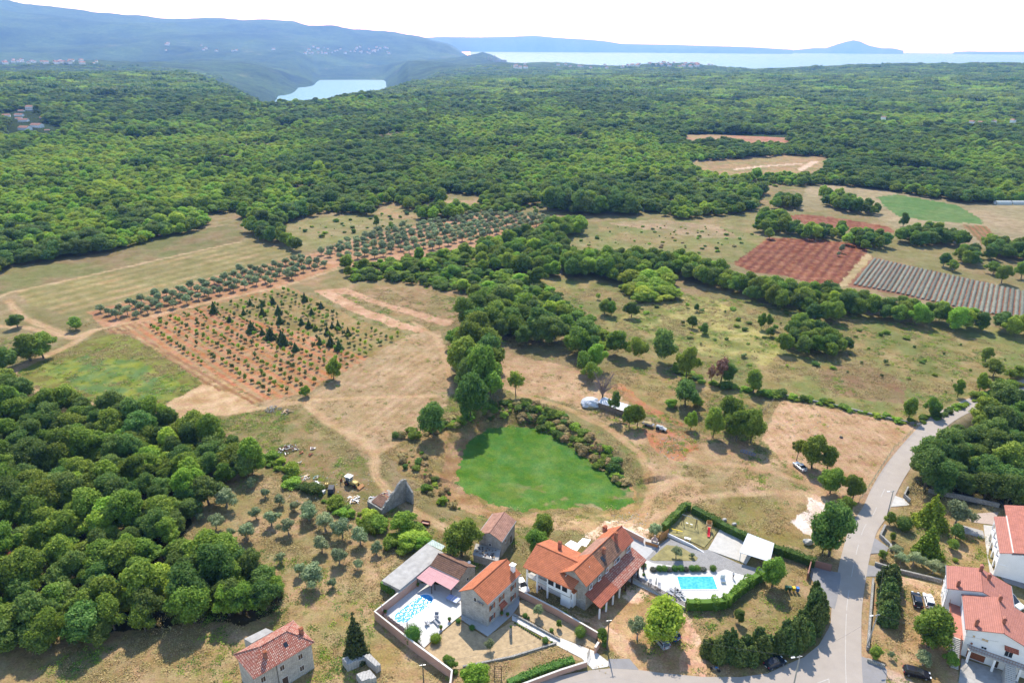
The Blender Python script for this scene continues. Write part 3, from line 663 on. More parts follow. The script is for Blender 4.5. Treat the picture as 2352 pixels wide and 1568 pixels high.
TRK = {'mid': 'tall', 'dark': 'tall', 'light': 'tall', 'lime': 'short', 'open': 'tall', 'rust': 'tall', 'olive': 'short', 'spruce': 'pole', 'cypress': 'pole', 'thuja': 'pole', 'goldcone': 'pole', 'bare': 'tall'}
HT = {'mid': 7.4, 'dark': 7.4, 'light': 7.2, 'lime': 6.6, 'open': 7.8, 'rust': 7, 'bush': 4.8, 'drybush': 3.6, 'olive': 5.9, 'ball': 5.2, 'goldball': 4.8, 'lavender': 2.4, 'spruce': 7.9, 'cypress': 7.8, 'thuja': 7.5, 'goldcone': 6.8, 'sapling': 2.4, 'bare': 6.8}
WD = {'mid': 6.4, 'dark': 6.4, 'light': 6.4, 'lime': 6.2, 'open': 6.2, 'rust': 5.4, 'bush': 6.8, 'drybush': 6.6, 'olive': 5.0, 'ball': 5.4, 'goldball': 5.4, 'lavender': 4.6, 'spruce': 5.0, 'cypress': 4.2, 'thuja': 5.4, 'goldcone': 6, 'sapling': 2.3, 'bare': 6}
NAME = {'mid': 'broadleaf_tree', 'dark': 'broadleaf_tree', 'light': 'broadleaf_tree', 'lime': 'broadleaf_tree', 'open': 'broadleaf_tree', 'rust': 'withered_tree', 'bush': 'bush', 'drybush': 'bush', 'olive': 'olive_tree', 'ball': 'clipped_bush', 'goldball': 'clipped_bush', 'lavender': 'lavender_bush', 'spruce': 'spruce_tree', 'cypress': 'cypress_tree', 'thuja': 'thuja_tree', 'goldcone': 'golden_conifer', 'sapling': 'fruit_sapling', 'bare': 'bare_tree'}
CATN = {'broadleaf_tree': 'tree', 'withered_tree': 'tree', 'bush': 'bush', 'olive_tree': 'olive tree', 'clipped_bush': 'bush', 'lavender_bush': 'bush', 'spruce_tree': 'conifer', 'cypress_tree': 'conifer', 'thuja_tree': 'conifer', 'golden_conifer': 'conifer', 'fruit_sapling': 'sapling', 'bare_tree': 'tree'}
def tree_at(g, kind, wd, k=1.0, label=None, group=None, var=None, trunk=True):
    """one tree: an Empty at its foot with its trunk and its crown"""
    sx = wd / WD[kind]; sz = sx * k; nm = NAME[kind]
    i = random.randrange(len(CR[kind])) if var is None else var % len(CR[kind])
    rz = random.uniform(0, 6.28)
    if not trunk or kind not in TRK:
        o = top(nm, CR[kind][i], label, CATN[nm], group, loc=g); o.rotation_euler.z = rz; o.scale = (sx, sx, sz); return o
    e = top(nm, None, label, CATN[nm], group, loc=g); e.empty_display_size = .5; e.rotation_euler.z = rz; e.scale = (sx, sx, sz)
    t = bpy.data.objects.new('trunk', TK[TRK[kind]][i % len(TK[TRK[kind]])]); C.objects.link(t); t.parent = e
    c = bpy.data.objects.new('crown' if kind != 'bare' else 'branches', CR[kind][i]); C.objects.link(c); c.parent = e
    return e
def tree(p, kind, wpx, k=1.0, label=None, group=None, t='V', var=None):
    p = q(t, *p) if t != 'V' else p
    return tree_at(GT(p), kind, px(p, wpx), k, label, group, var)

# ---- rows and fills
def fill(poly, sp, z=0.0, jit=.35, direction=None, sp2=None):
    """points about SP metres apart inside an outline given in survey pixels read at height z"""
    gp = [plane(p, z) for p in poly]
    if direction: a = plane(direction[0]); b = plane(direction[1]); d = Vector((b.x - a.x, b.y - a.y)).normalized()
    else: d = Vector((1, 0))
    nrm = Vector((-d.y, d.x)); sp2 = sp2 or sp; o = gp[0]
    us = [(p.x - o.x) * d.x + (p.y - o.y) * d.y for p in gp]; vs_ = [(p.x - o.x) * nrm.x + (p.y - o.y) * nrm.y for p in gp]
    U, W_ = np.meshgrid(np.arange(min(us), max(us) + sp, sp), np.arange(min(vs_), max(vs_) + sp2, sp2))
    if not direction: U = U + (np.arange(U.shape[0]) % 2)[:, None] * sp * .5
    U = U + rng.uniform(-jit, jit, U.shape) * sp; W_ = W_ + rng.uniform(-jit, jit, U.shape) * sp2
    X_ = (o.x + U * d.x + W_ * nrm.x).ravel(); Y_ = (o.y + U * d.y + W_ * nrm.y).ravel()
    m = inside(gp, X_, Y_); return X_[m], Y_[m]
STUFF = {k: [] for k in ('wood', 'scrub')}                  # (x, y, z, scale, proto index)
PROTO = []                                                  # (name, mesh)
PI_ = {}
for kd in ('mid', 'dark', 'light', 'lime', 'open', 'rust', 'bush', 'drybush', 'olive', 'cypress', 'sapling'):
    PI_[kd] = []
    for m_ in CR[kd]: PI_[kd].append(len(PROTO)); PROTO.append(m_)
# a far grove: several low crowns in one prototype
def grove(seed, mat, dense=9):
    r = np.random.default_rng(seed); L_ = []
    for i in range(dense):
        a = r.uniform(0, 6.28); d = 13 * math.sqrt(r.random()); s = r.uniform(2.4, 4.2)
        L_.append((math.cos(a) * d, math.sin(a) * d, s * 1.0 + r.uniform(0, 1.5), s, s, s * .9))
    return crown('grove', L_, 520, 1.5, LM[mat], seed, core=.8, sub=1)
PI_['grove'] = []
for i_, m_ in enumerate(['mid', 'dark', 'mid', 'light', 'dark', 'mid']): PI_['grove'].append(len(PROTO)); PROTO.append(grove(80 + i_, m_, 13))

indiv = []       # broadleaf candidates: (distance, x, y, kind, width, k, label, group)
def wood(poly, sp, kinds, w0, w1, k0, k1, label, group, z=4.0, flt=True, jit=.35):
    Xw, Yw = fill(poly, sp, 3, jit)
    m = (not flt) | inside(poly, *proj(Xw, Yw, Xw * 0 + 1.0)) & ((not flt) | inside(poly, *proj(Xw, Yw, Xw * 0 + (5.8 if z == 6 else 3.8)))); Xw, Yw = Xw[m], Yw[m]
    for x, y in zip(Xw, Yw):
        kd = random.choices(list(kinds), list(kinds.values()))[0]
        indiv.append((math.hypot(x, y), x, y, kd, random.uniform(w0, w1), random.uniform(k0, k1), label, group))

LEFT_WOOD = P(-90,855, 0,872, 60,890, 160,928, 300,952, 400,968, 500,992, 568,1032, 578,1068, 520,1100, 478,1140, 430,1172, 425,1240, 535,1262, 590,1280, 655,1345, 640,1370, 540,1412, 400,1425, 200,1455, -90,1480)
wood(LEFT_WOOD, 4.7, {'dark': 5, 'mid': 5, 'light': 1.3, 'bush': .8}, 4.8, 9.0, .75, 1.2, 'dense broadleaf tree in the wood at the lower left', 'trees of the wood at the lower left', flt=False, jit=.5)
RIGHT_WOOD = P(2108,1045, 2122,1016, 2148,1006, 2176,996, 2200,980, 2228,966, 2246,948, 2258,932, 2275,914, 2300,908, 2420,900, 2420,1170, 2260,1155, 2180,1132, 2090,1120)
wood(RIGHT_WOOD, 5.0, {'dark': 6, 'mid': 4, 'light': .5}, 5.2, 9.4, .8, 1.2, 'dense broadleaf tree in the wood right of the road', 'trees of the wood right of the road', z=6.0)
wood(P(1022,775, 1085,700, 1120,690, 1180,705, 1270,740, 1330,760, 1390,785, 1470,800, 1532,808, 1534,832, 1450,828, 1340,812, 1280,806, 1180,785, 1110,782, 1040,800), 7.0, {'dark': 4, 'mid': 4, 'light': .6}, 7, 11.5, .9, 1.2, 'tall dark tree of the belt across the middle', 'tall trees of the middle belt', z=5)
wood(P(1018,795, 1060,775, 1110,790, 1150,840, 1140,880, 1060,905, 1040,860), 6.5, {'dark': 3, 'mid': 4, 'open': 2}, 8, 11, 1.0, 1.25, 'tall tree of the clump between the stubble field and the green hollow', 'clump above the green hollow', z=4)
# belts and copses
B2 = {'dark': 3, 'mid': 6, 'light': 2}
def belt(sp, w0, w1, *xy, kinds=B2, z=4.0, k0=.85, k1=1.1, lab='broadleaf tree of the tree belts between the fields'): wood(P(*xy), sp, kinds, w0, w1, k0, k1, lab, 'trees of the belts between the fields', z)
belt(5.6, 6.5, 9.5, 1090,560, 1170,548, 1250,530, 1290,555, 1330,592, 1440,580, 1480,588, 1560,590, 1640,612, 1720,650, 1800,655, 1900,672, 2000,688, 2150,712, 2260,728, 2420,748, 2420,778, 2240,760, 2060,738, 1960,720, 1800,716, 1740,690, 1640,660, 1560,632, 1480,640, 1400,645, 1300,632, 1220,632, 1110,622)
belt(5.0, 6, 8, 560,512, 610,520, 660,543, 697,566, 694,580, 640,562, 570,535)
belt(5.5, 7, 9, 1262,520, 1300,506, 1344,516, 1340,535, 1290,545, 1262,545, kinds={'light': 3, 'mid': 3})
belt(5.0, 5, 8, 1795,770, 1830,745, 1870,735, 1920,770, 1960,790, 1950,820, 1880,820, 1800,815, kinds={'mid': 4, 'dark': 3, 'light': 1}, k0=.9)
belt(5.5, 6, 8, 1850,720, 1900,708, 1932,722, 1920,740, 1860,742)
belt(6, 6, 9, 1734,495, 1800,488, 1808,535, 1740,532)
belt(6, 6, 8, 1812,520, 1940,522, 1935,546, 1860,548, 1815,542)
belt(6, 6, 8, 1930,528, 2050,536, 2045,568, 1990,575, 1935,555)
belt(6, 6, 9, 2055,528, 2130,526, 2228,548, 2222,565, 2120,565, 2060,555)
belt(6, 7, 9, 2257,556, 2420,560, 2420,605, 2270,592)
belt(6, 6, 8, 2202,568, 2262,575, 2255,612, 2205,602)
belt(6, 6, 9, 1885,440, 1930,445, 2028,482, 2022,492, 1960,488, 1885,470)
belt(6, 7, 9, 1780,455, 1840,455, 1840,478, 1780,478)
belt(6, 7, 9, 955,485, 1020,478, 1065,480, 1060,498, 990,505, 955,500)
belt(6, 6, 8, 1240,505, 1345,505, 1345,520, 1262,548, 1255,520, kinds={'light': 3, 'mid': 2})
belt(7, 9, 13, 1250,445, 1330,440, 1450,452, 1448,492, 1330,490, 1260,485, kinds={'dark': 6, 'mid': 1}, k0=1.05, k1=1.25)
belt(6, 8, 10, 1700,430, 1760,440, 1735,468, 1700,460)
belt(6, 7, 9, 1000,462, 1020,455, 1024,470, 1005,475)
belt(4.5, 3.5, 5.5, 2150,930, 2200,902, 2260,870, 2352,832, 2420,812, 2420,832, 2330,870, 2250,902, 2180,934, kinds={'mid': 4, 'dark': 2, 'bush': 3}, k0=.7, k1=1.0)
belt(4.5, 4, 6, 1640,870, 1700,880, 1760,900, 1760,912, 1700,900, 1640,885, kinds={'mid': 3, 'bush': 4}, k0=.7)
# light scrub fills
def scrub(sp, w0, w1, *xy, kinds={'bush': 6, 'light': 1, 'mid': 1}, z=1.5, k0=.55, k1=.95, key='scrub'):
    if sp < 8: sp *= .62
    k0 *= .8
    Xw, Yw = fill(P(*xy), sp, z, .45)
    zz = terr(Xw, Yw)
    for x, y, z_ in zip(Xw, Yw, zz):
        kd = random.choices(list(kinds), list(kinds.values()))[0]; wd = w0 * .35 + (w1 * 1.1 - w0 * .35) * random.random() ** 1.7; s = wd / WD[kd]
        STUFF[key].append((x, y, z_, s, s * random.uniform(k0, k1), random.choice(PI_[kd])))
scrub(4.5, 4, 7, 790,610, 880,600, 990,580, 1080,570, 1100,625, 1120,665, 1060,668, 980,652, 890,636, 800,640)
scrub(4.5, 5, 8, 1110,620, 1230,640, 1290,680, 1310,740, 1230,742, 1160,700, 1085,690)
scrub(5.0, 4, 7, 1280,700, 1340,720, 1420,800, 1380,790, 1290,745)
scrub(4.0, 6, 10, 1425,660, 1440,635, 1500,628, 1555,655, 1540,685, 1480,690, kinds={'lime': 1}, k0=.5, k1=.8)
scrub(2.6, 2.4, 4, 880,1010, 1060,950, 1180,915, 1185,945, 1100,962, 1040,985, 950,1010, kinds={'bush': 3, 'drybush': 3}, z=0)
scrub(2.2, 2.4, 4.2, 1190,925, 1240,930, 1330,975, 1405,1040, 1445,1085, 1432,1100, 1370,1055, 1300,998, 1230,962, 1185,952, kinds={'bush': 4, 'drybush': 4}, z=0)
scrub(3.5, 1.6, 3, 900,1040, 960,1030, 1030,1110, 1080,1165, 1040,1170, 980,1130, kinds={'bush': 2, 'drybush': 4}, z=0, k0=.4)
scrub(3.4, 3, 5.5, 600,1040, 650,1060, 700,1110, 790,1165, 850,1190, 840,1205, 760,1170, 680,1120, 620,1080, 590,1060, kinds={'bush': 1}, z=0, k0=.6)
scrub(3.2, 4, 6, 815,1190, 850,1170, 878,1200, 870,1225, 830,1215, kinds={'bush': 1}, k0=.8, k1=1.1)
scrub(3.6, 4, 6.5, 880,1215, 930,1195, 985,1215, 975,1250, 930,1262, 890,1240, kinds={'bush': 3, 'light': 1}, k0=.6, k1=.9)
scrub(2.6, 2.4, 4, 1790,905, 1900,925, 2000,948, 2110,972, 2108,980, 2000,957, 1900,934, 1790,913, kinds={'bush': 1}, k0=.5, k1=.8, z=0)
scrub(3.2, 3, 5, 1540,838, 1600,858, 1640,880, 1800,905, 1800,918, 1640,890, 1560,860, kinds={'bush': 1}, k0=.5, k1=.9, z=0)
scrub(3.5, 4, 6, 2100,965, 2200,930, 2330,880, 2340,890, 2230,925, 2120,978, kinds={'bush': 1}, k0=.5, k1=.8, z=0)
scrub(9, 1.5, 3.5, 1290,680, 1800,720, 2300,800, 2330,860, 2200,920, 1900,860, 1560,820, 1400,770, kinds={'bush': 4, 'sapling': 3}, k0=.4, k1=.9, z=0)
scrub(8, 1.5, 3.2, 1300,570, 1400,520, 1560,510, 1740,540, 1660,590, 1450,570, kinds={'bush': 4, 'drybush': 1}, k0=.4, k1=.8, z=0)
scrub(9, 2, 4, 660,530, 760,510, 950,480, 1060,465, 1080,480, 950,510, 760,550, kinds={'bush': 4}, k0=.5, k1=.9, z=0)
# olive groves
OLS = P(212,722, 380,674, 560,624, 700,594, 768,610, 650,648, 480,690, 320,732, 240,745)
for x, y in zip(*fill(OLS, 5.8, 0, .14, ((210, 730), (560, 640)), 6.0)):
    tree_at((x, y, 0), 'olive', random.uniform(3.4, 4.8), random.uniform(.75, .95), 'grey green olive tree in the narrow rows beside the long field', 'olive trees in the narrow rows')
OLG = P(715,585, 790,560, 900,530, 1010,510, 1120,494, 1255,500, 1260,520, 1100,555, 1000,572, 880,590, 780,606)
for x, y in zip(*fill(OLG, 6.4, 0, .12, ((725, 590), (1010, 512)), 7.0)):
    tree_at((x, y, 0), 'olive', random.uniform(3.8, 5.6), random.uniform(.7, .95), 'grey green olive tree in the large grove beyond the belt', 'olive trees of the large grove')
for x, y in zip(*fill(P(1802,486, 1930,500, 1930,505, 1802,491), 7.0, 0, .1, ((1802, 488), (1930, 503)), 9)):
    tree_at((x, y, 0), 'olive', random.uniform(6, 7.5), .8, 'olive tree in the single row by the red strip', 'olive trees in a single row')
for x, y in zip(*fill(P(1590,420, 1700,424, 1690,436, 1600,432), 7.0, 0, .2)): tree_at((x, y, 0), 'olive', 7, .8, 'pale olive tree in the distant plot at the wood edge', 'distant olive plot')
near_ol = [(497,1213,36),(532,1231,22),(567,1240,42),(462,1196,20),(521,1164,52),(577,1121,24),(610,1141,22),(643,1159,26),(678,1174,24),(708,1186,38),(624,1206,36),(663,1226,38),(710,1195,40),(748,1218,44),(787,1232,46),(828,1250,42),(740,1266,38),(780,1294,40),(865,1271,29),(647,1291,24),(688,1321,30),(722,1342,58),(822,1306,24),(764,1348,24),(589,1191,28),(675,1172,22)]
for i, (x, y, w_) in enumerate(near_ol):
    tree((x, y), 'olive', w_, .95 if w_ < 50 else .85, 'silvery olive tree on the dry grass between the wood and the ruin', 'olive trees of the near grove')
# orchard of saplings and young conifers
ORC = P(318,762, 352,738, 480,704, 655,664, 730,694, 815,738, 925,770, 826,826, 700,898, 615,912, 465,838)
for x, y in zip(*fill(ORC, 3.9, 0, .13, ((420, 740), (660, 890)), 5.2)):
    if random.random() < .9: tree_at((x, y, 0), 'sapling', random.uniform(1.7, 2.7), random.uniform(.8, 1.1), 'small fruit sapling in the rows of the red orchard', 'saplings of the red orchard', trunk=False)
conif = [(578,762,26),(622,778,28),(492,718,20),(528,738,14),(603,725,18),(640,720,20),(643,742,18),(700,692,16),(738,707,14),(710,752,18),(693,745,14),(777,755,16),(763,752,12),(752,768,16),(725,758,14),(627,698,16),(603,703,14),(647,784,22),(603,768,14),(652,791,26),(679,805,18),(760,794,22),(779,803,22),(735,790,16),(800,770,16),(560,722,12),(575,700,12),(716,722,14)]
for x, y, w_ in conif: tree((x, y), 'cypress', w_, random.uniform(.58, .75), 'young dark cone shaped conifer among the orchard saplings', 'young conifers of the red orchard')
# lavender rows: ridges of clipped bushes, one mesh to a row
def lav_row(p0, p1, i):
    a, b = plane(p0), plane(p1); d = b - a; L_ = d.length; d.normalize(); nrm = Vector((-d.y, d.x, 0)); n = int(L_ / .7)
    V = []; Fc = []; v = []
    prof = [(-.62, 0), (-.48, .34), (0, .5), (.48, .34), (.62, 0)]
    for j in range(n + 1):
        c = a + d * (L_ * j / n)
        for k, (o_, z_) in enumerate(prof):
            s = random.uniform(.7, 1.2); V.append(tuple(c + nrm * o_ * s * 1.3 + Vector((0, 0, z_ * s * 1.1)))); v.append(random.random())
    Fc = [(j * 5 + k, j * 5 + k + 1, j * 5 + k + 6, j * 5 + k + 5) for j in range(n) for k in range(4)]
    me = mesh_np('lavender_row', np.array(V), np.array(Fc), LM['lavender'], [('v', 'FLOAT', 'POINT', np.array(v))])
    top('lavender_row', me, 'long grey row of lavender bushes on red soil', 'lavender row', 'rows of the lavender field')
la, lb = plane((1958, 652)), plane((2004, 594)); ldir = (lb - la).normalized(); lp = [plane(p) for p in P(2004,593, 2420,684, 2420,744, 2228,712, 2061,673, 1957,653)]
nrm = Vector((ldir.y, -ldir.x, 0)); ext = max((p - la).dot(nrm) for p in lp); i_ = 0; s_ = 1.2
while s_ < ext:
    ts = []
    for j in range(len(lp)):
        p, r2 = lp[j], lp[(j + 1) % len(lp)]; a_, b_ = (p - la).dot(nrm) - s_, (r2 - la).dot(nrm) - s_
        if (a_ > 0) != (b_ > 0): t = a_ / (a_ - b_); pt = p + (r2 - p) * t; ts.append((pt - la).dot(ldir))
    if len(ts) >= 2:
        A_ = la + nrm * s_ + ldir * min(ts); B_ = la + nrm * s_ + ldir * max(ts)
        if (B_ - A_).length > 4:
            xa, ya = proj(A_.x, A_.y, 0); xb, yb = proj(B_.x, B_.y, 0); lav_row((float(xa), float(ya)), (float(xb), float(yb)), i_)
    s_ += 2.15; i_ += 1

# ---- single trees read off the photograph
def T_(t, x, y, kind, w_, k, label, var=None, group=None):
    if isinstance(var, str): var, group = None, var
    tree((x, y), kind, w_, k, label, group, t, var)
T_('V', 41, 752, 'dark', 36, .8, 'round dark tree alone in the field at the far left edge')
T_('V', 175, 757, 'mid', 33, .85, 'small tree by the fork of the farm tracks')
T_('V', 70, 828, 'mid', 70, .8, 'broad leafy tree beside the track bend at the left')
T_('V', 100, 822, 'mid', 62, .85, 'second broad tree beside the track bend, nearest the weedy field')
T_('V', 8, 855, 'dark', 60, .9, 'dark tree cut by the left picture edge above the wood')
T_('R2', 715, 345, 'light', 38, 1.35, 'light green tree at the corner of the red orchard and the stubble')
T_('R2', 455, 505, 'light', 25, 1.0, 'small round bush like tree at the lower tip of the orchard')
T_('R2', 1632, 860, 'dark', 64, 1.15, 'dark lone tree on the bank left of the green hollow', 1)
T_('R2', 1965, 740, 'dark', 72, 1.5, 'tallest dark tree above the green hollow', 1)
T_('R2', 2165, 580, 'open', 50, 1.4, 'tree with a bare stem right of the tallest one above the hollow')
T_('R2', 2090, 500, 'mid', 80, 1.35, 'broad tree behind the clump above the green hollow')
T_('R2', 1905, 350, 'mid', 75, 1.2, 'big green tree at the far end of the clump above the hollow')
T_('R3', 35, 498, 'open', 38, 1.35, 'small lone tree with a thin trunk on the stubble behind the hollow', 0)
T_('R3', 665, 290, 'mid', 42, 1.1, 'round green tree in front of the middle belt')
T_('R3', 735, 370, 'mid', 40, 1.1, 'nearest round tree above the tarpaulin covered shed')
T_('R3', 770, 250, 'light', 45, 1.2, 'pale green tree against the middle belt above the shed')
T_('R3', 825, 560, 'bare', 60, 1.1, 'leafless reddish grey tree behind the shed')
T_('R3', 940, 700, 'open', 30, 1.9, 'slim tree leaning over the middle of the shed', 1)
T_('R3', 1075, 790, 'mid', 34, 1.5, 'leafy tree at the right end of the shed')
T_('R3', 1150, 780, 'mid', 33, 1.5, 'leafy tree between the shed and the hay cart')
T_('R3', 1600, 330, 'mid', 48, 1.5, 'slender leafy tree at the end of the middle belt')
T_('R3', 1590, 600, 'dark', 62, .95, 'wide dark tree standing free in the paddock')
T_('R3', 1460, 600, 'light', 32, .6, 'low spreading bush left of the paddock tree')
T_('R3', 1700, 590, 'light', 30, .7, 'low spreading bush right of the paddock tree')
T_('R3', 1640, 810, 'light', 28, 1.6, 'slim light green tree at the paddock fence')
T_('R3', 1825, 385, 'rust', 26, 1.4, 'small brown withered tree in the hedge line')
T_('R3', 1915, 390, 'rust', 40, 1.3, 'rusty brown tree in the hedge line beside a green one')
T_('R3', 1990, 390, 'dark', 36, 1.3, 'dark green tree next to the rusty brown one')
T_('R3', 2215, 470, 'mid', 42, 1.2, 'bushy tree in the hedge line above the fence corner')
T_('R3', 1845, 880, 'mid', 46, 1.45, 'leftmost tree of the group by the paddock corner')
T_('R3', 2060, 910, 'mid', 60, 1.25, 'middle tree of the group by the paddock corner')
T_('R3', 2010, 800, 'mid', 60, 1.2, 'rear tree of the group by the paddock corner')
T_('R3', 2190, 930, 'mid', 58, 1.3, 'rightmost tree of the group by the paddock corner')
T_('R4', 262, 1088, 'open', 30, 1.5, 'slim open tree next to the silver parked car', 0)
T_('R4', 400, 1160, 'mid', 60, 1.2, 'broad tree right behind the silver parked car')
T_('R4', 545, 1172, 'mid', 40, 1.3, 'small tree on the right of the trees by the silver car')
T_('R4', 570, 1390, 'mid', 56, 1.05, 'round tree halfway down the mown field by the dirt drive')
T_('R4', 775, 1455, 'mid', 46, 1.25, 'green tree at the lower corner of the mown field by the road')
T_('R4', 700, 1568, 'mid', 40, .9, 'bushy green tree at the end of the dirt drive')
T_('R4', 1290, 710, 'mid', 36, 1.3, 'roadside tree beside the stone hedgerow end')
T_('R4', 1500, 690, 'mid', 32, 1.4, 'thin roadside tree at the road verge')
T_('R4', 1995, 190, 'mid', 25, 1.3, 'small lone tree in the right hand meadow, the farther one')
T_('R4', 2065, 320, 'mid', 38, 1.0, 'rounded lone tree in the right hand meadow, the nearer one')
T_('R4', 1740, 510, 'light', 24, 1.6, 'young light tree on the verge left of the road')
T_('R4', 1940, 460, 'light', 26, 1.6, 'young light tree on the verge near the road top')
T_('V', 1403,725, 'mid', 28, 1.1, 'upper tree of the thicket in the right hand meadow'); T_('V', 1388,722, 'mid', 32, 1.0, 'left tree of the thicket in the right hand meadow'); T_('V', 1450,728, 'dark', 34, 1.0, 'right dark tree of the thicket in the right hand meadow')
T_('V', 1748,755, 'mid', 20, 1.8, 'slim tall tree in the right hand meadow below the belt'); T_('V', 1765,752, 'mid', 16, 1.9, 'slim tree right beside another in the right hand meadow'); T_('V', 1770,772, 'dark', 20, 1.0, 'small dark tree under two slim ones in the meadow')
T_('V', 1590,752, 'dark', 24, 1.1, 'dark small conifer shaped tree in the meadow, left of its pair'); T_('V', 1617,766, 'dark', 22, 1.0, 'dark small tree in the meadow, right of its pair'); T_('V', 1600,715, 'dark', 12, 1.4, 'tiny dark tree above the pair in the meadow')
T_('V', 2166,612, 'dark', 26, 1.1, 'dark round tree beyond the lavender, left one'); T_('V', 2187,622, 'mid', 24, 1.0, 'round tree beyond the lavender, right one'); T_('V', 2300,650, 'mid', 34, 1.1, 'round tree at the right end above the lavender'); T_('V', 2345,640, 'mid', 34, 1.1, 'tree at the right picture edge above the lavender'); T_('V', 2280,630, 'mid', 34, .8, 'bushy tree behind the right end of the lavender')
T_('V', 2074,520, 'dark', 20, 1.4, 'lone dark tree beside the bright green crop'); T_('V', 865,520, 'dark', 14, 1.6, 'slim dark tree on the far grass field'); T_('V', 900,530, 'mid', 16, .9, 'low bush on the far grass field'); T_('V', 1932,580, 'olive', 14, 1.3, 'pale olive tree alone in the ploughed red field'); T_('V', 1925,588, 'olive', 10, 1, 'smaller pale olive tree in the ploughed red field'); T_('V', 1767,548, 'mid', 22, 1.0, 'small tree at the corner of the ploughed red field')
T_('T3', 240, 400, 'mid', 56, 1.1, 'leafy tree behind the orange roofed farmhouse, the nearer one'); T_('T3', 275, 250, 'mid', 56, 1.1, 'leafy tree behind the farmhouse, the farther one')
T_('T2', 1890, 400, 'mid', 84, .95, 'broad tree between the long grey roof and the small barn')
T_('T2', 925, 1330, 'spruce', 62, 1.35, 'tall dark spruce beside the stacks of stone blocks')
T_('T2', 2020, 1600, 'light', 64, .95, 'bright green round tree by the wooden swing frame')
T_('T1', 2330, 700, 'cypress', 40, 1.4, 'dark cypress at the right rim of the lower left wood')
T_('T2', 100, 900, 'dark', 66, 1.1, 'dense tree at the right end of the lower left wood')
T_('T3', 1150, 1165, 'olive', 42, 1.35, 'thin grey green tree left of the large walnut like tree')
T_('T3', 1375, 1170, 'light', 100, 1.05, 'large light green tree shading the parked cars')
T_('T3', 2085, 1010, 'dark', 26, 1.3, 'small dark tree in front of the pool hedge')
T_('T3', 625, 1140, 'ball', 25, 1.1, 'round clipped tree on the garden lawn by the pink wall')
T_('T3', 240, 960, 'olive', 26, 1.3, 'small twisted tree on the garden lawn near the stone house')
T_('T3', 430, 1060, 'mid', 14, 1.6, 'tiny standard tree in the garden by the pink wall')
T_('T3', 830, 1190, 'mid', 30, 1.1, 'bushy shrub at the gate end of the pink wall')
T_('T2', 2150, 1255, 'olive', 22, 1.2, 'thin little tree on the lawn before the stone house')
T_('T2', 1780, 1430, 'mid', 36, .8, 'shrub on the inside of the pink wall near the gate')
T_('T4', 35, 680, 'mid', 58, 1.2, 'leafy tree beside the carport and the bins')
T_('T4', 560, 400, 'dark', 95, 1.35, 'big dark tree on the verge left of the road')
T_('T4', 500, 370, 'mid', 50, 1.3, 'lighter tree at the left of the big verge tree')
T_('T4', 1470, 1230, 'mid', 98, .95, 'spreading tree over the white car by the white house')
T_('T4', 1240, 155, 'ball', 36, .9, 'dome shaped shrub in the garden right of the road')
T_('T4', 1490, 110, 'goldcone', 76, .95, 'large green gold conifer in the right garden, the farther one', 0)
T_('T4', 1455, 390, 'goldcone', 68, 1.05, 'large golden green conifer in the right garden, the nearer one', 0)
T_('T4', 1720, 110, 'olive', 56, 1.0, 'silvery tree shading the paved drive of the right garden')
T_('T4', 1720, 250, 'dark', 36, 1.0, 'small dark tree in the middle of the right garden')
T_('T4', 1690, 340, 'mid', 28, .85, 'low rounded bush tree in the right garden')
T_('T4', 1115, 110, 'mid', 26, 1.1, 'red flowering shrub corner tree by the garden wall')
T_('T4', 1140, 260, 'mid', 16, 1.2, 'small shrub inside the kinked stone wall')
T_('T4', 1720, 450, 'goldball', 12, .7, 'tiny yellow green bush on the right garden lawn')
T_('T4', 980, 1340, 'mid', 30, .9, 'bushy shrub by the roadside power pole')
T_('T4', 1130, 1345, 'olive', 14, 1.3, 'little olive sapling on the parking lawn')
T_('T4', 1420, 1400, 'olive', 40, .8, 'grey green shrub behind the black car')
T_('T4', 1670, 1420, 'mid', 30, 1.3, 'flowering shrub beside the outside stairs')
T_('T4', 1045, 430, 'mid', 22, 1.1, 'green bush at the corner of the right garden wall')
for i, (x, y, w_) in enumerate([(1165,400,28),(1215,470,28),(1330,480,36),(1410,490,24),(1510,560,36),(1580,560,28),(1200,380,20)]):
    T_('T4', x, y, 'olive', w_, .9, 'silvery olive bush in the bed behind the long stone wall', 'bushes behind the long stone wall')
# conifer rows (cypress like hedges grown out)
for i, (x, y, w_, k) in enumerate([(0,1270,40,1.25),(80,1290,46,1.2),(170,1260,48,1.25),(260,1230,48,1.3),(350,1180,48,1.3),(420,1090,46,1.3),(470,980,44,1.3),(150,1180,44,1.2),(300,1100,44,1.2),(400,980,42,1.3),(440,850,38,1.3),(430,760,34,1.25)]):
    tree((x, y), 'thuja', w_ * random.uniform(.75, 1.08), k * random.uniform(.8, 1.25), 'dark feathery conifer in the row on the triangle by the road', 'conifers on the triangle by the road', 'T4')
for i, (x, y, w_, k) in enumerate([(1800,1300,44,1.1),(1880,1360,46,1.2),(1990,1330,46,1.2),(2080,1370,48,1.2),(2190,1380,48,1.25),(2290,1330,46,1.25),(2150,1270,44,1.2),(2260,1210,42,1.2)]):
    tree((x, y), 'thuja', w_ * random.uniform(.75, 1.08), k * random.uniform(.8, 1.25), 'dark feathery conifer in the row on the triangle by the road', 'conifers on the triangle by the road', 'T3')
for i, (x, y, w_) in enumerate([(1090,1010,50),(1100,930,50),(1100,850,50),(1095,780,46),(1120,700,46),(1060,640,36),(1130,640,40)]):
    tree((x, y), 'thuja', w_, 1.05, 'bright green conifer in the dense row beside the parked cars', 'conifers beside the parked cars', 'T4')

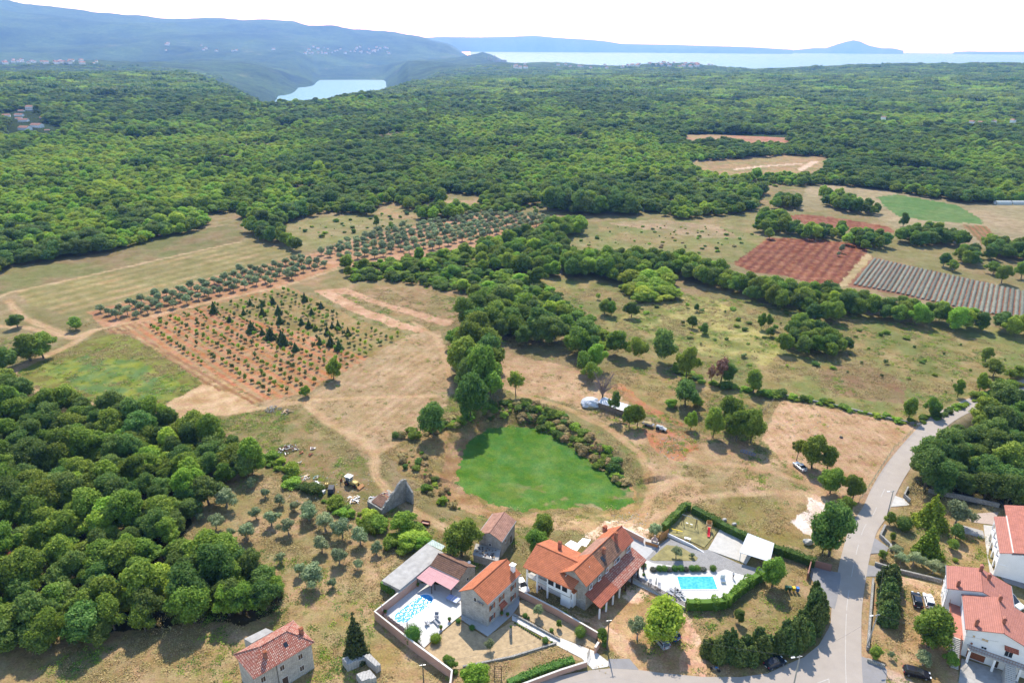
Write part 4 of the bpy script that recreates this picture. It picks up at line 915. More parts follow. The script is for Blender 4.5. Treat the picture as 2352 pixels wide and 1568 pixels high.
# individual broadleaf trees: the 300 nearest, the rest go into the woodland
have = sum(1 for o in C.objects if o.name.startswith('broadleaf_tree'))
indiv.sort(key=lambda a: a[0])
for n_, (d_, x, y, kd, wd, k, lab, grp) in enumerate(indiv):
    vis = True
    xx, yy_ = proj(x, y, 4.0)
    if n_ < 296 - have and -40 < xx < 2392 and yy_ < 1610:
        tree_at((x, y, th(x, y)), kd if kd != 'bush' else 'mid', wd, k if kd != 'bush' else k * .7, lab, grp)
    else:
        s = wd / WD[kd]; STUFF['wood'].append((x, y, th(x, y), s, s * k, random.choice(PI_[kd])))

# ---- the great wood beyond: points in a fan, thinned by the clearings
def V_open(): 
    return [P(-200,640, 0,628, 20,618, 60,608, 200,588, 320,562, 380,547, 440,532, 470,525, 480,505, 478,492, 573,486, 556,505, 555,510, 600,520, 650,540, 640,520, 700,500, 740,492, 850,494, 870,475, 905,466, 930,485, 960,480, 1000,455, 1035,443, 1112,452, 1110,470, 1080,484, 1060,492, 1180,492, 1260,492, 1450,496, 1480,485, 1560,503, 1640,498, 1700,492, 1732,482, 1735,455, 1790,425, 1851,428, 1901,424, 2000,433, 2088,447, 2200,466, 2600,468, 2700,1700, -400,1700),
            P(655,434, 665,430, 730,429, 738,438, 670,443), P(470,364, 480,361, 548,360, 545,370, 480,375),
            P(1576,373, 1676,367, 1801,357, 1886,361, 1925,374, 1875,408, 1676,414, 1596,400), P(1571,309, 1811,309, 1815,337, 1572,337),
            P(2090,406, 2190,401, 2190,414, 2100,417), P(1438,366, 1452,361, 1458,366, 1450,380, 1440,380),
            P(8,305, 20,285, 0,275, 0,258, 80,262, 95,270, 125,290, 150,292, 145,305, 120,320, 60,312, 20,320), P(345,280, 340,276, 430,263, 444,267, 352,283), P(0,262, 60,250, 100,262, 60,280, 0,285), P(920,385, 935,383, 930,396, 922,396)]
OPENP = V_open()
def scatter(r0, r1, sp, jit=.5):
    n = int(.5 * R(92) * (r1 ** 2 - r0 ** 2) / sp ** 2)
    r = np.sqrt(rng.uniform(r0 ** 2, r1 ** 2, n)); a = rng.uniform(R(-46), R(46), n)
    return r * np.sin(a), r * np.cos(a)
def great(r0, r1, sp, kinds, w0, w1, key='wood', grid=True):
    if grid:
        # jittered cells so that crowns neither pile up nor leave holes
        nr_ = int((r1 - r0) / sp); Xs, Ys = [], []
        for i in range(nr_):
            rr_ = r0 + (i + .5) * sp; na_ = int(rr_ * R(88) / sp)
            a = R(-44) + (np.arange(na_) + rng.uniform(.0, 1.0, na_)) / na_ * R(88); rj = rr_ + rng.uniform(-.5, .5, na_) * sp
            Xs.append(rj * np.sin(a)); Ys.append(rj * np.cos(a))
        X_, Y_ = np.concatenate(Xs), np.concatenate(Ys)
    Z_ = terr(X_, Y_); vx, vy = proj(X_, Y_, Z_)
    m = (vx > -260) & (vx < 2620) & (Z_ > -58)
    for p in OPENP: m &= ~inside(p, vx, vy)
    X_, Y_, Z_ = X_[m], Y_[m], Z_[m]
    tone = fbm(X_ / 170, Y_ / 170, 201, 4) + (fbm(X_ / 40, Y_ / 40, 207, 2) - .5) * .8 + .03
    tone += np.clip((400 - np.abs(vx[m] - 300)) / 900, -.1, .12) * (vy[m] > 320)        # the lower left of the wood is yellower
    tone -= ((vx[m] < 620) & (vy[m] < 240)) * .09
    gap, big = fbm(X_ / 75, Y_ / 75, 211, 3), fbm(X_ / 48, Y_ / 60, 215, 3)
    for x, y, z, t, gp_, bg_ in zip(X_, Y_, Z_, tone, gap, big):
        r1_ = random.random() * .22 + t
        if kinds == 'grove': g = PI_['grove']; i = random.choice([g[1], g[4]]) if r1_ < .52 else (random.choice([g[0], g[2], g[5]]) if r1_ < .74 else g[3])
        else:
            kd = 'dark' if r1_ < .47 else ('mid' if r1_ < .66 else ('light' if r1_ < .9 else 'lime'))
            i = random.choice(PI_[kd])
        wd = random.uniform(w0, w1) * (1.15 if r1_ < .46 else .9); s = wd / (6.6 if kinds != 'grove' else 26)
        if gp_ > .70 and kinds != 'grove':
            if random.random() < .45: continue
            i = random.choice(PI_['bush']); s *= random.uniform(.4, .8)
        elif bg_ > .66: s *= 1.3; i = random.choice(PI_['dark'] if kinds != 'grove' else [PI_['grove'][1]])
        elif random.random() < .03: s *= 1.45
        STUFF[key].append((x, y, z, s, s * random.uniform(.55, .95) * (7.5 / wd if kinds != 'grove' else 1) ** .4, i))
great(380, 1000, 5.4, None, 5.5, 10.5)
great(1000, 1700, 7.4, None, 7.5, 13.5)
great(1700, 4300, 20, 'grove', 26, 38)

def make_stuff(name, pts, label):
    pts = np.array(pts, float)
    me = bpy.data.meshes.new(name); n = len(pts); me.vertices.add(n); me.vertices.foreach_set('co', pts[:, :3].astype(np.float32).ravel())
    for an, tp, arr in (('sc', 'FLOAT_VECTOR', np.stack([pts[:, 3], pts[:, 3], pts[:, 4]], 1)), ('idx', 'INT', pts[:, 5]), ('rz', 'FLOAT', rng.uniform(0, 6.28, n))):
        a = me.attributes.new(an, tp, 'POINT'); a.data.foreach_set('vector' if tp == 'FLOAT_VECTOR' else 'value', np.ascontiguousarray(arr, np.int32 if tp == 'INT' else np.float32).ravel())
    me.update(); o = top(name, me, label, None, None, 'stuff')
    ng = bpy.data.node_groups.new(name, 'GeometryNodeTree')
    ng.interface.new_socket('Geometry', in_out='INPUT', socket_type='NodeSocketGeometry'); ng.interface.new_socket('Geometry', in_out='OUTPUT', socket_type='NodeSocketGeometry')
    N, L = ng.nodes, ng.links; gi = N.new('NodeGroupInput'); go = N.new('NodeGroupOutput'); ip = N.new('GeometryNodeInstanceOnPoints'); ci = N.new('GeometryNodeCollectionInfo')
    ci.inputs['Collection'].default_value = PCOL; ci.inputs['Separate Children'].default_value = True; ci.inputs['Reset Children'].default_value = True
    def attr(nm, dt): a = N.new('GeometryNodeInputNamedAttribute'); a.data_type = dt; a.inputs[0].default_value = nm; return a.outputs[0]
    L.new(gi.outputs[0], ip.inputs['Points']); L.new(ci.outputs[0], ip.inputs['Instance']); ip.inputs['Pick Instance'].default_value = True
    L.new(attr('idx', 'INT'), ip.inputs['Instance Index']); L.new(attr('sc', 'FLOAT_VECTOR'), ip.inputs['Scale'])
    cx_ = N.new('ShaderNodeCombineXYZ'); L.new(attr('rz', 'FLOAT'), cx_.inputs[2]); L.new(cx_.outputs[0], ip.inputs['Rotation'])
    L.new(ip.outputs[0], go.inputs[0]); md = o.modifiers.new('scatter', 'NODES'); md.node_group = ng
    return o
PCOL = bpy.data.collections.new('prototypes')
for i, m_ in enumerate(PROTO): PCOL.objects.link(bpy.data.objects.new('proto_%03d' % i, m_))
make_stuff('woodland', STUFF['wood'], 'dense green woodland running to the far hills')
make_stuff('undergrowth', STUFF['scrub'], 'low bushes and brambles along the field edges')
print('counts', {k: len(v) for k, v in STUFF.items()}, len(indiv), have, len(C.objects))
# ------------------------------------------------------------------ solid builder
class MB:
    def __init__(s): s.v = []; s.f = []; s.m = []; s.mats = []
    def mi(s, mat):
        if mat not in s.mats: s.mats.append(mat)
        return s.mats.index(mat)
    def poly(s, pts, mat):
        o = len(s.v); s.v += [tuple(p) for p in pts]; s.f.append(tuple(range(o, o + len(pts)))); s.m.append(s.mi(mat))
    def mesh(s, V, Fc, mat):
        o = len(s.v); s.v += [tuple(p) for p in V]; k = s.mi(mat)
        for f in Fc: s.f.append(tuple(i + o for i in f)); s.m.append(k)
    def prism(s, base, top_, mat):                          # two matching rings
        n = len(base); V = list(base) + list(top_)
        F_ = [tuple(range(n))[::-1], tuple(range(n, 2 * n))] + [(i, (i + 1) % n, (i + 1) % n + n, i + n) for i in range(n)]
        s.mesh(V, F_, mat)
    def box(s, c, ax, ay, az, mat):                         # centre and three half axes
        c = Vector(c); ax, ay, az = Vector(ax), Vector(ay), Vector(az)
        b = [c - ax - ay - az, c + ax - ay - az, c + ax + ay - az, c - ax + ay - az]
        s.prism(b, [p + az * 2 for p in b], mat)
    def bx(s, x0, x1, y0, y1, z0, z1, mat): s.box(((x0 + x1) / 2, (y0 + y1) / 2, (z0 + z1) / 2), ((x1 - x0) / 2, 0, 0), (0, (y1 - y0) / 2, 0), (0, 0, (z1 - z0) / 2), mat)
    def tube(s, path, r, mat, sides=8):
        rr_ = r if isinstance(r, (list, tuple)) else [r] * len(path); V, F_ = tube_pts(path, rr_, sides); s.mesh(V, F_, mat)
    def cyl(s, c, r, h, mat, sides=16, r2=None):
        c = Vector(c); r2 = r if r2 is None else r2
        b = [c + Vector((math.cos(2 * math.pi * k / sides) * r, math.sin(2 * math.pi * k / sides) * r, 0)) for k in range(sides)]
        t = [c + Vector((math.cos(2 * math.pi * k / sides) * r2, math.sin(2 * math.pi * k / sides) * r2, h)) for k in range(sides)]
        s.prism(b, t, mat)
    def build(s, name, parent=None, smooth=False, origin=None, uvrot=None):
        o0 = Vector(origin) if origin is not None else (rootloc(parent) if parent else Vector((0, 0, 0)))
        me = bpy.data.meshes.new(name); me.from_pydata([tuple(Vector(p) - o0) for p in s.v], [], s.f)
        for m in s.mats: me.materials.append(m)
        me.polygons.foreach_set('material_index', s.m); me.update()
        bm = bmesh.new(); bm.from_mesh(me); bmesh.ops.recalc_face_normals(bm, faces=bm.faces)
        uv = bm.loops.layers.uv.new('UVMap')
        for f in bm.faces:
            n = f.normal
            if abs(n.z) > .995 or n.length < .5: u = Vector((1, 0, 0)) if uvrot is None else Vector((math.cos(uvrot), math.sin(uvrot), 0)); w_ = Vector((-u.y, u.x, 0))
            else: u = Vector((-n.y, n.x, 0)).normalized(); w_ = n.cross(u)
            for l in f.loops: p = l.vert.co + o0; l[uv].uv = (p.dot(u), p.dot(w_))
        bm.to_mesh(me); bm.free()
        if smooth: me.polygons.foreach_set('use_smooth', [True] * len(me.polygons))
        ob = bpy.data.objects.new(name, me); C.objects.link(ob)
        if parent: ob.parent = parent
        else: ob.location = o0
        return ob
RL = {}
def rootloc(o):
    while o.parent: o = o.parent
    return RL.get(o.name, Vector((0, 0, 0)))
def thing(name, loc, label, cat, group=None):
    e = top(name, None, label, cat, group, loc=tuple(loc)); e.empty_display_size = 1; RL[e.name] = Vector(loc); return e
def tagm(o, label, cat, group=None):
    o['label'] = label; o['category'] = cat
    if group: o['group'] = group
    return o

# ------------------------------------------------------------------ building materials
def tile_mat(name, c1, c2, cm, w_=.24, h_=.36, rough=.75, mort=.06, stain=.25):
    m, N, L = new_mat(name); p = node(N, 'ShaderNodeBsdfPrincipled'); p.inputs['Roughness'].default_value = rough; p.inputs['Specular IOR Level'].default_value = .2
    uv = node(N, 'ShaderNodeUVMap'); br = node(N, 'ShaderNodeTexBrick'); br.offset = .0; br.inputs['Scale'].default_value = 1; br.inputs['Mortar Size'].default_value = mort; br.inputs['Mortar Smooth'].default_value = .6
    br.inputs['Brick Width'].default_value = w_; br.inputs['Row Height'].default_value = h_; br.inputs['Bias'].default_value = 0
    br.inputs['Color1'].default_value = rgb(c1); br.inputs['Color2'].default_value = rgb(c2); br.inputs['Mortar'].default_value = rgb(cm)
    L.new(uv.outputs[0], br.inputs['Vector'])
    nz = node(N, 'ShaderNodeTexNoise'); nz.inputs['Scale'].default_value = .8; nz.inputs['Detail'].default_value = 7; nz.inputs['Roughness'].default_value = .7; L.new(uv.outputs[0], nz.inputs['Vector'])
    mr = node(N, 'ShaderNodeMapRange'); mr.inputs[1].default_value = .3; mr.inputs[2].default_value = .7; mr.inputs[3].default_value = 1 - stain; mr.inputs[4].default_value = 1 + stain; L.new(nz.outputs[0], mr.inputs[0])
    vm = node(N, 'ShaderNodeVectorMath', operation='SCALE'); L.new(br.outputs['Color'], vm.inputs[0]); L.new(mr.outputs[0], vm.inputs['Scale']); L.new(vm.outputs[0], p.inputs['Base Color'])
    wv = node(N, 'ShaderNodeTexWave', wave_type='BANDS', bands_direction='X'); wv.inputs['Scale'].default_value = 1 / w_ / math.pi * 1.0; L.new(uv.outputs[0], wv.inputs['Vector'])
    b = node(N, 'ShaderNodeBump'); b.inputs['Strength'].default_value = .6; b.inputs['Distance'].default_value = .05; L.new(br.outputs['Fac'], b.inputs['Height']); b.invert = True; L.new(b.outputs[0], p.inputs['Normal'])
    out(m, p.outputs[0]); return m
TO_ = tile_mat('orange_tiles', (.60, .205, .092), (.51, .17, .075), (.29, .09, .045))
TR_ = tile_mat('dark_red_tiles', (.42, .13, .075), (.50, .165, .09), (.20, .055, .035))
TOLD = tile_mat('old_mixed_tiles', (.48, .25, .16), (.27, .15, .105), (.13, .075, .05), .22, .40, .9, .10, .4)
TPALE = tile_mat('worn_pale_tiles', (.52, .30, .22), (.40, .20, .14), (.26, .14, .10), .22, .40, .9, .08, .35)
TMIX = tile_mat('speckled_tiles', (.66, .48, .38), (.42, .13, .085), (.24, .08, .055), .30, .42, .8, .10, .15)
TPINK = tile_mat('pink_red_tiles', (.50, .215, .16), (.45, .19, .14), (.30, .12, .09), .24, .34, .8, .07, .15)
TWORN = tile_mat('weathered_tiles', (.44, .17, .12), (.38, .15, .11), (.30, .12, .09), .30, .40, .9, .04, .22)
PINKSH = tile_mat('pink_sheeting', (.62, .34, .34), (.58, .31, .31), (.40, .19, .20), .18, 3.0, .5, .05, .1)
WHSH = tile_mat('white_sheeting', (.60, .62, .64), (.58, .60, .62), (.40, .42, .45), .22, 9.0, .35, .035, .04)
STONE = tile_mat('stone_wall', (.46, .43, .38), (.34, .31, .27), (.25, .23, .20), .42, .20, .95, .025, .25)
STONE2 = tile_mat('pale_stone_wall', (.56, .53, .48), (.42, .39, .35), (.32, .30, .27), .36, .18, .95, .03, .25)
DRYST = tile_mat('dry_stone', (.58, .56, .51), (.38, .36, .33), (.16, .15, .13), .30, .16, .95, .05, .35)
SETTS = tile_mat('stone_setts', (.42, .41, .39), (.33, .32, .31), (.22, .21, .20), .22, .22, .9, .06, .15)
SLABS = tile_mat('white_slabs', (.58, .565, .54), (.55, .535, .51), (.40, .39, .37), .6, .6, .7, .012, .04)
GSLAB = tile_mat('grey_slabs', (.42, .42, .41), (.39, .39, .38), (.29, .29, .28), 1.2, 1.2, .8, .01, .08)
BLOCKS = tile_mat('stone_blocks', (.56, .54, .50), (.46, .44, .41), (.24, .23, .21), .55, .22, .95, .05, .15)
PINKW = plain('pink_render', (.50, .30, .225), .9, var=.10, scale=.6)
PEACH = plain('peach_render', (.62, .46, .34), .9, var=.08, scale=.6)
WHITEW = plain('white_render', (.86, .85, .84), .85, var=.05, scale=.4)
GREYW = plain('grey_render', (.40, .38, .36), .95, var=.2, scale=.9)
CONC = plain('concrete', (.36, .345, .32), .95, var=.22, scale=.8, bump=.3)
PCONC = plain('pale_concrete', (.46, .44, .40), .95, var=.12, scale=.8)
COPING = plain('coping', (.60, .56, .50), .9, var=.1, scale=1.5)
WOODD = plain('dark_wood', (.075, .045, .028), .7, var=.2, scale=3)
WOODO = plain('orange_wood', (.48, .22, .07), .7, var=.2, scale=3)
WOODL = plain('pale_wood', (.62, .42, .22), .7, var=.15, scale=3)
SHUT = plain('shutter_wood', (.30, .095, .035), .6, var=.15, scale=3)
GLASS = plain('dark_glass', (.025, .03, .035), .12, spec=.6, var=.05)
WHITE = plain('white_paint', (.80, .80, .79), .45, var=.02)
METAL = plain('grey_metal', (.35, .36, .37), .4, .6, var=.05)
BLACK = plain('black_rubber', (.02, .02, .02), .8, var=.05)
RUST = plain('rusty_metal', (.22, .075, .035), .8, var=.3, scale=4)
BRICKC = tile_mat('chimney_brick', (.44, .15, .09), (.36, .12, .07), (.30, .20, .15), .22, .09, .9, .02, .2)
ASPH = plain('asphalt', (.345, .300, .255), .92, var=.07, scale=.35, bump=.15)
ASPH2 = plain('grey_asphalt', (.235, .225, .22), .92, var=.10, scale=.5, bump=.15)
LINEW = plain('road_line', (.44, .41, .37), .8, var=.15, scale=3)
GRAVEL = plain('gravel', (.66, .58, .48), .95, var=.16, scale=2.5, bump=.5)
GRAVELP = plain('pale_gravel', (.60, .52, .41), .95, var=.2, scale=1.5, bump=.5)
TARP = plain('white_tarpaulin', (.52, .54, .57), .4, var=.10, scale=2, bump=.6)
LAWN = plain('lawn_grass', (.235, .205, .085), .95, var=.4, scale=.55, bump=.5)
LAWND = plain('dry_lawn', (.385, .285, .165), .95, var=.28, scale=1.1, bump=.5)

LAID = []
def sheet(name, pts, z, mat, kind='structure', t='V', uvrot=None, ground=False):
    """a flat paved or laid surface, 60 mm thick, its outline read off the photograph"""
    P_ = [G(p, t) for p in pts] if not isinstance(pts[0], Vector) else pts
    mb = MB(); mb.prism([(p.x, p.y, -.10) for p in P_], [(p.x, p.y, z) for p in P_], mat)
    o = mb.build(name, uvrot=uvrot); LAID.append(P_)
    if kind: o['kind'] = kind
    return o
def sh(name, z, mat, t, *xy, **k): return sheet(name, [(xy[i], xy[i + 1]) for i in range(0, len(xy), 2)], z, mat, t=t, **k)
def offset_line(pts, w_):
    L_, R_ = [], []
    for i, p in enumerate(pts):
        a = pts[max(i - 1, 0)]; b = pts[min(i + 1, len(pts) - 1)]; d = Vector((b.x - a.x, b.y - a.y)).normalized(); n = Vector((-d.y, d.x, 0)) * w_ / 2
        L_.append(Vector((p.x, p.y, 0)) + n); R_.append(Vector((p.x, p.y, 0)) - n)
    return L_, R_
def smooth_line(pts, n=6):
    o = []
    for i in range(len(pts) - 1):
        p0, p1, p2, p3 = pts[max(i - 1, 0)], pts[i], pts[i + 1], pts[min(i + 2, len(pts) - 1)]
        for k in range(n):
            t = k / n; o.append(.5 * ((2 * p1) + (p2 - p0) * t + (2 * p0 - 5 * p1 + 4 * p2 - p3) * t * t + (3 * p1 - p0 - 3 * p2 + p3) * t ** 3))
    return o + [pts[-1]]
def ribbon(name, pts, w_, z, mat, kind='structure'):
    L_, R_ = offset_line(pts, w_); mb = MB(); n = len(pts); LAID.append(L_ + R_[::-1])
    for i in range(n - 1):
        mb.poly([(L_[i].x, L_[i].y, z), (R_[i].x, R_[i].y, z), (R_[i + 1].x, R_[i + 1].y, z), (L_[i + 1].x, L_[i + 1].y, z)], mat)
    o = mb.build(name)
    if kind: o['kind'] = kind
    return o
def wall(name, pts, h, th_, mat, label, cat, cap=None, z0=-.1, group=None, jag=0):
    """a free standing wall with a coping"""
    pts = [Vector((p.x, p.y, 0)) for p in pts]; r = thing(name, pts[0], label, cat, group); mb = MB(); cp = MB(); L_, R_ = offset_line(pts, th_)
    hs = h if isinstance(h, (list, tuple)) else [h] * len(pts)
    for i in range(len(pts) - 1):
        a, b, c, d = L_[i], R_[i], R_[i + 1], L_[i + 1]; h0, h1 = hs[i], hs[i + 1]
        mb.prism([a + Vector((0, 0, z0)), b + Vector((0, 0, z0)), c + Vector((0, 0, z0)), d + Vector((0, 0, z0))], [a + Vector((0, 0, h0)), b + Vector((0, 0, h0)), c + Vector((0, 0, h1)), d + Vector((0, 0, h1))], mat)
    mb.build('wall_body', r)
    if cap:
        L2, R2 = offset_line(pts, th_ + .1)
        for i in range(len(pts) - 1):
            a, b, c, d = L2[i], R2[i], R2[i + 1], L2[i + 1]; h0, h1 = hs[i] + .003, hs[i + 1] + .003
            cp.prism([a + Vector((0, 0, h0)), b + Vector((0, 0, h0)), c + Vector((0, 0, h1)), d + Vector((0, 0, h1))], [a + Vector((0, 0, h0 + .07)), b + Vector((0, 0, h0 + .07)), c + Vector((0, 0, h1 + .07)), d + Vector((0, 0, h1 + .07))], cap)
        cp.build('coping', r)
    return r
def dense(pts, step=1.0):
    o = []
    for i in range(len(pts) - 1):
        n = max(1, int((pts[i + 1] - pts[i]).length / step)); o += [pts[i].lerp(pts[i + 1], k / n) for k in range(n)]
    return o + [pts[-1]]
def hedge(pts, wd, h, label, mat='hedge', n=None, size=.30, seed=5, rough=.12, z0=0, group=None, name='hedge'):
    pts = dense(pts, .8); r = np.random.default_rng(seed); o0 = pts[0]; L_ = sum((pts[i + 1] - pts[i]).length for i in range(len(pts) - 1)); n = n or int(L_ * (wd + 2 * h) * 26)
    k = r.integers(0, len(pts) - 1, n); t = r.random(n); V = []
    A = np.array([p[:] for p in pts]); D = A[k + 1] - A[k]; base = A[k] + D * t[:, None]; nr = np.stack([-D[:, 1], D[:, 0], 0 * t], 1); nr /= np.linalg.norm(nr, axis=1)[:, None] + 1e-9
    s = r.random(n) * (wd + 2 * h); side = np.where(s < h, -1, np.where(s < 2 * h, 1, 0)); wv = 1 + (vnoise(base[:, 0] * .8 + 50, base[:, 1] * .8, seed) - .5) * rough * 4
    lat = np.where(side == 0, r.uniform(-.5, .5, n) * wd, side * wd / 2) * wv; z = np.where(side == 0, h, r.random(n) * h) * (1 + (wv - 1) * .6) + z0
    P_ = base + nr * lat[:, None] + np.array([0, 0, 1]) * z[:, None] + r.normal(0, .05, (n, 3)); N_ = nr * side[:, None] + np.array([0, 0, 1]) * (side == 0)[:, None]
    Vc = cards(P_ - np.array(o0[:]), N_, size, r); Fc = [tuple(range(i * 4, i * 4 + 4)) for i in range(n)]; v = list(np.repeat(r.beta(1.6, 1.6, n), 4)); Vc = [tuple(x) for x in Vc]
    Lf, Rf = offset_line(pts, wd * .86); hh = h * .93
    for i in range(len(pts) - 1):
        o = len(Vc); q_ = [Lf[i], Rf[i], Rf[i + 1], Lf[i + 1]]
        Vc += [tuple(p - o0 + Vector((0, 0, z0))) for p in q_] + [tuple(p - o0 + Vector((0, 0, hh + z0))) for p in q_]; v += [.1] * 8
        Fc += [(o + 4, o + 5, o + 6, o + 7), (o, o + 1, o + 5, o + 4), (o + 2, o + 3, o + 7, o + 6), (o + 1, o + 2, o + 6, o + 5), (o + 3, o, o + 4, o + 7)]
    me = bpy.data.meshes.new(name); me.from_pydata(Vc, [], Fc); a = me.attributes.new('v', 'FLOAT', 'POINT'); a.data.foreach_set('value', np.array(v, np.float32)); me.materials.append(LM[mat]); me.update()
    return top(name, me, label, 'hedge', group, loc=tuple(o0))

# ------------------------------------------------------------------ houses
class House:
    """O corner on the ground, U along the ridge, V across (both with real lengths)"""
    def __init__(s, O, U, V, he, hr, label, name='house', cat='house', group=None, root=None):
        s.O = Vector((O[0], O[1], 0)); s.L = Vector(U).length; s.W = Vector(V).length; s.u = Vector((U[0], U[1], 0)).normalized(); s.v = Vector((V[0], V[1], 0)).normalized(); s.he = he; s.hr = hr
        s.r = root or thing(name, s.O, label, cat, group)
    def P(s, a, b, z): return s.O + s.u * a + s.v * b + Vector((0, 0, z))
    def gable_walls(s, mat, ridge=.5, z0=-.1, a0=0, a1=None, b0=0, b1=None, name='wall'):
        a1 = s.L if a1 is None else a1; b1 = s.W if b1 is None else b1; rb = b0 + (b1 - b0) * ridge
        ring = lambda a: [s.P(a, b0, z0), s.P(a, b1, z0), s.P(a, b1, s.he), s.P(a, rb, s.hr), s.P(a, b0, s.he)]
        mb = MB(); mb.prism(ring(a0), ring(a1), mat); return mb.build(name, s.r)
    def roof_slab(s, q4, mat, th_=.14, name='roof', parent=None):
        mb = MB(); mb.prism([p - Vector((0, 0, th_)) for p in q4], q4, mat); return mb.build(name, parent or s.r)
    def slope(s, a0, a1, b_e, z_e, b_r, z_r, mat, name='roof', lift=.16, th_=.14, over=.0):
        q4 = [s.P(a0, b_e, z_e + lift), s.P(a1, b_e, z_e + lift), s.P(a1, b_r, z_r + lift), s.P(a0, b_r, z_r + lift)]
        return s.roof_slab(q4, mat, th_, name)
    def gable_roof(s, mat, ov=.4, ridge=.5, gov=.3, b0=0, b1=None, a0=0, a1=None, cap=True, mats=None):
        b1 = s.W if b1 is None else b1; a1 = s.L if a1 is None else a1; rb = b0 + (b1 - b0) * ridge
        dz0 = (s.hr - s.he) * ov / max(rb - b0, .1); dz1 = (s.hr - s.he) * ov / max(b1 - rb, .1)
        rs = [s.slope(a0 - gov, a1 + gov, b0 - ov, s.he - dz0, rb - .002, s.hr, mat), s.slope(a0 - gov, a1 + gov, b1 + ov, s.he - dz1, rb + .002, s.hr, mat)]
        if cap:
            mb = MB(); mb.tube([s.P(a0 - gov - .02, rb, s.hr + .16), s.P(a1 + gov + .02, rb, s.hr + .16)], .13, mat, 8); mb.build('ridge_cap', rs[0])
            g = MB()
            for b_, z_ in ((b0 - ov - .06, s.he - dz0 + .08), (b1 + ov + .06, s.he - dz1 + .08)): g.tube([s.P(a0 - gov, b_, z_), s.P(a1 + gov, b_, z_)], .07, METAL, 6)
            g.build('gutter', rs[0])
        return rs
    def window(s, side, pos, z, w_=.9, h=1.2, frame=WHITE, pane=GLASS, shut=None, door=False, name=None, sill=True):
        """side: 'f' the b=0 face, 'b' the b=W face, 's' the a=0 end, 'e' the a=L end"""
        d, n, base = {'f': (s.u, -s.v, lambda t: s.P(t, 0, 0)), 'b': (s.u, s.v, lambda t: s.P(t, s.W, 0)), 's': (s.v, -s.u, lambda t: s.P(0, t, 0)), 'e': (s.v, s.u, lambda t: s.P(s.L, t, 0))}[side]
        n = (n - d * n.dot(d)).normalized()
        c = base(pos) + Vector((0, 0, z + h / 2)); k = Vector((0, 0, 1)); f = .09
        mb = MB()
        for sx in (-1, 1): mb.box(c + d * sx * (w_ / 2 + f / 2) + n * .03, d * f / 2, n * .05, k * (h / 2 + f), frame)
        mb.box(c + k * (h / 2 + f / 2) + n * .031, d * w_ / 2, n * .05, k * f / 2, frame)
        mb.box(c - k * (h / 2 + f / 2) + n * .034, d * (w_ / 2 + .12), n * (.12 if sill else .05), k * f / 2, frame)
        if w_ > .7 and not door: mb.box(c + n * .028, d * .025, n * .02, k * h / 2, frame)
        fr = mb.build(name or ('door' if door else 'window'), s.r)
        p = MB(); p.box(c + n * .012, d * w_ / 2, n * .012, k * h / 2, pane); p.build('door_leaf' if door else 'pane', fr)
        if shut:
            for sx in (-1, 1):
                m2 = MB(); m2.box(c + d * sx * (w_ / 2 + .28) + n * .075, d * .24, n * .02, k * (h / 2 + .03), shut)
                for q_ in range(5): m2.box(c + d * sx * (w_ / 2 + .28) + n * .098 + k * ((q_ - 2) * h / 5.4), d * .19, n * .008, k * h / 16, shut)
                m2.build('shutter', fr)
        return fr
    def chimney(s, a, b, z, h=1.3, sz=.28, mat=BRICKC, cap=TO_, flat=False):
        c = s.P(a, b, z); k = Vector((0, 0, 1)); mb = MB(); mb.box(c + k * h / 2, s.u * sz, s.v * sz, k * h / 2, mat); mb.box(c + k * (h + .05), s.u * (sz + .07), s.v * (sz + .07), k * .05, mat)
        ch = mb.build('chimney', s.r); m2 = MB()
        if flat:
            for sx in (-1, 1):
                for sy in (-1, 1): m2.box(c + k * (h + .22) + s.u * sx * sz * .8 + s.v * sy * sz * .8, s.u * .04, s.v * .04, k * .12, cap)
            m2.box(c + k * (h + .38), s.u * (sz + .18), s.v * (sz + .18), k * .05, cap)
        else:
            for sx in (-1, 1): m2.box(c + k * (h + .2) + s.u * sx * sz * .7, s.u * .05, s.v * sz * .9, k * .1, cap)
            t = [c + k * (h + .3) + s.u * -(sz + .05) + s.v * -(sz + .05), c + k * (h + .3) + s.u * (sz + .05) - s.v * (sz + .05), c + k * (h + .3) + s.u * (sz + .05) + s.v * (sz + .05), c + k * (h + .3) - s.u * (sz + .05) + s.v * (sz + .05)]
            m2.prism([t[0], t[1], c + k * (h + .55) + s.u * (sz + .05), c + k * (h + .55) - s.u * (sz + .05)], [t[3], t[2], c + k * (h + .56) + s.u * (sz + .05), c + k * (h + .56) - s.u * (sz + .05)], cap)
        m2.build('chimney_cap', ch)
        return ch
def V2(a, b): return (b[0] - a[0], b[1] - a[1])
def up_(t, x, y, z): return plane(q(t, x, y), z)

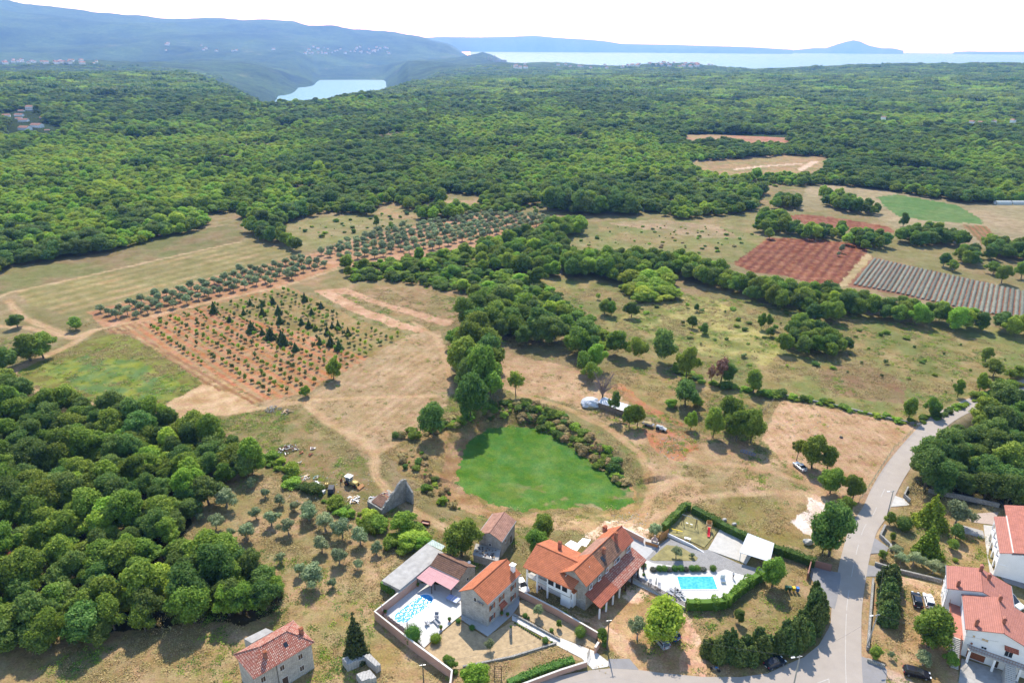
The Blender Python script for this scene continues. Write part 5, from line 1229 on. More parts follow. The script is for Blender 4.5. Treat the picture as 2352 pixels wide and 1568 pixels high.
# A: old stone house with orange roof
O = Vector((-4.6, 110.6, 0)); e1 = Vector((1.75, 119.2, 0)); e2 = Vector((-10.1, 114.0, 0))
hA = House(O, e1 - O, e2 - O, 6.1, 8.2, 'two storey grey stone house with orange tiled roof and brown shutters', 'stone_house')
hA.gable_walls(STONE2); hA.gable_roof(TO_, .32, gov=.25)
LA, WA = hA.L, hA.W
for a in (LA * .14, LA * .43, LA * .80): hA.window('f', a, 3.6, .75, 1.15, COPING, GLASS, SHUT)
for a in (LA * .14, LA * .80): hA.window('f', a, .9, .75, 1.15, COPING, GLASS, SHUT)
hA.window('f', LA * .43, .0, 1.0, 2.1, COPING, SHUT, door=True)
hA.window('s', WA * .45, 5.2, .55, .9, COPING, GLASS, sill=True)
for a in (LA * .28, LA * .62): hA.window('f', a, 5.35, .3, .3, COPING, GLASS)
q4 = [hA.P(LA * .43 - .95, -.9, 2.35), hA.P(LA * .43 + .95, -.9, 2.35), hA.P(LA * .43 + .95, -.04, 3.0), hA.P(LA * .43 - .95, -.04, 3.0)]
hA.roof_slab(q4, TR_, .08, 'door_canopy')
hA.chimney(LA * .93, WA * .16, 6.5, 1.6, .38, WHITEW, WHITE, flat=True)
mb = MB()
for b in (1.2, 1.9): mb.box(hA.P(-.25, b, 5.4), hA.u * .2, hA.v * .3, Vector((0, 0, .28)), METAL)
mb.build('air_conditioner', hA.r)
# C: small old stone barn
cO = Vector((-2.2, 131.7, 0)); cU = Vector((.9, 139.2, 0)) - cO; cV = Vector((-7.3, 134.2, 0)) - cO
hC = House(cO, cU, cV, 4.5, 5.9, 'small weathered stone barn with worn red tiled roof', 'stone_barn', 'barn')
hC.gable_walls(STONE); hC.gable_roof(TPALE, .25, gov=.2, cap=True)
hC.window('s', hC.W * .5, 2.3, .5, .6, COPING, GLASS); hC.window('f', hC.L * .3, 2.5, .6, .9, COPING, SHUT); hC.window('f', hC.L * .7, 0, 1.2, 2.1, COPING, WOODD, door=True)
hD = House(up_('T2', 2225, 452, 2.0), V2(up_('T2', 2225, 452, 2.0), up_('T2', 2250, 345, 2.0)), V2(up_('T2', 2225, 452, 2.0), up_('T2', 1990, 392, 2.0)), 2.0, 2.0, 'low stone lean-to with a flat concrete roof littered with broken tiles', 'flat_roofed_annex', 'outbuilding')
mb = MB(); mb.prism([hD.P(.15, .15, -.1), hD.P(hD.L, .15, -.1), hD.P(hD.L, hD.W - .15, -.1), hD.P(.15, hD.W - .15, -.1)], [hD.P(.15, .15, 1.95), hD.P(hD.L, .15, 1.95), hD.P(hD.L, hD.W - .15, 1.95), hD.P(.15, hD.W - .15, 1.95)], STONE); mb.build('wall', hD.r)
hD.roof_slab([hD.P(0, 0, 2.1), hD.P(hD.L, 0, 2.1), hD.P(hD.L, hD.W, 2.1), hD.P(0, hD.W, 2.1)], CONC, .15)
mb = MB()
for i in range(46):
    a, b = random.uniform(.4, hD.L - .4), random.uniform(.4, hD.W - .5); an = random.uniform(0, 3.14); mb.box(hD.P(a, b, 2.17 + random.uniform(0, .12)), (math.cos(an) * .2, math.sin(an) * .2, random.uniform(-.05, .05)), (-math.sin(an) * .08, math.cos(an) * .08, 0), (0, 0, .03), random.choice([TOLD, WOODD, WOODL, METAL, BLACK]))
tagm(mb.build('rubble'), 'broken tiles, boards and scraps lying on the flat roof by the barn', 'rubble')

# B: the big orange roofed farmhouse, wings as parts of one house
bO = up_('T3', 690, 668, 6.9); bE = up_('T3', 1112, 255, 6.9); bV = up_('T3', 450, 540, 6.9)
hB = House(bO, V2(bO, bE), V2(bO, bV), 6.6, 8.9, 'large farmhouse with bright orange roof wings, balcony and long lean-to porch', 'farmhouse')
LB, WB = hB.L, hB.W
hB.gable_walls(STONE, z0=-.1, a0=.25, a1=LB * .42, b0=.25, b1=WB - .25, name='stone_wall'); hB.gable_walls(PEACH, a0=LB * .42 + .004, a1=LB - .25, b0=.252, b1=WB - .252, name='rendered_wall')
rb = WB * .5
def piece(a0, a1, mf, mbk):
    dz = (hB.hr - hB.he) * .3 / rb
    hB.slope(a0, a1, -.05, hB.he - .05, rb - .002, hB.hr, mf); hB.slope(a0, a1, WB + .05, hB.he - .05, rb + .002, hB.hr, mbk)
piece(-.3, LB * .355, TO_, TO_); piece(LB * .355 + .004, LB * .75, TOLD, TPALE); piece(LB * .75 + .004, LB + .3, TR_, TO_)
mb = MB(); mb.tube([hB.P(-.32, rb, hB.hr + .17), hB.P(LB + .32, rb, hB.hr + .17)], .13, TO_, 8); mb.build('ridge_cap', hB.r)
hB.chimney(LB * .50, WB * .30, 7.6, 1.5, .30); hB.chimney(LB * .80, WB * .36, 8.0, 1.6, .30); hB.chimney(LB * .955, WB * 1.05, 6.2, 1.2, .4, BRICKC)
mb = MB(); mb.box(hB.P(LB * .43, WB * .20, 7.72), hB.u * .35, (hB.v * .45 + Vector((0, 0, .38))), Vector((0, 0, .05)), GLASS); mb.build('skylight', hB.r)
for a in (.08, .26): hB.window('f', LB * a, 5.0, .8, 1.1, WHITE, GLASS)
for a in (.42, .60): hB.window('f', LB * a, 5.1, .8, 1.0, WHITE, SHUT)
for a in (.66, .9): hB.window('f', LB * a, 5.0, 1.3, 1.1, WHITE, GLASS)
mb = MB(); mb.box(hB.P(-.08, WB * .78, 6.3), hB.u * .3, hB.v * .03, Vector((0, 0, .45)), WHITE); mb.build('flue', hB.r)
# lean-to porch along the right side
dp = 3.6; z1, z2 = 4.5, 3.0
hB.slope(-.3, LB * .37, -dp, z2, -.05 + .3, z1, TR_, 'porch_roof'); hB.slope(LB * .37 + .004, LB + .3, -dp, z2, .25, z1, TMIX, 'porch_roof')
for k in range(8):
    mb = MB(); mb.box(hB.P(.1 + k * (LB - .2) / 7, -dp + .35, 1.5), hB.u * .14, hB.v * .14, Vector((0, 0, 1.5)), WHITEW if k < 4 else WOODD); mb.build('post', hB.r)
mb = MB(); mb.tube([hB.P(-.3, -dp + .35, 3.02), hB.P(LB + .3, -dp + .35, 3.02)], .10, WOODD, 4); mb.build('beam', hB.r)
mb = MB(); mb.prism([hB.P(LB * .58, -1.6, 0), hB.P(LB, -1.6, 0), hB.P(LB, .24, 0), hB.P(LB * .58, .24, 0)], [hB.P(LB * .58, -1.6, 3.4), hB.P(LB, -1.6, 3.4), hB.P(LB, .24, 4.2), hB.P(LB * .58, .24, 4.2)], PEACH); mb.build('porch_room', hB.r)
# left wing: ridge runs from the far left to the main ridge
lA = up_('T3', 120, 490, 5.9); lB_ = up_('T3', 500, 600, 5.9); lC = up_('T3', 355, 250, 5.9)
lU = Vector(V2(lA, up_('T3', 460, 650, 5.9))).normalized()
Ulen = 11.3; Vv_ = V2(lA, up_('T3', 350, 252, 5.9))
hL = House(lA, tuple(lU * Ulen), Vv_, 5.7, 7.9, '', root=hB.r)
LL, WL = hL.L, hL.W
mb = MB(); mb.prism([hL.P(2.2, 2.0, -.1), hL.P(LL - .3, 2.0, -.1), hL.P(LL - .3, WL - .3, -.1), hL.P(2.2, WL - .3, -.1)], [hL.P(2.2, 2.0, 5.8), hL.P(LL - .3, 2.0, 5.8), hL.P(LL - .3, WL - .3, 5.8), hL.P(2.2, WL - .3, 5.8)], WHITEW); mb.build('wing_wall', hB.r)
mb = MB(); mb.prism([hL.P(.3, .3, 2.75), hL.P(LL - .3, .3, 2.75), hL.P(LL - .3, 2.0, 2.75), hL.P(.3, 2.0, 2.75)], [hL.P(.3, .3, 3.0), hL.P(LL - .3, .3, 3.0), hL.P(LL - .3, 2.0, 3.0), hL.P(.3, 2.0, 3.0)], PCONC); mb.build('balcony_floor', hB.r)
mb = MB(); mb.prism([hL.P(LL * .5, .25, 3.0), hL.P(LL - .3, .25, 3.0), hL.P(LL - .3, 2.0, 3.0), hL.P(LL * .5, 2.0, 3.0)], [hL.P(LL * .5, .25, 5.7), hL.P(LL - .3, .25, 5.7), hL.P(LL - .3, 2.0, 5.7), hL.P(LL * .5, 2.0, 5.7)], WHITEW); mb.build('glazed_porch', hB.r)
mb = MB(); mb.prism([hL.P(LL * .78, .3, -.1), hL.P(LL - .3, .3, -.1), hL.P(LL - .3, 2.0, -.1), hL.P(LL * .78, 2.0, -.1)], [hL.P(LL * .78, .3, 2.74), hL.P(LL - .3, .3, 2.74), hL.P(LL - .3, 2.0, 2.74), hL.P(LL * .78, 2.0, 2.74)], WHITEW); mb.build('porch_base', hB.r)
for a, w_ in ((.56, 1.4), (.72, 1.2), (.86, 1.2)):
    mb = MB(); c = hL.P(LL * a, .24, 4.4); mb.box(c, hL.u * w_ / 2, hL.v * .03, Vector((0, 0, .6)), GLASS); mb.build('window', hB.r)
for k in range(3):
    mb = MB(); mb.box(hL.P(.35 + k * LL * .23, .35, 2.8), hL.u * .16, hL.v * .16, Vector((0, 0, 2.9)), WHITEW); mb.build('column', hB.r)
mb = MB(); mb.tube([hL.P(.35, .33, 3.95), hL.P(LL * .5, .33, 3.95)], .06, WHITE, 4); mb.tube([hL.P(.35, .33, 3.1), hL.P(LL * .5, .33, 3.1)], .05, WHITE, 4)
for k in range(26): mb.cyl(hL.P(.5 + k * (LL * .5 - .6) / 25, .33, 3.1), .05, .85, WHITE, 6)
mb.build('balustrade', hB.r)
zr = hL.hr; dzl = (hL.hr - hL.he)
# the wing roof ends in valleys on the main roof
top_end = LL + 2.4
q4 = [hL.P(-.35, -.35, hL.he + .02), hL.P(LL + .55, -.35, hL.he + .02), hL.P(LL + 1.3, WL * .5 - .002, zr + .16), hL.P(-.35, WL * .5 - .002, zr + .16)]; r1 = hL.roof_slab(q4, TO_, .16)
q4 = [hL.P(-.35, WL + .35, hL.he + .02), hL.P(LL - .6, WL + .35, hL.he + .02), hL.P(LL + 1.3, WL * .5 + .002, zr + .16), hL.P(-.35, WL * .5 + .002, zr + .16)]; hL.roof_slab(q4, TO_, .16)
mb = MB(); mb.tube([hL.P(-.36, WL * .5, zr + .17), hL.P(LL + 1.3, WL * .5, zr + .17)], .13, TO_, 8); mb.build('ridge_cap', hB.r)
mb = MB(); mb.prism([hL.P(.3, .3, 5.6), hL.P(.5, .3, 5.6), hL.P(.5, WL - .3, 5.6), hL.P(.3, WL - .3, 5.6)], [hL.P(.3, WL * .45, 7.7), hL.P(.5, WL * .45, 7.7), hL.P(.5, WL * .55, 7.7), hL.P(.3, WL * .55, 7.7)], WHITEW); mb.build('gable_wall', hB.r)
mb = MB(); mb.tube([hL.P(LL + 1.35, WL * .5, zr + .22), hL.P(LL - .55, WL + .3, hL.he + .10)], .12, WHITE, 6); mb.build('valley_flashing', hB.r)
hL.chimney(LL * .36, WL * .74, 6.7, 1.9, .32)
# small tiled roof over the stairs
pA = up_('T3', 500, 607, 4.6); pB = up_('T3', 457, 652, 4.6); pC = up_('T3', 570, 748, 3.9); pD = up_('T3', 617, 706, 3.9)
mb = MB(); mb.prism([p - Vector((0, 0, .14)) for p in (pA, pB, pC, pD)], [pA, pB, pC, pD], TO_); mb.build('stair_roof', hB.r)
gA, gB, gC, gD = [Vector((p.x, p.y, 0)) for p in (pA, pB, pC, pD)]; cc = (gA + gB + gC + gD) / 4
ins = [g.lerp(cc, .14) for g in (gA, gB, gC, gD)]
mb = MB(); mb.prism(ins, [i + Vector((0, 0, z)) for i, z in zip(ins, (4.35, 4.35, 3.8, 3.8))], WHITEW); mb.build('stair_wall', hB.r)
mb = MB(); d = (ins[2] - ins[1]); n_ = Vector((-d.y, d.x, 0)).normalized(); n_ = n_ if n_.y < 0 else -n_
for f, w_ in ((.2, .35), (.6, .35)):
    c = ins[1] + d * (f + .1) + n_ * .02; mb.box(c + Vector((0, 0, 2.6)), d.normalized() * d.length * .16, n_ * .02, Vector((0, 0, .65)), GLASS)
mb.build('window', hB.r)

# D: long flat roofed shed, with a lean-to of corrugated sheet at its far end
d0, d1, d2, d3 = [up_('T2', x, y, 2.8) for x, y in ((1320, 710), (1730, 372), (1572, 285), (1155, 625))]
hS = thing('long_shed', (d0.x, d0.y, 0), 'long low shed with a flat grey concrete roof', 'shed')
mb = MB(); cen = (d0 + d1 + d2 + d3) / 4; lo = [p.lerp(cen, .03) for p in (d0, d1, d2, d3)]
mb.prism([(p.x, p.y, -.1) for p in lo], [(p.x, p.y, 2.62) for p in lo], GREYW); mb.build('wall', hS)
mb = MB(); mb.prism([p - Vector((0, 0, .17)) for p in (d0, d1, d2, d3)], [d0, d1, d2, d3], CONC); mb.build('roof', hS)
g0, g1, g2, g3 = [up_('T2', x, y, 2.3) for x, y in ((1705, 348), (1738, 308), (1622, 250), (1572, 286))]
hG = thing('sheet_roofed_lean_to', (g0.x, g0.y, 0), 'lean-to of pale greenish corrugated sheets at the end of the long shed', 'shed')
mb = MB(); mb.prism([p - Vector((0, 0, .05)) for p in (g0, g1, g2, g3)], [g0, g1, g2, g3], tile_mat('green_sheets', (.42, .50, .44), (.34, .42, .38), (.22, .26, .24), .4, 1.6, .6, .05, .2)); mb.build('roof', hG)
for p in (g0, g1, g2, g3):
    p = p.lerp((g0 + g1 + g2 + g3) / 4, .06); mb = MB(); mb.tube([(p.x, p.y, 0), (p.x, p.y, 2.25)], .06, WOODD, 6); mb.build('post', hG)
# E: outbuilding with old tiles
e0 = up_('T2', 1870, 610, 3.3); e1_ = up_('T2', 1607, 485, 3.3); e3 = up_('T2', 2012, 497, 3.3)
hE = House(e0, V2(e0, e1_), V2(e0, e3), 3.2, 4.7, 'outbuilding with an old brown and cream tiled roof beside the oval pool', 'tiled_outbuilding', 'outbuilding')
hE.gable_walls(STONE); hE.gable_roof(TOLD, .15, gov=.12)
hE.window('s', hE.W * .5, 1.2, .6, .8, COPING, GLASS)
mb = MB(); c = hE.P(.5, hE.W * .75, 4.4); mb.cyl(c, .04, .6, METAL, 6); mb.mesh([c + Vector((math.cos(a) * .35, math.sin(a) * .12 - .1, .7 + math.sin(a) * .33)) for a in [k * .628 for k in range(10)]], [tuple(range(10))], WHITE); mb.build('satellite_dish', hE.r)
# pink corrugated canopy, notched like the photograph's
can = [up_('T2', x, y, z) for x, y, z in ((1607, 485, 3.15), (1475, 600, 2.5), (1608, 676, 2.5), (1645, 632, 2.72), (1790, 712, 2.72), (1872, 625, 3.15))]
hP = thing('pink_canopy', (can[1].x, can[1].y, 0), 'pink corrugated canopy roof shading the oval pool terrace', 'canopy')
mb = MB(); ctr = can[0].lerp(can[5], .45)
for tri in ((0, 1, 2, 3), (0, 3, 4, 5)): q_ = [can[i] for i in tri]; mb.prism([p - Vector((0, 0, .06)) for p in q_], q_, PINKSH)
mb.build('roof', hP)
for i, (x, y) in enumerate(((1478, 605), (1610, 672), (1790, 706), (1640, 640))):
    p = up_('T2', x, y, 2.45); p = Vector((p.x, p.y + .25, 0)); mb = MB(); mb.tube([p, p + Vector((0, 0, 2.42))], .09, WOODD, 6); mb.build('post', hP)
# F: hip roofed stone house at the lower left
f0, f1, f2, f3 = [up_('T2', x, y, 6.4) for x, y in ((530, 1187), (350, 988), (-200, 1300), (-20, 1520))]
hF = House(f3, V2(f3, f0), V2(f3, f2), 6.4, 8.4, 'stone house with a speckled red and cream hip roof at the bottom left', 'hip_roofed_house')
mb = MB(); I_ = .35; mb.prism([hF.P(I_, I_, -.1), hF.P(hF.L - I_, I_, -.1), hF.P(hF.L - I_, hF.W - I_, -.1), hF.P(I_, hF.W - I_, -.1)], [hF.P(I_, I_, 6.3), hF.P(hF.L - I_, I_, 6.3), hF.P(hF.L - I_, hF.W - I_, 6.3), hF.P(I_, hF.W - I_, 6.3)], STONE2); mb.build('wall', hF.r)
Lh, Wh = hF.L, hF.W; k1, k2 = hF.P(Wh * .42, Wh * .5, 8.5), hF.P(Lh - Wh * .42, Wh * .5, 8.5)
c4 = [hF.P(-.1, -.1, 6.3), hF.P(Lh + .1, -.1, 6.3), hF.P(Lh + .1, Wh + .1, 6.3), hF.P(-.1, Wh + .1, 6.3)]
for pts_ in ([c4[0], c4[1], k2, k1], [c4[1], c4[2], k2], [c4[2], c4[3], k1, k2], [c4[3], c4[0], k1]):
    mb = MB(); mb.prism([p - Vector((0, 0, .12)) for p in pts_], pts_, TMIX); rf = mb.build('roof', hF.r)
mb = MB()
for a, b in ((c4[0], k1), (c4[1], k2), (c4[2], k2), (c4[3], k1), (k1, k2)): mb.tube([a, b], .13, TMIX, 6)
mb.build('ridge_cap', rf)
sv = House(hF.P(I_, I_, 0), tuple((hF.u * (Lh - 2 * I_))[:2]), tuple((hF.v * (Wh - 2 * I_))[:2]), 6, 8, '', root=hF.r)
for a in (.12, .45, .78): sv.window('f', sv.L * a, 4.0, .8, 1.1, COPING, WOODD)
for a in (.12, .78): sv.window('f', sv.L * a, 1.2, .8, 1.1, COPING, WOODD)
sv.window('f', sv.L * .47, 0, 1.1, 2.1, COPING, WOODD, door=True)
mb = MB(); mb.tube([sv.P(sv.L * .36, -.08, 0), sv.P(sv.L * .36, -.08, 6.2)], .05, BLACK, 6); mb.build('drainpipe', hF.r)
hF.chimney(Lh - .9, Wh * .35, 6.9, 1.2, .32); hF.chimney(Lh * .28, Wh * .25, 7.2, 1.2, .28)
mb = MB(); mb.box(hF.P(Lh * .62, Wh * .24, 7.42), hF.u * .35, (hF.v * .4 + Vector((0, 0, .35))), Vector((0, 0, .05)), GLASS); mb.build('skylight', hF.r)
a0_, a1_, a2_, a3_ = [up_('T2', x, y, 2.2) for x, y in ((90, 1062), (160, 1090), (-40, 1200), (-110, 1160))]
hT = thing('lean_to_shed', (a0_.x, a0_.y, 0), 'low concrete roofed shed behind the speckled hip roof', 'shed')
mb = MB(); mb.prism([(p.x, p.y, 0) for p in (a0_, a1_, a2_, a3_)], [(p.x, p.y, 2.05) for p in (a0_, a1_, a2_, a3_)], GREYW); mb.build('wall', hT)
mb = MB(); mb.prism([(p.x, p.y, 2.053) for p in (a0_, a1_, a2_, a3_)], [(p.x, p.y, 2.2) for p in (a0_, a1_, a2_, a3_)], CONC); mb.build('roof', hT)

# G: white house with two pink red roofs
gO = up_('T4', 1820, 1070, 6.4); gU = up_('T4', 1787, 757, 6.4); rr0, rr1 = up_('T4', 2145, 1107, 8.3), up_('T4', 2095, 772, 8.3)
wv = (rr0 - gO); wv.z = 0; uu = Vector(V2(gO, gU)); uu3 = Vector((uu.x, uu.y, 0)).normalized(); wv = wv - uu3 * wv.dot(uu3) * .2; wv = wv.normalized() * (abs(wv.dot(Vector((uu3.y, -uu3.x, 0)))) * 2.15)
hH = House(gO, tuple(uu), tuple(wv), 6.3, 8.25, 'large white rendered house with two pinkish red gable roofs and outside stairs', 'white_house')
LH, WH = hH.L, hH.W
hH.gable_walls(WHITEW, a0=.25, b0=.35, b1=WH - .35); hH.gable_roof(TPINK, .1, gov=.15)
# front gable faces the viewer: end a=0
fr = House(hH.P(.25, .35, 0), tuple((hH.u * (LH - .5))[:2]), tuple((hH.v * (WH - .7))[:2]), 6, 8, '', root=hH.r)
fr.window('s', 1.2, 5.0, .35, .45, WHITE, WOODL); fr.window('s', 3.0, 5.0, 1.0, .5, WHITE, WOODL); fr.window('s', 1.2, 3.2, .35, .5, WHITE, SHUT); fr.window('s', 3.2, 3.2, .8, .5, WHITE, GLASS)
fr.window('s', 7.0, 3.4, 1.2, 1.6, WHITE, GLASS); fr.roof_slab([fr.P(-.9, 6.0, 5.3), fr.P(-.9, 8.2, 5.3), fr.P(-.02, 8.2, 5.7), fr.P(-.02, 6.0, 5.7)], TR_, .08, 'window_canopy')
hH.chimney(LH * .12, WH * .14, 6.9, 1.3, .27, BRICKC, TPINK); hH.chimney(LH * .28, WH * .52, 8.0, 1.3, .27, BRICKC, TPINK); hH.chimney(LH * .93, WH * .52, 8.0, 1.2, .27, BRICKC, TPINK)
mb = MB(); mb.prism([fr.P(-1.6, .6, 2.8), fr.P(-1.6, WH + 2, 2.8), fr.P(-.01, WH + 2, 2.8), fr.P(-.01, .6, 2.8)], [fr.P(-1.6, .6, 3.0), fr.P(-1.6, WH + 2, 3.0), fr.P(-.01, WH + 2, 3.0), fr.P(-.01, .6, 3.0)], PCONC); mb.build('gallery_floor', hH.r)
mb = MB()
for z in (3.4, 4.0): mb.tube([fr.P(-1.55, .6, z), fr.P(-1.55, WH + 2, z)], .035, RUST, 5)
for k in range(30): mb.tube([fr.P(-1.55, .6 + k * (WH + 1.4) / 29, 3.0), fr.P(-1.55, .6 + k * (WH + 1.4) / 29, 4.0)], .02, RUST, 4)
mb.build('gallery_railing', hH.r)
for k in range(4):
    mb = MB(); mb.box(fr.P(-1.45, 1.0 + k * 4.0, 1.4), hH.u * .18, hH.v * .18, Vector((0, 0, 1.4)), WHITEW); mb.build('pillar', hH.r)
fr.window('s', 2.4, .1, 3.0, 2.0, WHITE, RUST, door=True, name='garage_door'); fr.window('s', 5.6, .05, .9, 2.0, WHITE, WOODD, door=True)
# two flights of outside stairs and the side terrace
def stairs(o, dirv, side, w_, n, rise, mat, name='stairs'):
    mb = MB()
    for i in range(n):
        c = o + dirv * (.3 * i + .15); h = rise * (n - i); mb.prism([c - dirv * .15, c - dirv * .15 + side * w_, c + dirv * .15 + side * w_, c + dirv * .15], [p + Vector((0, 0, h)) for p in (c - dirv * .15, c - dirv * .15 + side * w_, c + dirv * .15 + side * w_, c + dirv * .15)], mat)
    return mb.build(name, hH.r)
stairs(fr.P(.6, -2.0, 0), -hH.u, hH.v, 1.5, 17, .18, PCONC); stairs(fr.P(-1.65, 6.6, 0), -hH.u, hH.v, 1.6, 16, .18, PCONC)
mb = MB()
for s_ in (0, 1.5):
    mb.tube([fr.P(.6, -2.0 + s_, 4.0), fr.P(-4.5, -2.0 + s_, 1.0)], .035, RUST, 5)
    for i in range(14): f = i / 13; mb.tube([fr.P(.6 - 5.1 * f, -2.0 + s_, 3.05 * (1 - f)), fr.P(.6 - 5.1 * f, -2.0 + s_, 4.0 - 3.0 * f)], .02, RUST, 4)
mb.build('stair_railing', hH.r)
mb = MB(); mb.prism([fr.P(.6, -2.0, 2.9), fr.P(LH + 1, -2.0, 2.9), fr.P(LH + 1, -.01, 2.9), fr.P(.6, -.01, 2.9)], [fr.P(.6, -2.0, 3.06), fr.P(LH + 1, -2.0, 3.06), fr.P(LH + 1, -.01, 3.06), fr.P(.6, -.01, 3.06)], plain('terrace_tiles', (.42, .17, .12), .8, var=.1)); mb.build('side_terrace', hH.r)
mb = MB(); mb.prism([fr.P(.9, -1.9, 0), fr.P(LH + 1, -1.9, 0), fr.P(LH + 1, -.01, 0), fr.P(.9, -.01, 0)], [fr.P(.9, -1.9, 2.89), fr.P(LH + 1, -1.9, 2.89), fr.P(LH + 1, -.01, 2.89), fr.P(.9, -.01, 2.89)], WHITEW); mb.build('terrace_base', hH.r)
mb = MB(); mb.tube([fr.P(.6, -1.97, 3.95), fr.P(LH + 1, -1.97, 3.95)], .035, RUST, 5)
for i in range(26): mb.tube([fr.P(.6 + i * LH / 25, -1.97, 3.06), fr.P(.6 + i * LH / 25, -1.97, 3.95)], .02, RUST, 4)
mb.build('terrace_railing', hH.r)
# rear wing of the white house
iO = up_('T4', 1648, 697, 6.4); iU = up_('T4', 1643, 492, 6.4); hw = House(iO, V2(iO, iU), tuple(hH.v * 11.4)[:2], 6.3, 8.2, '', root=hH.r)
hw.gable_walls(WHITEW, a0=.2, b0=.3, b1=hw.W - .3, name='wing_wall'); hw.gable_roof(TPINK, .1, gov=.15)
hw.chimney(hw.L * .12, hw.W * .15, 6.9, 1.2, .27, BRICKC, TPINK); hw.chimney(hw.L * .9, hw.W * .50, 8.0, 1.3, .3, BRICKC, TPINK); hw.chimney(hw.L * .7, hw.W * .62, 7.6, 1.3, .3, BRICKC, TPINK)
hw.window('f', hw.L * .3, 4.2, .6, 1.1, WHITE, GLASS); hw.window('f', hw.L * .7, 4.2, .6, 1.1, WHITE, GLASS); hw.window('f', hw.L * .5, 1.6, .6, 1.1, WHITE, GLASS)
mb = MB(); mb.tube([hw.P(.15, .25, 0), hw.P(.15, .25, 6.2)], .05, METAL, 6); mb.build('drainpipe', hH.r)

# H: second white house, upper right, with arcade
jO = up_('T4', 2137, 372, 6.2); jU = up_('T4', 2085, 45, 6.2)
hJ = House(jO, tuple(Vector(V2(jO, jU)) * 1.0), tuple(Vector((Vector(V2(jO, jU)).y, -Vector(V2(jO, jU)).x)).normalized() * 14), 6.2, 8.2, 'white house with arched gallery and weathered red roof at the right edge', 'arcaded_house')
LJ, WJ = hJ.L, hJ.W
hJ.gable_walls(WHITEW, a0=.3, b0=2.1, name='wall'); 
hJ.slope(-.2, LJ + .2, -.2, 6.1, 2.2, 6.9, TPINK, 'lower_roof'); hJ.slope(-.3, LJ + 5, 2.0, 7.05, 7, 8.4, TWORN, 'roof'); hJ.slope(-.3, LJ + 5, 14.2, 6.6, 7.004, 8.4, TWORN, 'roof')
mb = MB(); mb.box(hJ.P(LJ / 2, 2.1, 7.14), hJ.u * (LJ / 2 + .25), hJ.v * .12, Vector((0, 0, .12)), COPING); mb.build('parapet', hJ.r)
# arcade: piers and arches on the left face
mb = MB(); nA = 4; seg = (LJ - .4) / nA
for st, zb, hh in ((0, 0, 2.9), (1, 3.1, 2.7)):
    for i in range(nA):
        a0 = .2 + i * seg; pts_o = [(a0, zb), (a0 + seg, zb), (a0 + seg, zb + hh), (a0, zb + hh)]
        arch = [(a0 + .35, zb)] + [(a0 + seg / 2 - math.cos(math.pi * k / 12) * (seg / 2 - .35), zb + hh * .35 + math.sin(math.pi * k / 12) * hh * .5) for k in range(13)] + [(a0 + seg - .35, zb)]
        outer = [(a0, zb), (a0, zb + hh), (a0 + seg, zb + hh), (a0 + seg, zb)]
        # strips between the arch and the frame
        for k in range(len(arch) - 1):
            (x1_, y1_), (x2_, y2_) = arch[k], arch[k + 1]
            if k == 0 or k == len(arch) - 2:
                xo = a0 if k == 0 else a0 + seg
                mb.prism([hJ.P(xo, 0, y1_ if k else zb), hJ.P(x1_, 0, y1_), hJ.P(x2_, 0, y2_), hJ.P(xo, 0, y2_)], [hJ.P(xo, .3, y1_ if k else zb), hJ.P(x1_, .3, y1_), hJ.P(x2_, .3, y2_), hJ.P(xo, .3, y2_)], WHITEW)
            else: mb.prism([hJ.P(x1_, 0, y1_), hJ.P(x2_, 0, y2_), hJ.P(x2_, 0, zb + hh), hJ.P(x1_, 0, zb + hh)], [hJ.P(x1_, .3, y1_), hJ.P(x2_, .3, y2_), hJ.P(x2_, .3, zb + hh), hJ.P(x1_, .3, zb + hh)], WHITEW)
        yy_ = zb + hh * .35
        mb.prism([hJ.P(a0, 0, yy_), hJ.P(a0 + .35, 0, yy_), hJ.P(a0 + .35, 0, zb + hh), hJ.P(a0, 0, zb + hh)], [hJ.P(a0, .3, yy_), hJ.P(a0 + .35, .3, yy_), hJ.P(a0 + .35, .3, zb + hh), hJ.P(a0, .3, zb + hh)], WHITEW)
        mb.prism([hJ.P(a0 + seg - .35, 0, yy_), hJ.P(a0 + seg, 0, yy_), hJ.P(a0 + seg, 0, zb + hh), hJ.P(a0 + seg - .35, 0, zb + hh)], [hJ.P(a0 + seg - .35, .3, yy_), hJ.P(a0 + seg, .3, yy_), hJ.P(a0 + seg, .3, zb + hh), hJ.P(a0 + seg - .35, .3, zb + hh)], WHITEW)
mb.build('arcade', hJ.r)
mb = MB(); mb.prism([hJ.P(.2, 0, 2.9), hJ.P(LJ, 0, 2.9), hJ.P(LJ, 2.1, 2.9), hJ.P(.2, 2.1, 2.9)], [hJ.P(.2, 0, 3.1), hJ.P(LJ, 0, 3.1), hJ.P(LJ, 2.1, 3.1), hJ.P(.2, 2.1, 3.1)], WHITEW); mb.build('gallery_floor', hJ.r)
mb = MB(); mb.prism([hJ.P(.3, .3, 0), hJ.P(.5, .3, 0), hJ.P(.5, 2.1, 0), hJ.P(.3, 2.1, 0)], [hJ.P(.3, .3, 6.1), hJ.P(.5, .3, 6.1), hJ.P(.5, 2.1, 6.6), hJ.P(.3, 2.1, 6.6)], WHITEW); mb.build('end_wall', hJ.r)
ej = House(hJ.P(.3, 2.1, 0), tuple(hJ.u * LJ)[:2], tuple(hJ.v * (WJ - 2.1))[:2], 6, 8, '', root=hJ.r)
ej.window('s', 5.6, 1.6, .9, .9, WHITE, GLASS); ej.window('s', 5.0, 5.6, 2.0, .35, WHITE, SHUT)

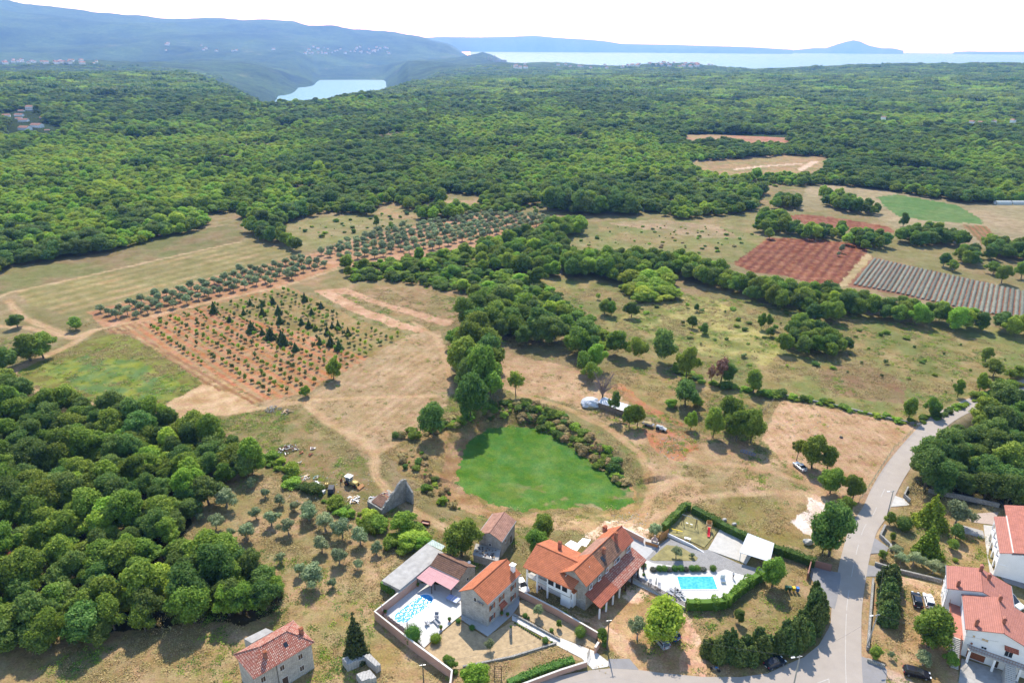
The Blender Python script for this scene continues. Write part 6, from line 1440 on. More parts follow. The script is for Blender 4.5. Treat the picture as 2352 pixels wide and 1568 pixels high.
# I: white carport roof on posts
cA, cB, cC, cD = up_('T3', 2165, 190, 2.9), up_('T3', 2090, 365, 2.5), up_('T3', 2372, 455, 2.5), up_('T3', 2410, 283, 2.9)
hK = thing('carport', (cB.x, cB.y, 0), 'open carport with a white ribbed metal roof beside the hedge', 'carport')
mb = MB(); mb.prism([p - Vector((0, 0, .1)) for p in (cA, cB, cC, cD)], [cA, cB, cC, cD], WHSH); mb.build('roof', hK)
for p in (cA, cB, cC, cD):
    p = p.lerp((cA + cB + cC + cD) / 4, .08); mb = MB(); mb.box((p.x, p.y, 1.22), (.07, 0, 0), (0, .07, 0), (0, 0, 1.22), WHITE); mb.build('post', hK)
# J: ruin with a tall jagged wall
r0, r1_, r2_ = up_('R2', 1170, 1560, 0), up_('R2', 1275, 1568, 0), None
wA = GT((1150 / 4 + 588, 1590 / 4 + 783.8)); wB = GT((1365 / 4 + 588, 1545 / 4 + 783.8)); wB = Vector((wA.x + 5.6, wA.y + 6.4, 0))
hR = thing('ruined_house', wA, 'ruined stone house with one tall jagged wall and a caved in red roof', 'ruin')
hh = [(0, 1.4), (.12, 1.9), (.2, 2.8), (.32, 3.2), (.42, 4.2), (.55, 4.6), (.68, 5.9), (.8, 6.5), (.9, 6.6), (1, 6.1)]
mb = MB(); dW = wB - wA; nW = Vector((-dW.y, dW.x, 0)).normalized() * .28
for (t0, h0), (t1, h1) in zip(hh[:-1], hh[1:]):
    n = 3
    for k in range(n):
        ta, tb = t0 + (t1 - t0) * k / n, t0 + (t1 - t0) * (k + 1) / n; ha = h0 + (h1 - h0) * k / n + random.uniform(-.12, .12); hb_ = h0 + (h1 - h0) * (k + 1) / n + random.uniform(-.05, .05)
        a, b = wA + dW * ta, wA + dW * tb; mb.prism([a - nW, b - nW, b + nW, a + nW], [a - nW + Vector((0, 0, ha)), b - nW + Vector((0, 0, hb_)), b + nW + Vector((0, 0, hb_)), a + nW + Vector((0, 0, ha))], DRYST)
mb.build('gable_wall', hR)
mb = MB(); e_ = wB + Vector((dW.y, -dW.x, 0)).normalized() * 2.6
mb.prism([wB, wB + dW.normalized() * -.5, e_ + dW.normalized() * -.5, e_], [wB + Vector((0, 0, 5.9)), wB + dW.normalized() * -.5 + Vector((0, 0, 5.9)), e_ + dW.normalized() * -.5 + Vector((0, 0, 3.6)), e_ + Vector((0, 0, 3.4))], DRYST); mb.build('side_wall', hR)
bk = Vector((-dW.y, dW.x, 0)).normalized()
c1_, c2_, c3_, c4_ = wA + dW * .05 + bk * .4, wA + dW * .36 + bk * .4, wA + dW * .36 + bk * 4.2, wA + dW * .05 + bk * 4.2
mb = MB(); mb.prism([p + Vector((0, 0, 1.5)) for p in (c1_, c2_, c3_, c4_)], [c1_ + Vector((0, 0, 1.7)), c2_ + Vector((0, 0, 2.8)), c3_ + Vector((0, 0, 2.6)), c4_ + Vector((0, 0, 1.7))], TOLD); mb.build('broken_roof', hR)
mb = MB(); mb.prism([wA + bk * .3, wA + dW * .8 + bk * .3, wA + dW * .8 + bk * 5.4, wA + bk * 5.4], [p + Vector((0, 0, 1.5)) for p in (wA + bk * .3, wA + dW * .8 + bk * .3, wA + dW * .8 + bk * 5.4, wA + bk * 5.4)], DRYST); mb.build('low_wall', hR)
mb = MB()
for i in range(40):
    a = random.uniform(.48, .8); b = random.uniform(.5, 5); p = wA + dW * a + bk * b + Vector((0, 0, 1.6)); an = random.uniform(0, 3); mb.box(p, (math.cos(an) * random.uniform(.3, 1.1), math.sin(an) * .5, random.uniform(-.2, .3)), (-math.sin(an) * .09, math.cos(an) * .09, 0), (0, 0, .06), random.choice([TWORN, WOODD, TOLD, WOODL]))
mb.build('fallen_beams', hR)
# K: livestock shed under tarpaulins and its haystack
s0, s1, s2, s3 = [up_('R3', x, y, 2.3) for x, y in ((790, 545), (1045, 640), (985, 580), (800, 520))]
s0, s1 = up_('R3', 795, 560, 2.0), up_('R3', 1040, 640, 2.0); nb = Vector((-(s1 - s0).y, (s1 - s0).x, 0)).normalized() * 4.2
hN = thing('livestock_shed', (s0.x, s0.y, 0), 'long rough plank shed covered with white tarpaulins', 'shed')
z_ = Vector((0, 0, 2.0)); b0_, b1_ = Vector((s0.x, s0.y, 0)), Vector((s1.x, s1.y, 0))
mb = MB(); mb.prism([b0_, b1_, b1_ + nb, b0_ + nb], [b0_ + z_, b1_ + z_, b1_ + nb + z_, b0_ + nb + z_], plain('grey_planks', (.20, .15, .11), .9, var=.35, scale=2)); mb.build('wall', hN)
V = []; nx_, ny_ = 22, 7
for i in range(nx_ + 1):
    for j in range(ny_ + 1):
        f, g = i / nx_, j / ny_; p = b0_.lerp(b1_, f * 1.04 - .02) + nb * (g * 1.12 - .06); V.append(p + Vector((0, 0, 2.05 + math.sin(g * 3.14) * .45 + random.uniform(-.06, .06))))
mb = MB(); mb.mesh(V, [(i * (ny_ + 1) + j, (i + 1) * (ny_ + 1) + j, (i + 1) * (ny_ + 1) + j + 1, i * (ny_ + 1) + j + 1) for i in range(nx_) for j in range(ny_)], TARP); mb.build('tarpaulin_roof', hN)
hy = up_('R3', 725, 615, 0); hy.y += 2.2
V = []; Fc = []; n1_, n2_ = 22, 10
for j in range(n2_ + 1):
    t = j / n2_; rr_ = math.cos(t * 1.5) ** .55 if j < n2_ else 0
    for i in range(n1_):
        a = 2 * math.pi * i / n1_; k = 1 + .09 * math.sin(a * 5 + j) + random.uniform(-.04, .04); cx_, sy_ = math.cos(a), math.sin(a); sq = 1 / max(abs(cx_), abs(sy_)) ** .5
        V.append(hy + Vector((cx_ * 3.0 * rr_ * k * sq, sy_ * 2.5 * rr_ * k * sq, .35 + 2.3 * t ** .8)))
Fc = [(j * n1_ + i, j * n1_ + (i + 1) % n1_, (j + 1) * n1_ + (i + 1) % n1_, (j + 1) * n1_ + i) for j in range(n2_) for i in range(n1_)]
hs_ = thing('covered_haystack', hy, 'haystack under a bright crumpled white tarpaulin', 'haystack'); mb = MB(); mb.mesh(V, Fc, TARP); mb.build('tarpaulin', hs_)
mb = MB(); mb.cyl(hy, 2.6, .6, plain('hay', (.42, .32, .16), .95, var=.3, scale=3), 18); mb.build('hay', hs_)

# ------------------------------------------------------------------ roads and paved grounds
road = smooth_line([G(p, t) for t, p in (('T4', (722, 1640)), ('T4', (712, 1400)), ('T4', (712, 1200)), ('T4', (722, 900)), ('T4', (748, 700)), ('T4', (805, 400)), ('T4', (880, 150)), ('R4', (978, 1568)), ('R4', (1060, 1380)), ('R4', (1175, 1180)), ('R4', (1330, 980)), ('R4', (1500, 795)), ('R4', (1680, 665)), ('R4', (1900, 565)), ('R4', (2100, 485)), ('R4', (2300, 415)), ('R4', (2600, 330)))], 8)
ribbon('road', road, 5.7, .05, ASPH)
mb = MB(); acc = 0
cl = dense(road, .5)
for i in range(0, 120, 1):
    if (i // 8) % 2 == 0 or i < 30:
        a, b = cl[i], cl[i + 1]; d = (b - a).normalized(); n = Vector((-d.y, d.x, 0)) * .06; mb.poly([(p.x, p.y, .058) for p in (a - n, b - n, b + n, a + n)], LINEW)
o = mb.build('road_markings'); o['kind'] = 'structure'
sr_pts = [q('T3', *p) for p in ((-60, 1640), (150, 1568), (300, 1530), (570, 1475), (760, 1445), (905, 1432), (1160, 1446), (1400, 1478), (1750, 1510), (2100, 1512), (2351, 1478))] + [q('T4', *p) for p in ((120, 1420), (330, 1330), (470, 1215), (560, 1060), (605, 920), (640, 880), (760, 880), (740, 1100), (735, 1400), (735, 1640))] + [q('T3', 1000, 1700)]
sheet('side_road', sr_pts, .042, ASPH)
sh('bus_bay_marking', .062, LINEW, 'T4', 445, 1568, 560, 1525, 566, 1568, 558, 1568, 556, 1536, 470, 1568)
sh('forecourt', .052, ASPH2, 'T4', 402, 498, 470, 510, 600, 545, 665, 556, 668, 600, 640, 780, 612, 892, 560, 860, 470, 720, 385, 590)
sh('side_road_apron', .046, ASPH2, 'T3', 885, 1345, 1080, 1345, 1165, 1445, 905, 1432, 885, 1400)
sh('driveway', .047, ASPH2, 'T4', 965, 225, 1110, 325, 1085, 372, 925, 380, 925, 300); sh('driveway', .047, ASPH2, 'T4', 900, 480, 985, 495, 1060, 530, 1000, 588, 880, 590)
sh('driveway', .047, ASPH2, 'T4', 845, 1320, 912, 1340, 1060, 1400, 1092, 1448, 1080, 1640, 860, 1640)
sh('concrete_apron', .03, PCONC, 'R4', 1150, 1410, 1250, 1445, 1300, 1500, 1280, 1505, 1105, 1520)
sh('concrete_path', .03, PCONC, 'T4', 1980, 115, 2070, 125, 2050, 200, 2020, 420, 2100, 590, 2040, 560, 2000, 300)
sh('concrete_path', .031, CONC, 'T4', 1790, 120, 1975, 170, 1990, 240, 1800, 190); sh('paved_drive', .03, plain('pink_setts', (.42, .33, .27), .9, var=.12, scale=2), 'T4', 1810, 20, 2120, -5, 2075, 115, 1870, 90)
sh('house_yard', .028, ASPH2, 'T4', 2090, 545, 2351, 615, 2351, 700, 2180, 640); sh('garage_yard', .03, CONC, 'T4', 1780, 1340, 2300, 1500, 2300, 1640, 1740, 1640)
# oval pool property
sh('pool_terrace', .10, SLABS, 'T2', 1170, 925, 1480, 650, 1560, 655, 1880, 690, 1888, 945, 1835, 985, 1700, 1100, 1545, 1245, 1490, 1195, 1300, 1060, uvrot=.72)
sh('house_paving', .08, GSLAB, 'T2', 1888, 940, 1885, 985, 2130, 1140, 2351, 945, 2420, 840, 2420, 760, 2330, 830, 2120, 1050, uvrot=.72)
sh('garden_path', .06, SLABS, 'T3', 0, 950, 30, 940, 110, 990, 440, 1160, 400, 1205, 0, 990)
sh('gravel_path', .03, plain('white_gravel', (.56, .53, .47), .95, var=.12, scale=2, bump=.4), 'T3', 440, 1150, 760, 1275, 900, 1380, 880, 1415, 740, 1440, 640, 1340, 400, 1215)
sh('lawn', .012, LAWND, 'T2', 1560, 1250, 1830, 1000, 1900, 1010, 2110, 1150, 2351, 1000, 2400, 1010, 2700, 1210, 2640, 1260, 2351, 1340, 1900, 1430, 1760, 1460)
sh('lawn', .013, LAWND, 'T3', 60, 810, 110, 800, 780, 1150, 770, 1260, 440, 1150, 60, 930)
# rectangular pool property
sh('pool_terrace', .10, SLABS, 'T3', 1070, 590, 1130, 575, 1180, 500, 1235, 440, 1300, 470, 1900, 548, 1960, 525, 2060, 560, 2200, 600, 2130, 640, 2040, 720, 1960, 760, 1900, 810, 1600, 822, 1590, 885, 1060, 625, uvrot=0)
sh('sett_paving', .08, SETTS, 'T3', 1235, 440, 1190, 430, 1440, 235, 1560, 290, 1770, 350, 1800, 343, 2080, 470, 2351, 540, 2500, 590, 2380, 640, 2200, 600, 1960, 525, 1900, 548, 1290, 470, uvrot=.4)
sh('concrete_pad', .093, PCONC, 'T3', 1910, 155, 2140, 262, 2260, 310, 2150, 480, 2100, 452, 1800, 345)
sh('patio', .09, GSLAB, 'T3', 1030, 190, 1090, 170, 1340, 290, 1335, 315, 1200, 465, 1100, 330, uvrot=.7)
sh('lawn', .13, LAWN, 'T3', 1265, 437, 1380, 335, 1420, 302, 1500, 312, 1560, 325, 1640, 375, 1708, 420, 1690, 448, 1300, 446)
sh('playground_lawn', .10, LAWN, 'T3', 1400, 190, 1555, -10, 1720, 50, 1905, 160, 1765, 325, 1640, 265, 1440, 195)
sh('white_gravel_bed', .115, plain('white_gravel'  , (.72, .69, .62)), 'T3', 1185, 500, 1225, 470, 1330, 530, 1290, 600, 1215, 590)
# pools
def pool(name, ring, label, inner):
    c = sum(ring, Vector()) / len(ring); r = thing(name, (c.x, c.y, 0), label, 'swimming pool')
    out_ = [p + (p - c).normalized() * .35 for p in ring]; mb = MB(); n = len(ring)
    for i in range(n):
        j = (i + 1) % n; mb.prism([(p.x, p.y, .08) for p in (ring[i], ring[j], out_[j], out_[i])], [(p.x, p.y, .17) for p in (ring[i], ring[j], out_[j], out_[i])], WHITE)
    mb.build('coping', r)
    wm, N, L = new_mat('pool_water'); pb = node(N, 'ShaderNodeBsdfPrincipled'); pb.inputs['Roughness'].default_value = .08; pb.inputs['IOR'].default_value = 1.33
    tc = node(N, 'ShaderNodeTexCoord'); vo = node(N, 'ShaderNodeTexNoise'); vo.inputs['Scale'].default_value = 1.6; vo.inputs['Detail'].default_value = 4; L.new(tc.outputs['Object'], vo.inputs['Vector'])
    cr_ = node(N, 'ShaderNodeValToRGB'); e = cr_.color_ramp.elements; e[0].position = .35; e[0].color = rgb(inner); e[1].position = .68; e[1].color = rgb(tuple(min(1, v * 1.25 + .07) for v in inner)); L.new(vo.outputs[0], cr_.inputs[0]); L.new(cr_.outputs[0], pb.inputs['Base Color'])
    b = node(N, 'ShaderNodeBump'); b.inputs['Strength'].default_value = .55; b.inputs['Distance'].default_value = .12; L.new(vo.outputs[0], b.inputs['Height']); L.new(b.outputs[0], pb.inputs['Normal']); out(wm, pb.outputs[0])
    mb = MB(); mb.poly([(p.x, p.y, .135) for p in ring], wm); mb.build('water', r)
    return r
p1, p2 = G((1352, 962), 'T2'), G((1548, 812), 'T2'); ax = (p2 - p1).normalized(); nn = Vector((-ax.y, ax.x, 0)); R1 = 1.75; ring = []
for k in range(13): a = math.pi * k / 12; ring.append(p2 + nn * R1 * math.cos(a) + ax * R1 * math.sin(a))
for k in range(13): a = math.pi * k / 12; ring.append(p1 - nn * R1 * math.cos(a) - ax * R1 * math.sin(a))
pool('oval_pool', ring, 'oval swimming pool with glittering blue water inside the pink wall', (.04, .28, .58))
pool('rectangular_pool', [G(p, 'T3') for p in ((1550, 712), (1887, 710), (1846, 592), (1515, 592))], 'rectangular turquoise swimming pool on the big white terrace', (.04, .36, .52))

# ------------------------------------------------------------------ walls, fences, hedges
wall('terrace_wall', [up_('T2', 1480, 600, 2.2), up_('T2', 1090, 908, 2.2), up_('T2', 1440, 1185, 2.2), up_('T2', 1800, 1450, 2.2), up_('T2', 1775, 1640, 2.2)], 2.15, .28, PINKW, 'tall pink rendered wall round the oval pool terrace', 'wall', COPING)
wall('garden_wall', [up_('T3', 62, 708, 1.7), up_('T3', 420, 890, 1.7), up_('T3', 790, 1105, 1.7)], 1.7, .25, PINKW, 'long pink garden wall between stone house and farmhouse', 'wall', COPING)
wall('gate_wall', [up_('T3', 795, 1190, 1.5), up_('T3', 765, 1240, 1.5)], 1.5, .35, PINKW, 'short pink wall and pier beside the garden gate', 'wall', COPING)
wall('roadside_wall', [up_('T3', 690, 1365, 1.3), up_('T3', 450, 1440, 1.3), up_('T3', 100, 1570, 1.3), up_('T3', -60, 1640, 1.3)], 1.2, .25, PINKW, 'pink wall with a hedge behind it along the bottom road', 'wall', COPING)
wall('patio_wall', [up_('T3', 1012, 130, 1.5), up_('T3', 1210, 232, 1.5)], 1.4, .22, PINKW, 'pink wall behind the barbecue patio', 'wall', COPING)
wall('entrance_wall', [up_('T4', 370, 555, 1.9), up_('T4', 402, 430, 1.9), up_('T4', 590, 478, 1.9)], 1.8, .25, plain('brown_red_render', (.30, .15, .11), .9, var=.1), 'dark reddish wall at the entrance forecourt', 'wall')
wall('pool_side_wall', [G((1066, 590), 'T3'), G((1250, 700), 'T3'), G((1590, 885), 'T3')], [.7, .7, .5], .25, PCONC, 'low concrete wall under the brown slatted fence', 'wall')
wall('playground_wall', [up_('T3', 1432, 195, .8), up_('T3', 1650, 290, .8), up_('T3', 1765, 355, .5)], [.9, .7, .1], .2, WHITEW, 'low white retaining wall along the playground', 'wall')
wall('long_stone_wall', [up_('T4', 985, 455, .9), up_('T4', 1200, 520, .9), up_('T4', 1600, 615, .9)], .9, .45, DRYST, 'long grey stone wall under the olive bushes', 'wall')
wall('kinked_stone_wall', [up_('T4', 1080, 110, .9), up_('T4', 1035, 200, .9), up_('T4', 1130, 290, .9), up_('T4', 1135, 330, .9)], .9, .45, DRYST, 'kinked stone wall at the corner of the right garden', 'wall')
wall('verge_wall', [up_('T4', 970, 600, .8), up_('T4', 940, 980, .8), up_('T4', 920, 1240, .8)], .8, .4, DRYST, 'pale stone wall between the road verge and the conifer row', 'wall')
wall('parking_wall', [up_('T4', 915, 1340, .7), up_('T4', 1075, 1400, .7)], .7, .35, DRYST, 'short stone wall by the parking entrance', 'wall')
wall('back_garden_wall', [up_('R4', 1480, 1355, 1.1), up_('R4', 1760, 1410, 1.1), up_('R4', 2130, 1490, 1.1)], 1.2, .4, DRYST, 'grey stone wall under the wood at the top of the right garden', 'wall')
wall('entry_wall', [up_('R4', 1290, 1330, 1.0), up_('R4', 1255, 1400, 1.0), up_('R4', 1310, 1450, 1.0)], 1.0, .35, DRYST, 'small stone wall at the upper entrance of the right garden', 'wall')
wall('path_edge_wall', [up_('T3', 10, 925, .5), up_('T3', 440, 1160, .5)], .45, .3, DRYST, 'low stone edging beside the white garden path', 'wall')
wall('lawn_edge_wall', [G((405, 1205), 'T3'), G((0, 1330), 'T3'), G((1900, 1420), 'T2')], .3, .35, DRYST, 'low stone edging running across the lower lawn', 'wall')
wall('field_wall', [GT(q('R4', 110, 495)), GT(q('R4', 600, 590)), GT(q('R4', 1050, 700)), GT(q('R4', 1340, 760))], .6, .5, DRYST, 'dry stone wall half hidden in the long field hedge', 'wall')
def fence(name, pts, h, n, label, mat=WOODD, rails=3, step=2.2, rz=.09, z0=0.0, mesh_=False):
    r = thing(name, (pts[0].x, pts[0].y, 0), label, 'fence'); ds = dense(pts, step)
    for p in ds: mb = MB(); mb.box((p.x, p.y, z0 + h / 2), (.05, 0, 0), (0, .05, 0), (0, 0, h / 2), mat); mb.build('post', r)
    for k in range(rails):
        mb = MB(); z = z0 + h * (k + .6) / rails
        for a, b in zip(ds[:-1], ds[1:]):
            a2, b2 = Vector((a.x, a.y, z)), Vector((b.x, b.y, z)); d = (b2 - a2); mb.box((a2 + b2) / 2 + Vector((0, -.06, 0)), d / 2, Vector((-d.y, d.x, 0)).normalized() * .015, (0, 0, rz / 2), mat)
        mb.build('rail', r)
    return r
fence('slatted_fence', [G((1066, 590), 'T3'), G((1250, 700), 'T3'), G((1590, 885), 'T3')], 1.1, 5, 'dark brown slatted fence on the low wall by the big pool', WOODD, 5, 2.2, .12, .6)
fence('paddock_fence', [G(p, 'R3') for p in ((1200, 705), (1460, 790), (1720, 855), (2060, 925))], 1.1, 2, 'thin wooden paddock fence from the shed to the tree group', plain('grey_wood', (.25, .21, .17), .9), 2, 3.0, .06)
fence('paddock_fence', [G(p, 'R4') for p in ((-90, 700), (0, 600), (100, 495))], 1.1, 2, 'thin wooden fence climbing to the field hedge', MATS['grey_wood'], 2, 3.0, .06)
def mesh_fence(pts, h, label):
    r = thing('wire_fence', pts[0], label, 'fence'); ds = dense(pts, 2.5)
    for p in ds: mb = MB(); mb.tube([p, p + Vector((0, 0, h))], .035, plain('green_post', (.10, .16, .10), .7), 5); mb.build('post', r)
    mb = MB()
    for a, b in zip(ds[:-1], ds[1:]):
        for k in range(6): mb.tube([a + Vector((0, 0, .1 + k * (h - .15) / 5)), b + Vector((0, 0, .1 + k * (h - .15) / 5))], .012, MATS['green_post'], 3)
        for j in range(5): c = a.lerp(b, j / 5); mb.tube([c, c + Vector((0, 0, h - .05))], .008, MATS['green_post'], 3)
    mb.build('wire_netting', r)
mesh_fence([G(p, 'R4') for p in ((835, 1480), (980, 1260), (1090, 1090), (1150, 1000), (1240, 920), (1330, 830))], 1.5, 'green wire fence between the mown field and the road')
hedge([G(p, 'T3') for p in ((1390, 170), (1480, 80), (1590, -30), (1640, -20))], 1.5, 1.9, 'tall dark green hedge on the upper left of the playground', seed=1)
hedge([G(p, 'T3') for p in ((1660, 0), (1800, 80), (1960, 170), (2160, 265), (2300, 330), (2450, 380), (2600, 430), (2780, 500))], 1.5, 1.9, 'long dark green hedge behind the playground and the carport', seed=2)
hedge([G(p, 'T3') for p in ((1600, 885), (1780, 885), (1950, 870), (2060, 770), (2160, 690), (2290, 610))], 1.4, 2.2, 'bushy laurel hedge round the lower side of the big pool', 'mid', seed=3, rough=.25, size=.4)
hedge([G(p, 'T3') for p in ((565, 1390), (400, 1440), (200, 1510), (-40, 1600))], 1.3, 1.4, 'clipped bright green hedge along the bottom road', seed=4)
hedge([G(p, 'T2') for p in ((1160, 690), (1240, 740), (1290, 770))], 1.2, 1.9, 'ivy covered corner of the long shed', seed=6, rough=.3)
for i, x in enumerate(range(1300, 1880, 50)):
    if i == 10: continue
    p = G((x + random.uniform(-6, 6), 538 + (x - 1300) * -.005), 'T3'); tree_at((p.x, p.y, .08), 'lavender' if i % 3 == 0 else 'ball', 1.5, .85, 'rounded lavender bush in the row along the big pool terrace', 'bushes along the big pool terrace')
# ------------------------------------------------------------------ vehicles
def paint(name, c, metal=.0, rough=.25):
    return plain(name, c, rough, metal, .5, .02)
RUB, RIM = BLACK, plain('wheel_rim', (.40, .41, .42), .35, .7, var=.02)
HL, TL = plain('headlamp', (.75, .76, .75), .15, var=.02), plain('tail_lamp', (.35, .02, .02), .3, var=.02)
def car(c, ang, mat, label, cat='car', L_=4.3, W_=1.75, h=1.45, style='hatch', group=None, rails=False):
    r = thing('parked_car', c, label, cat, group); r.rotation_euler.z = ang
    def P_(x, y, z): return Vector((x, y, z)) + Vector(c)
    h0, hb = .28, .86
    # side profile of the body, front at +x
    X0, X1 = -L_ / 2, L_ / 2
    body = [(X0, .34), (X0 - .02, .62), (X0 + .06, .90), (X0 + .9, .97), (X1 - 1.15, .95), (X1 - .35, .80), (X1 - .02, .62), (X1, .36), (X1 - .2, .26), (X0 + .2, .26)]
    cab = {'hatch': [(X0 + .10, .93), (X0 + .42, h - .06), (X0 + 1.0, h), (X0 + 2.2, h - .01), (X1 - 1.15, .93)], 'sedan': [(X0 + .75, .94), (X0 + 1.25, h - .05), (X0 + 1.8, h), (X0 + 2.5, h - .02), (X1 - 1.25, .93)]}[style]
    def loft(prof, half, mat_, name, parent, inset=None):
        n = len(prof); V = []; rows_ = [(-half, 1), (-half * .94, 1.0), (half * .94, 1.0), (half, 1)]
        zmid = sum(p[1] for p in prof) / n; xm = sum(p[0] for p in prof) / n
        for y, _ in rows_:
            k = .94 if abs(y) == half else 1
            for x, z in prof: V.append(P_(xm + (x - xm) * (1 if k == 1 else .975), y * (1 if inset is None else 1 - inset * max(0, (z - .93) / (h - .93))), zmid + (z - zmid) * k))
        Fc = [tuple(range(n)), tuple(range(3 * n, 4 * n))[::-1]] + [(j * n + i, j * n + (i + 1) % n, (j + 1) * n + (i + 1) % n, (j + 1) * n + i) for j in range(3) for i in range(n)]
        mb = MB(); mb.mesh(V, Fc, mat_); return mb.build(name, parent)
    bd = loft(body, W_ / 2, mat, 'body', r)
    loft(cab, W_ / 2 * .93, GLASS, 'windows', r, .2)
    rf = [(x, z + .012) for x, z in cab[1:-1]]; mb = MB(); w2 = W_ / 2 * .80
    x0, x1 = cab[1][0] + .12, cab[-2][0] - .05
    mb.prism([P_(x0, -w2, h - .07), P_(x1, -w2, h - .07), P_(x1, w2, h - .07), P_(x0, w2, h - .07)], [P_(x0 + .1, -w2 * .95, h + .02), P_(x1 - .05, -w2 * .95, h + .02), P_(x1 - .05, w2 * .95, h + .02), P_(x0 + .1, w2 * .95, h + .02)], mat)
    for s_ in (-1, 1):
        for (xa, za), (xb, zb) in ((cab[0], cab[1]), (cab[-1], cab[-2]), ((X0 + 1.75, .94), (X0 + 1.72, h))): mb.tube([P_(xa, s_ * W_ / 2 * .94, za), P_(xb, s_ * W_ / 2 * .765, zb)], .035, mat, 4)
    mb.build('roof', r)
    for sx in (X0 + .82, X1 - .85):
        for sy in (-1, 1):
            mb = MB(); c0 = P_(sx, sy * (W_ / 2 - .1), .31); mb.tube([c0 - Vector((0, .1, 0)), c0 + Vector((0, .1, 0))], .31, RUB, 14); wl = mb.build('wheel', r)
            mb = MB(); mb.tube([c0 + Vector((0, sy * .101, 0)), c0 + Vector((0, sy * .115, 0))], .19, RIM, 10); mb.build('rim', wl)
    for sy in (-1, 1):
        mb = MB(); mb.box(P_(X1 - .12, sy * (W_ / 2 - .3), .68), (.12, sy * -.03, 0), (0, .2, 0), (0, 0, .07), HL); mb.build('headlight', r)
        mb = MB(); mb.box(P_(X0 + .03, sy * (W_ / 2 - .2), .78), (.06, 0, 0), (0, .14, 0), (0, 0, .09), TL); mb.build('tail_light', r)
        mb = MB(); mb.box(P_(X1 - 1.45, sy * (W_ / 2 + .08), .98), (.07, 0, 0), (0, .1, 0), (0, 0, .06), mat); mb.build('wing_mirror', r)
    mb = MB(); mb.box(P_(X0 - .03, 0, .5), (.01, 0, 0), (0, .26, 0), (0, 0, .06), WHITE); mb.build('number_plate', r)
    return r
def ang(t, x0, y0, x1, y1): a, b = G((x0, y0), t), G((x1, y1), t); return math.atan2(b.y - a.y, b.x - a.x)
SIL = paint('silver_paint', (.50, .54, .60), .5); WHP = paint('white_car_paint', (.80, .80, .80)); DKP = paint('dark_blue_paint', (.02, .028, .045), .2); BKP = paint('black_car_paint', (.016, .015, .02), .2); BLP = paint('blue_car_paint', (.02, .12, .32), .2)
car(G((292, 1165), 'R4'), ang('R4', 325, 1185, 262, 1135), SIL, 'silver saloon car parked beside the trees of the mown field', style='sedan', L_=4.5)
car(G((1365, 1195), 'T3'), ang('T3', 1400, 1245, 1300, 1120), SIL, 'silver blue hatchback half under the large light green tree')
car(G((1450, 1125), 'T3'), ang('T3', 1480, 1140, 1410, 1085), BLP, 'blue car mostly hidden behind the large light green tree')
car(G((95, 690), 'T3'), ang('T3', 60, 640, 110, 720), WHP, 'white car between the stone house and the farmhouse')
car(G((1362, 820), 'T4'), ang('T4', 1370, 850, 1345, 745), DKP, 'dark car with a pale roof next to the white hatchback', L_=4.6, h=1.6)
mb = MB(); cc_ = G((1362, 820), 'T4')
car(G((1472, 830), 'T4'), ang('T4', 1480, 860, 1450, 755), WHP, 'white hatchback next to the dark car with a pale roof')
car(G((1430, 1085), 'T4'), ang('T4', 1440, 1120, 1400, 1020), WHP, 'white car under the spreading tree by the white house')
car(G((1362, 1495), 'T4'), ang('T4', 1250, 1470, 1470, 1520), BKP, 'black estate car at the bottom beside the outside stairs', L_=4.6, h=1.5)
car(G((60, 1400), 'T4'), ang('T4', -20, 1430, 130, 1370), DKP, 'dark blue car in the shade of the conifers by the junction')
car(G((2225, 835), 'T4'), ang('T4', 2160, 780, 2270, 850), WHP, 'white van standing behind the white house wing', 'van', 4.8, 1.9, 2.0)
# motorcycle
m0 = G((1862, 1450), 'T3'); r = thing('motorcycle', m0, 'blue and chrome motorcycle in the shade of the conifers', 'motorcycle'); an = ang('T3', 1810, 1430, 1910, 1470); r.rotation_euler.z = an
for x in (-.7, .75): mb = MB(); mb.tube([m0 + Vector((x, -.06, .32)), m0 + Vector((x, .06, .32))], .32, RUB, 14); mb.build('wheel', r)
mb = MB(); mb.tube([m0 + Vector((-.7, 0, .35)), m0 + Vector((-.2, 0, .6)), m0 + Vector((.35, 0, .75)), m0 + Vector((.55, 0, .95)), m0 + Vector((.75, 0, .32))], .06, METAL, 6); mb.box(m0 + Vector((0, 0, .45)), (.25, 0, 0), (0, .14, 0), (0, 0, .18), METAL); mb.build('frame', r)
mb = MB(); mb.tube([m0 + Vector((0, 0, .82)), m0 + Vector((.45, 0, .88))], [.12, .17], BLP, 8); mb.build('fuel_tank', r)
mb = MB(); mb.box(m0 + Vector((-.3, 0, .78)), (.33, 0, .02), (0, .13, 0), (0, 0, .06), BLACK); mb.build('seat', r)
mb = MB(); mb.tube([m0 + Vector((.48, -.36, 1.05)), m0 + Vector((.55, 0, 1.0)), m0 + Vector((.48, .36, 1.05))], .025, METAL, 5); mb.build('handlebar', r)
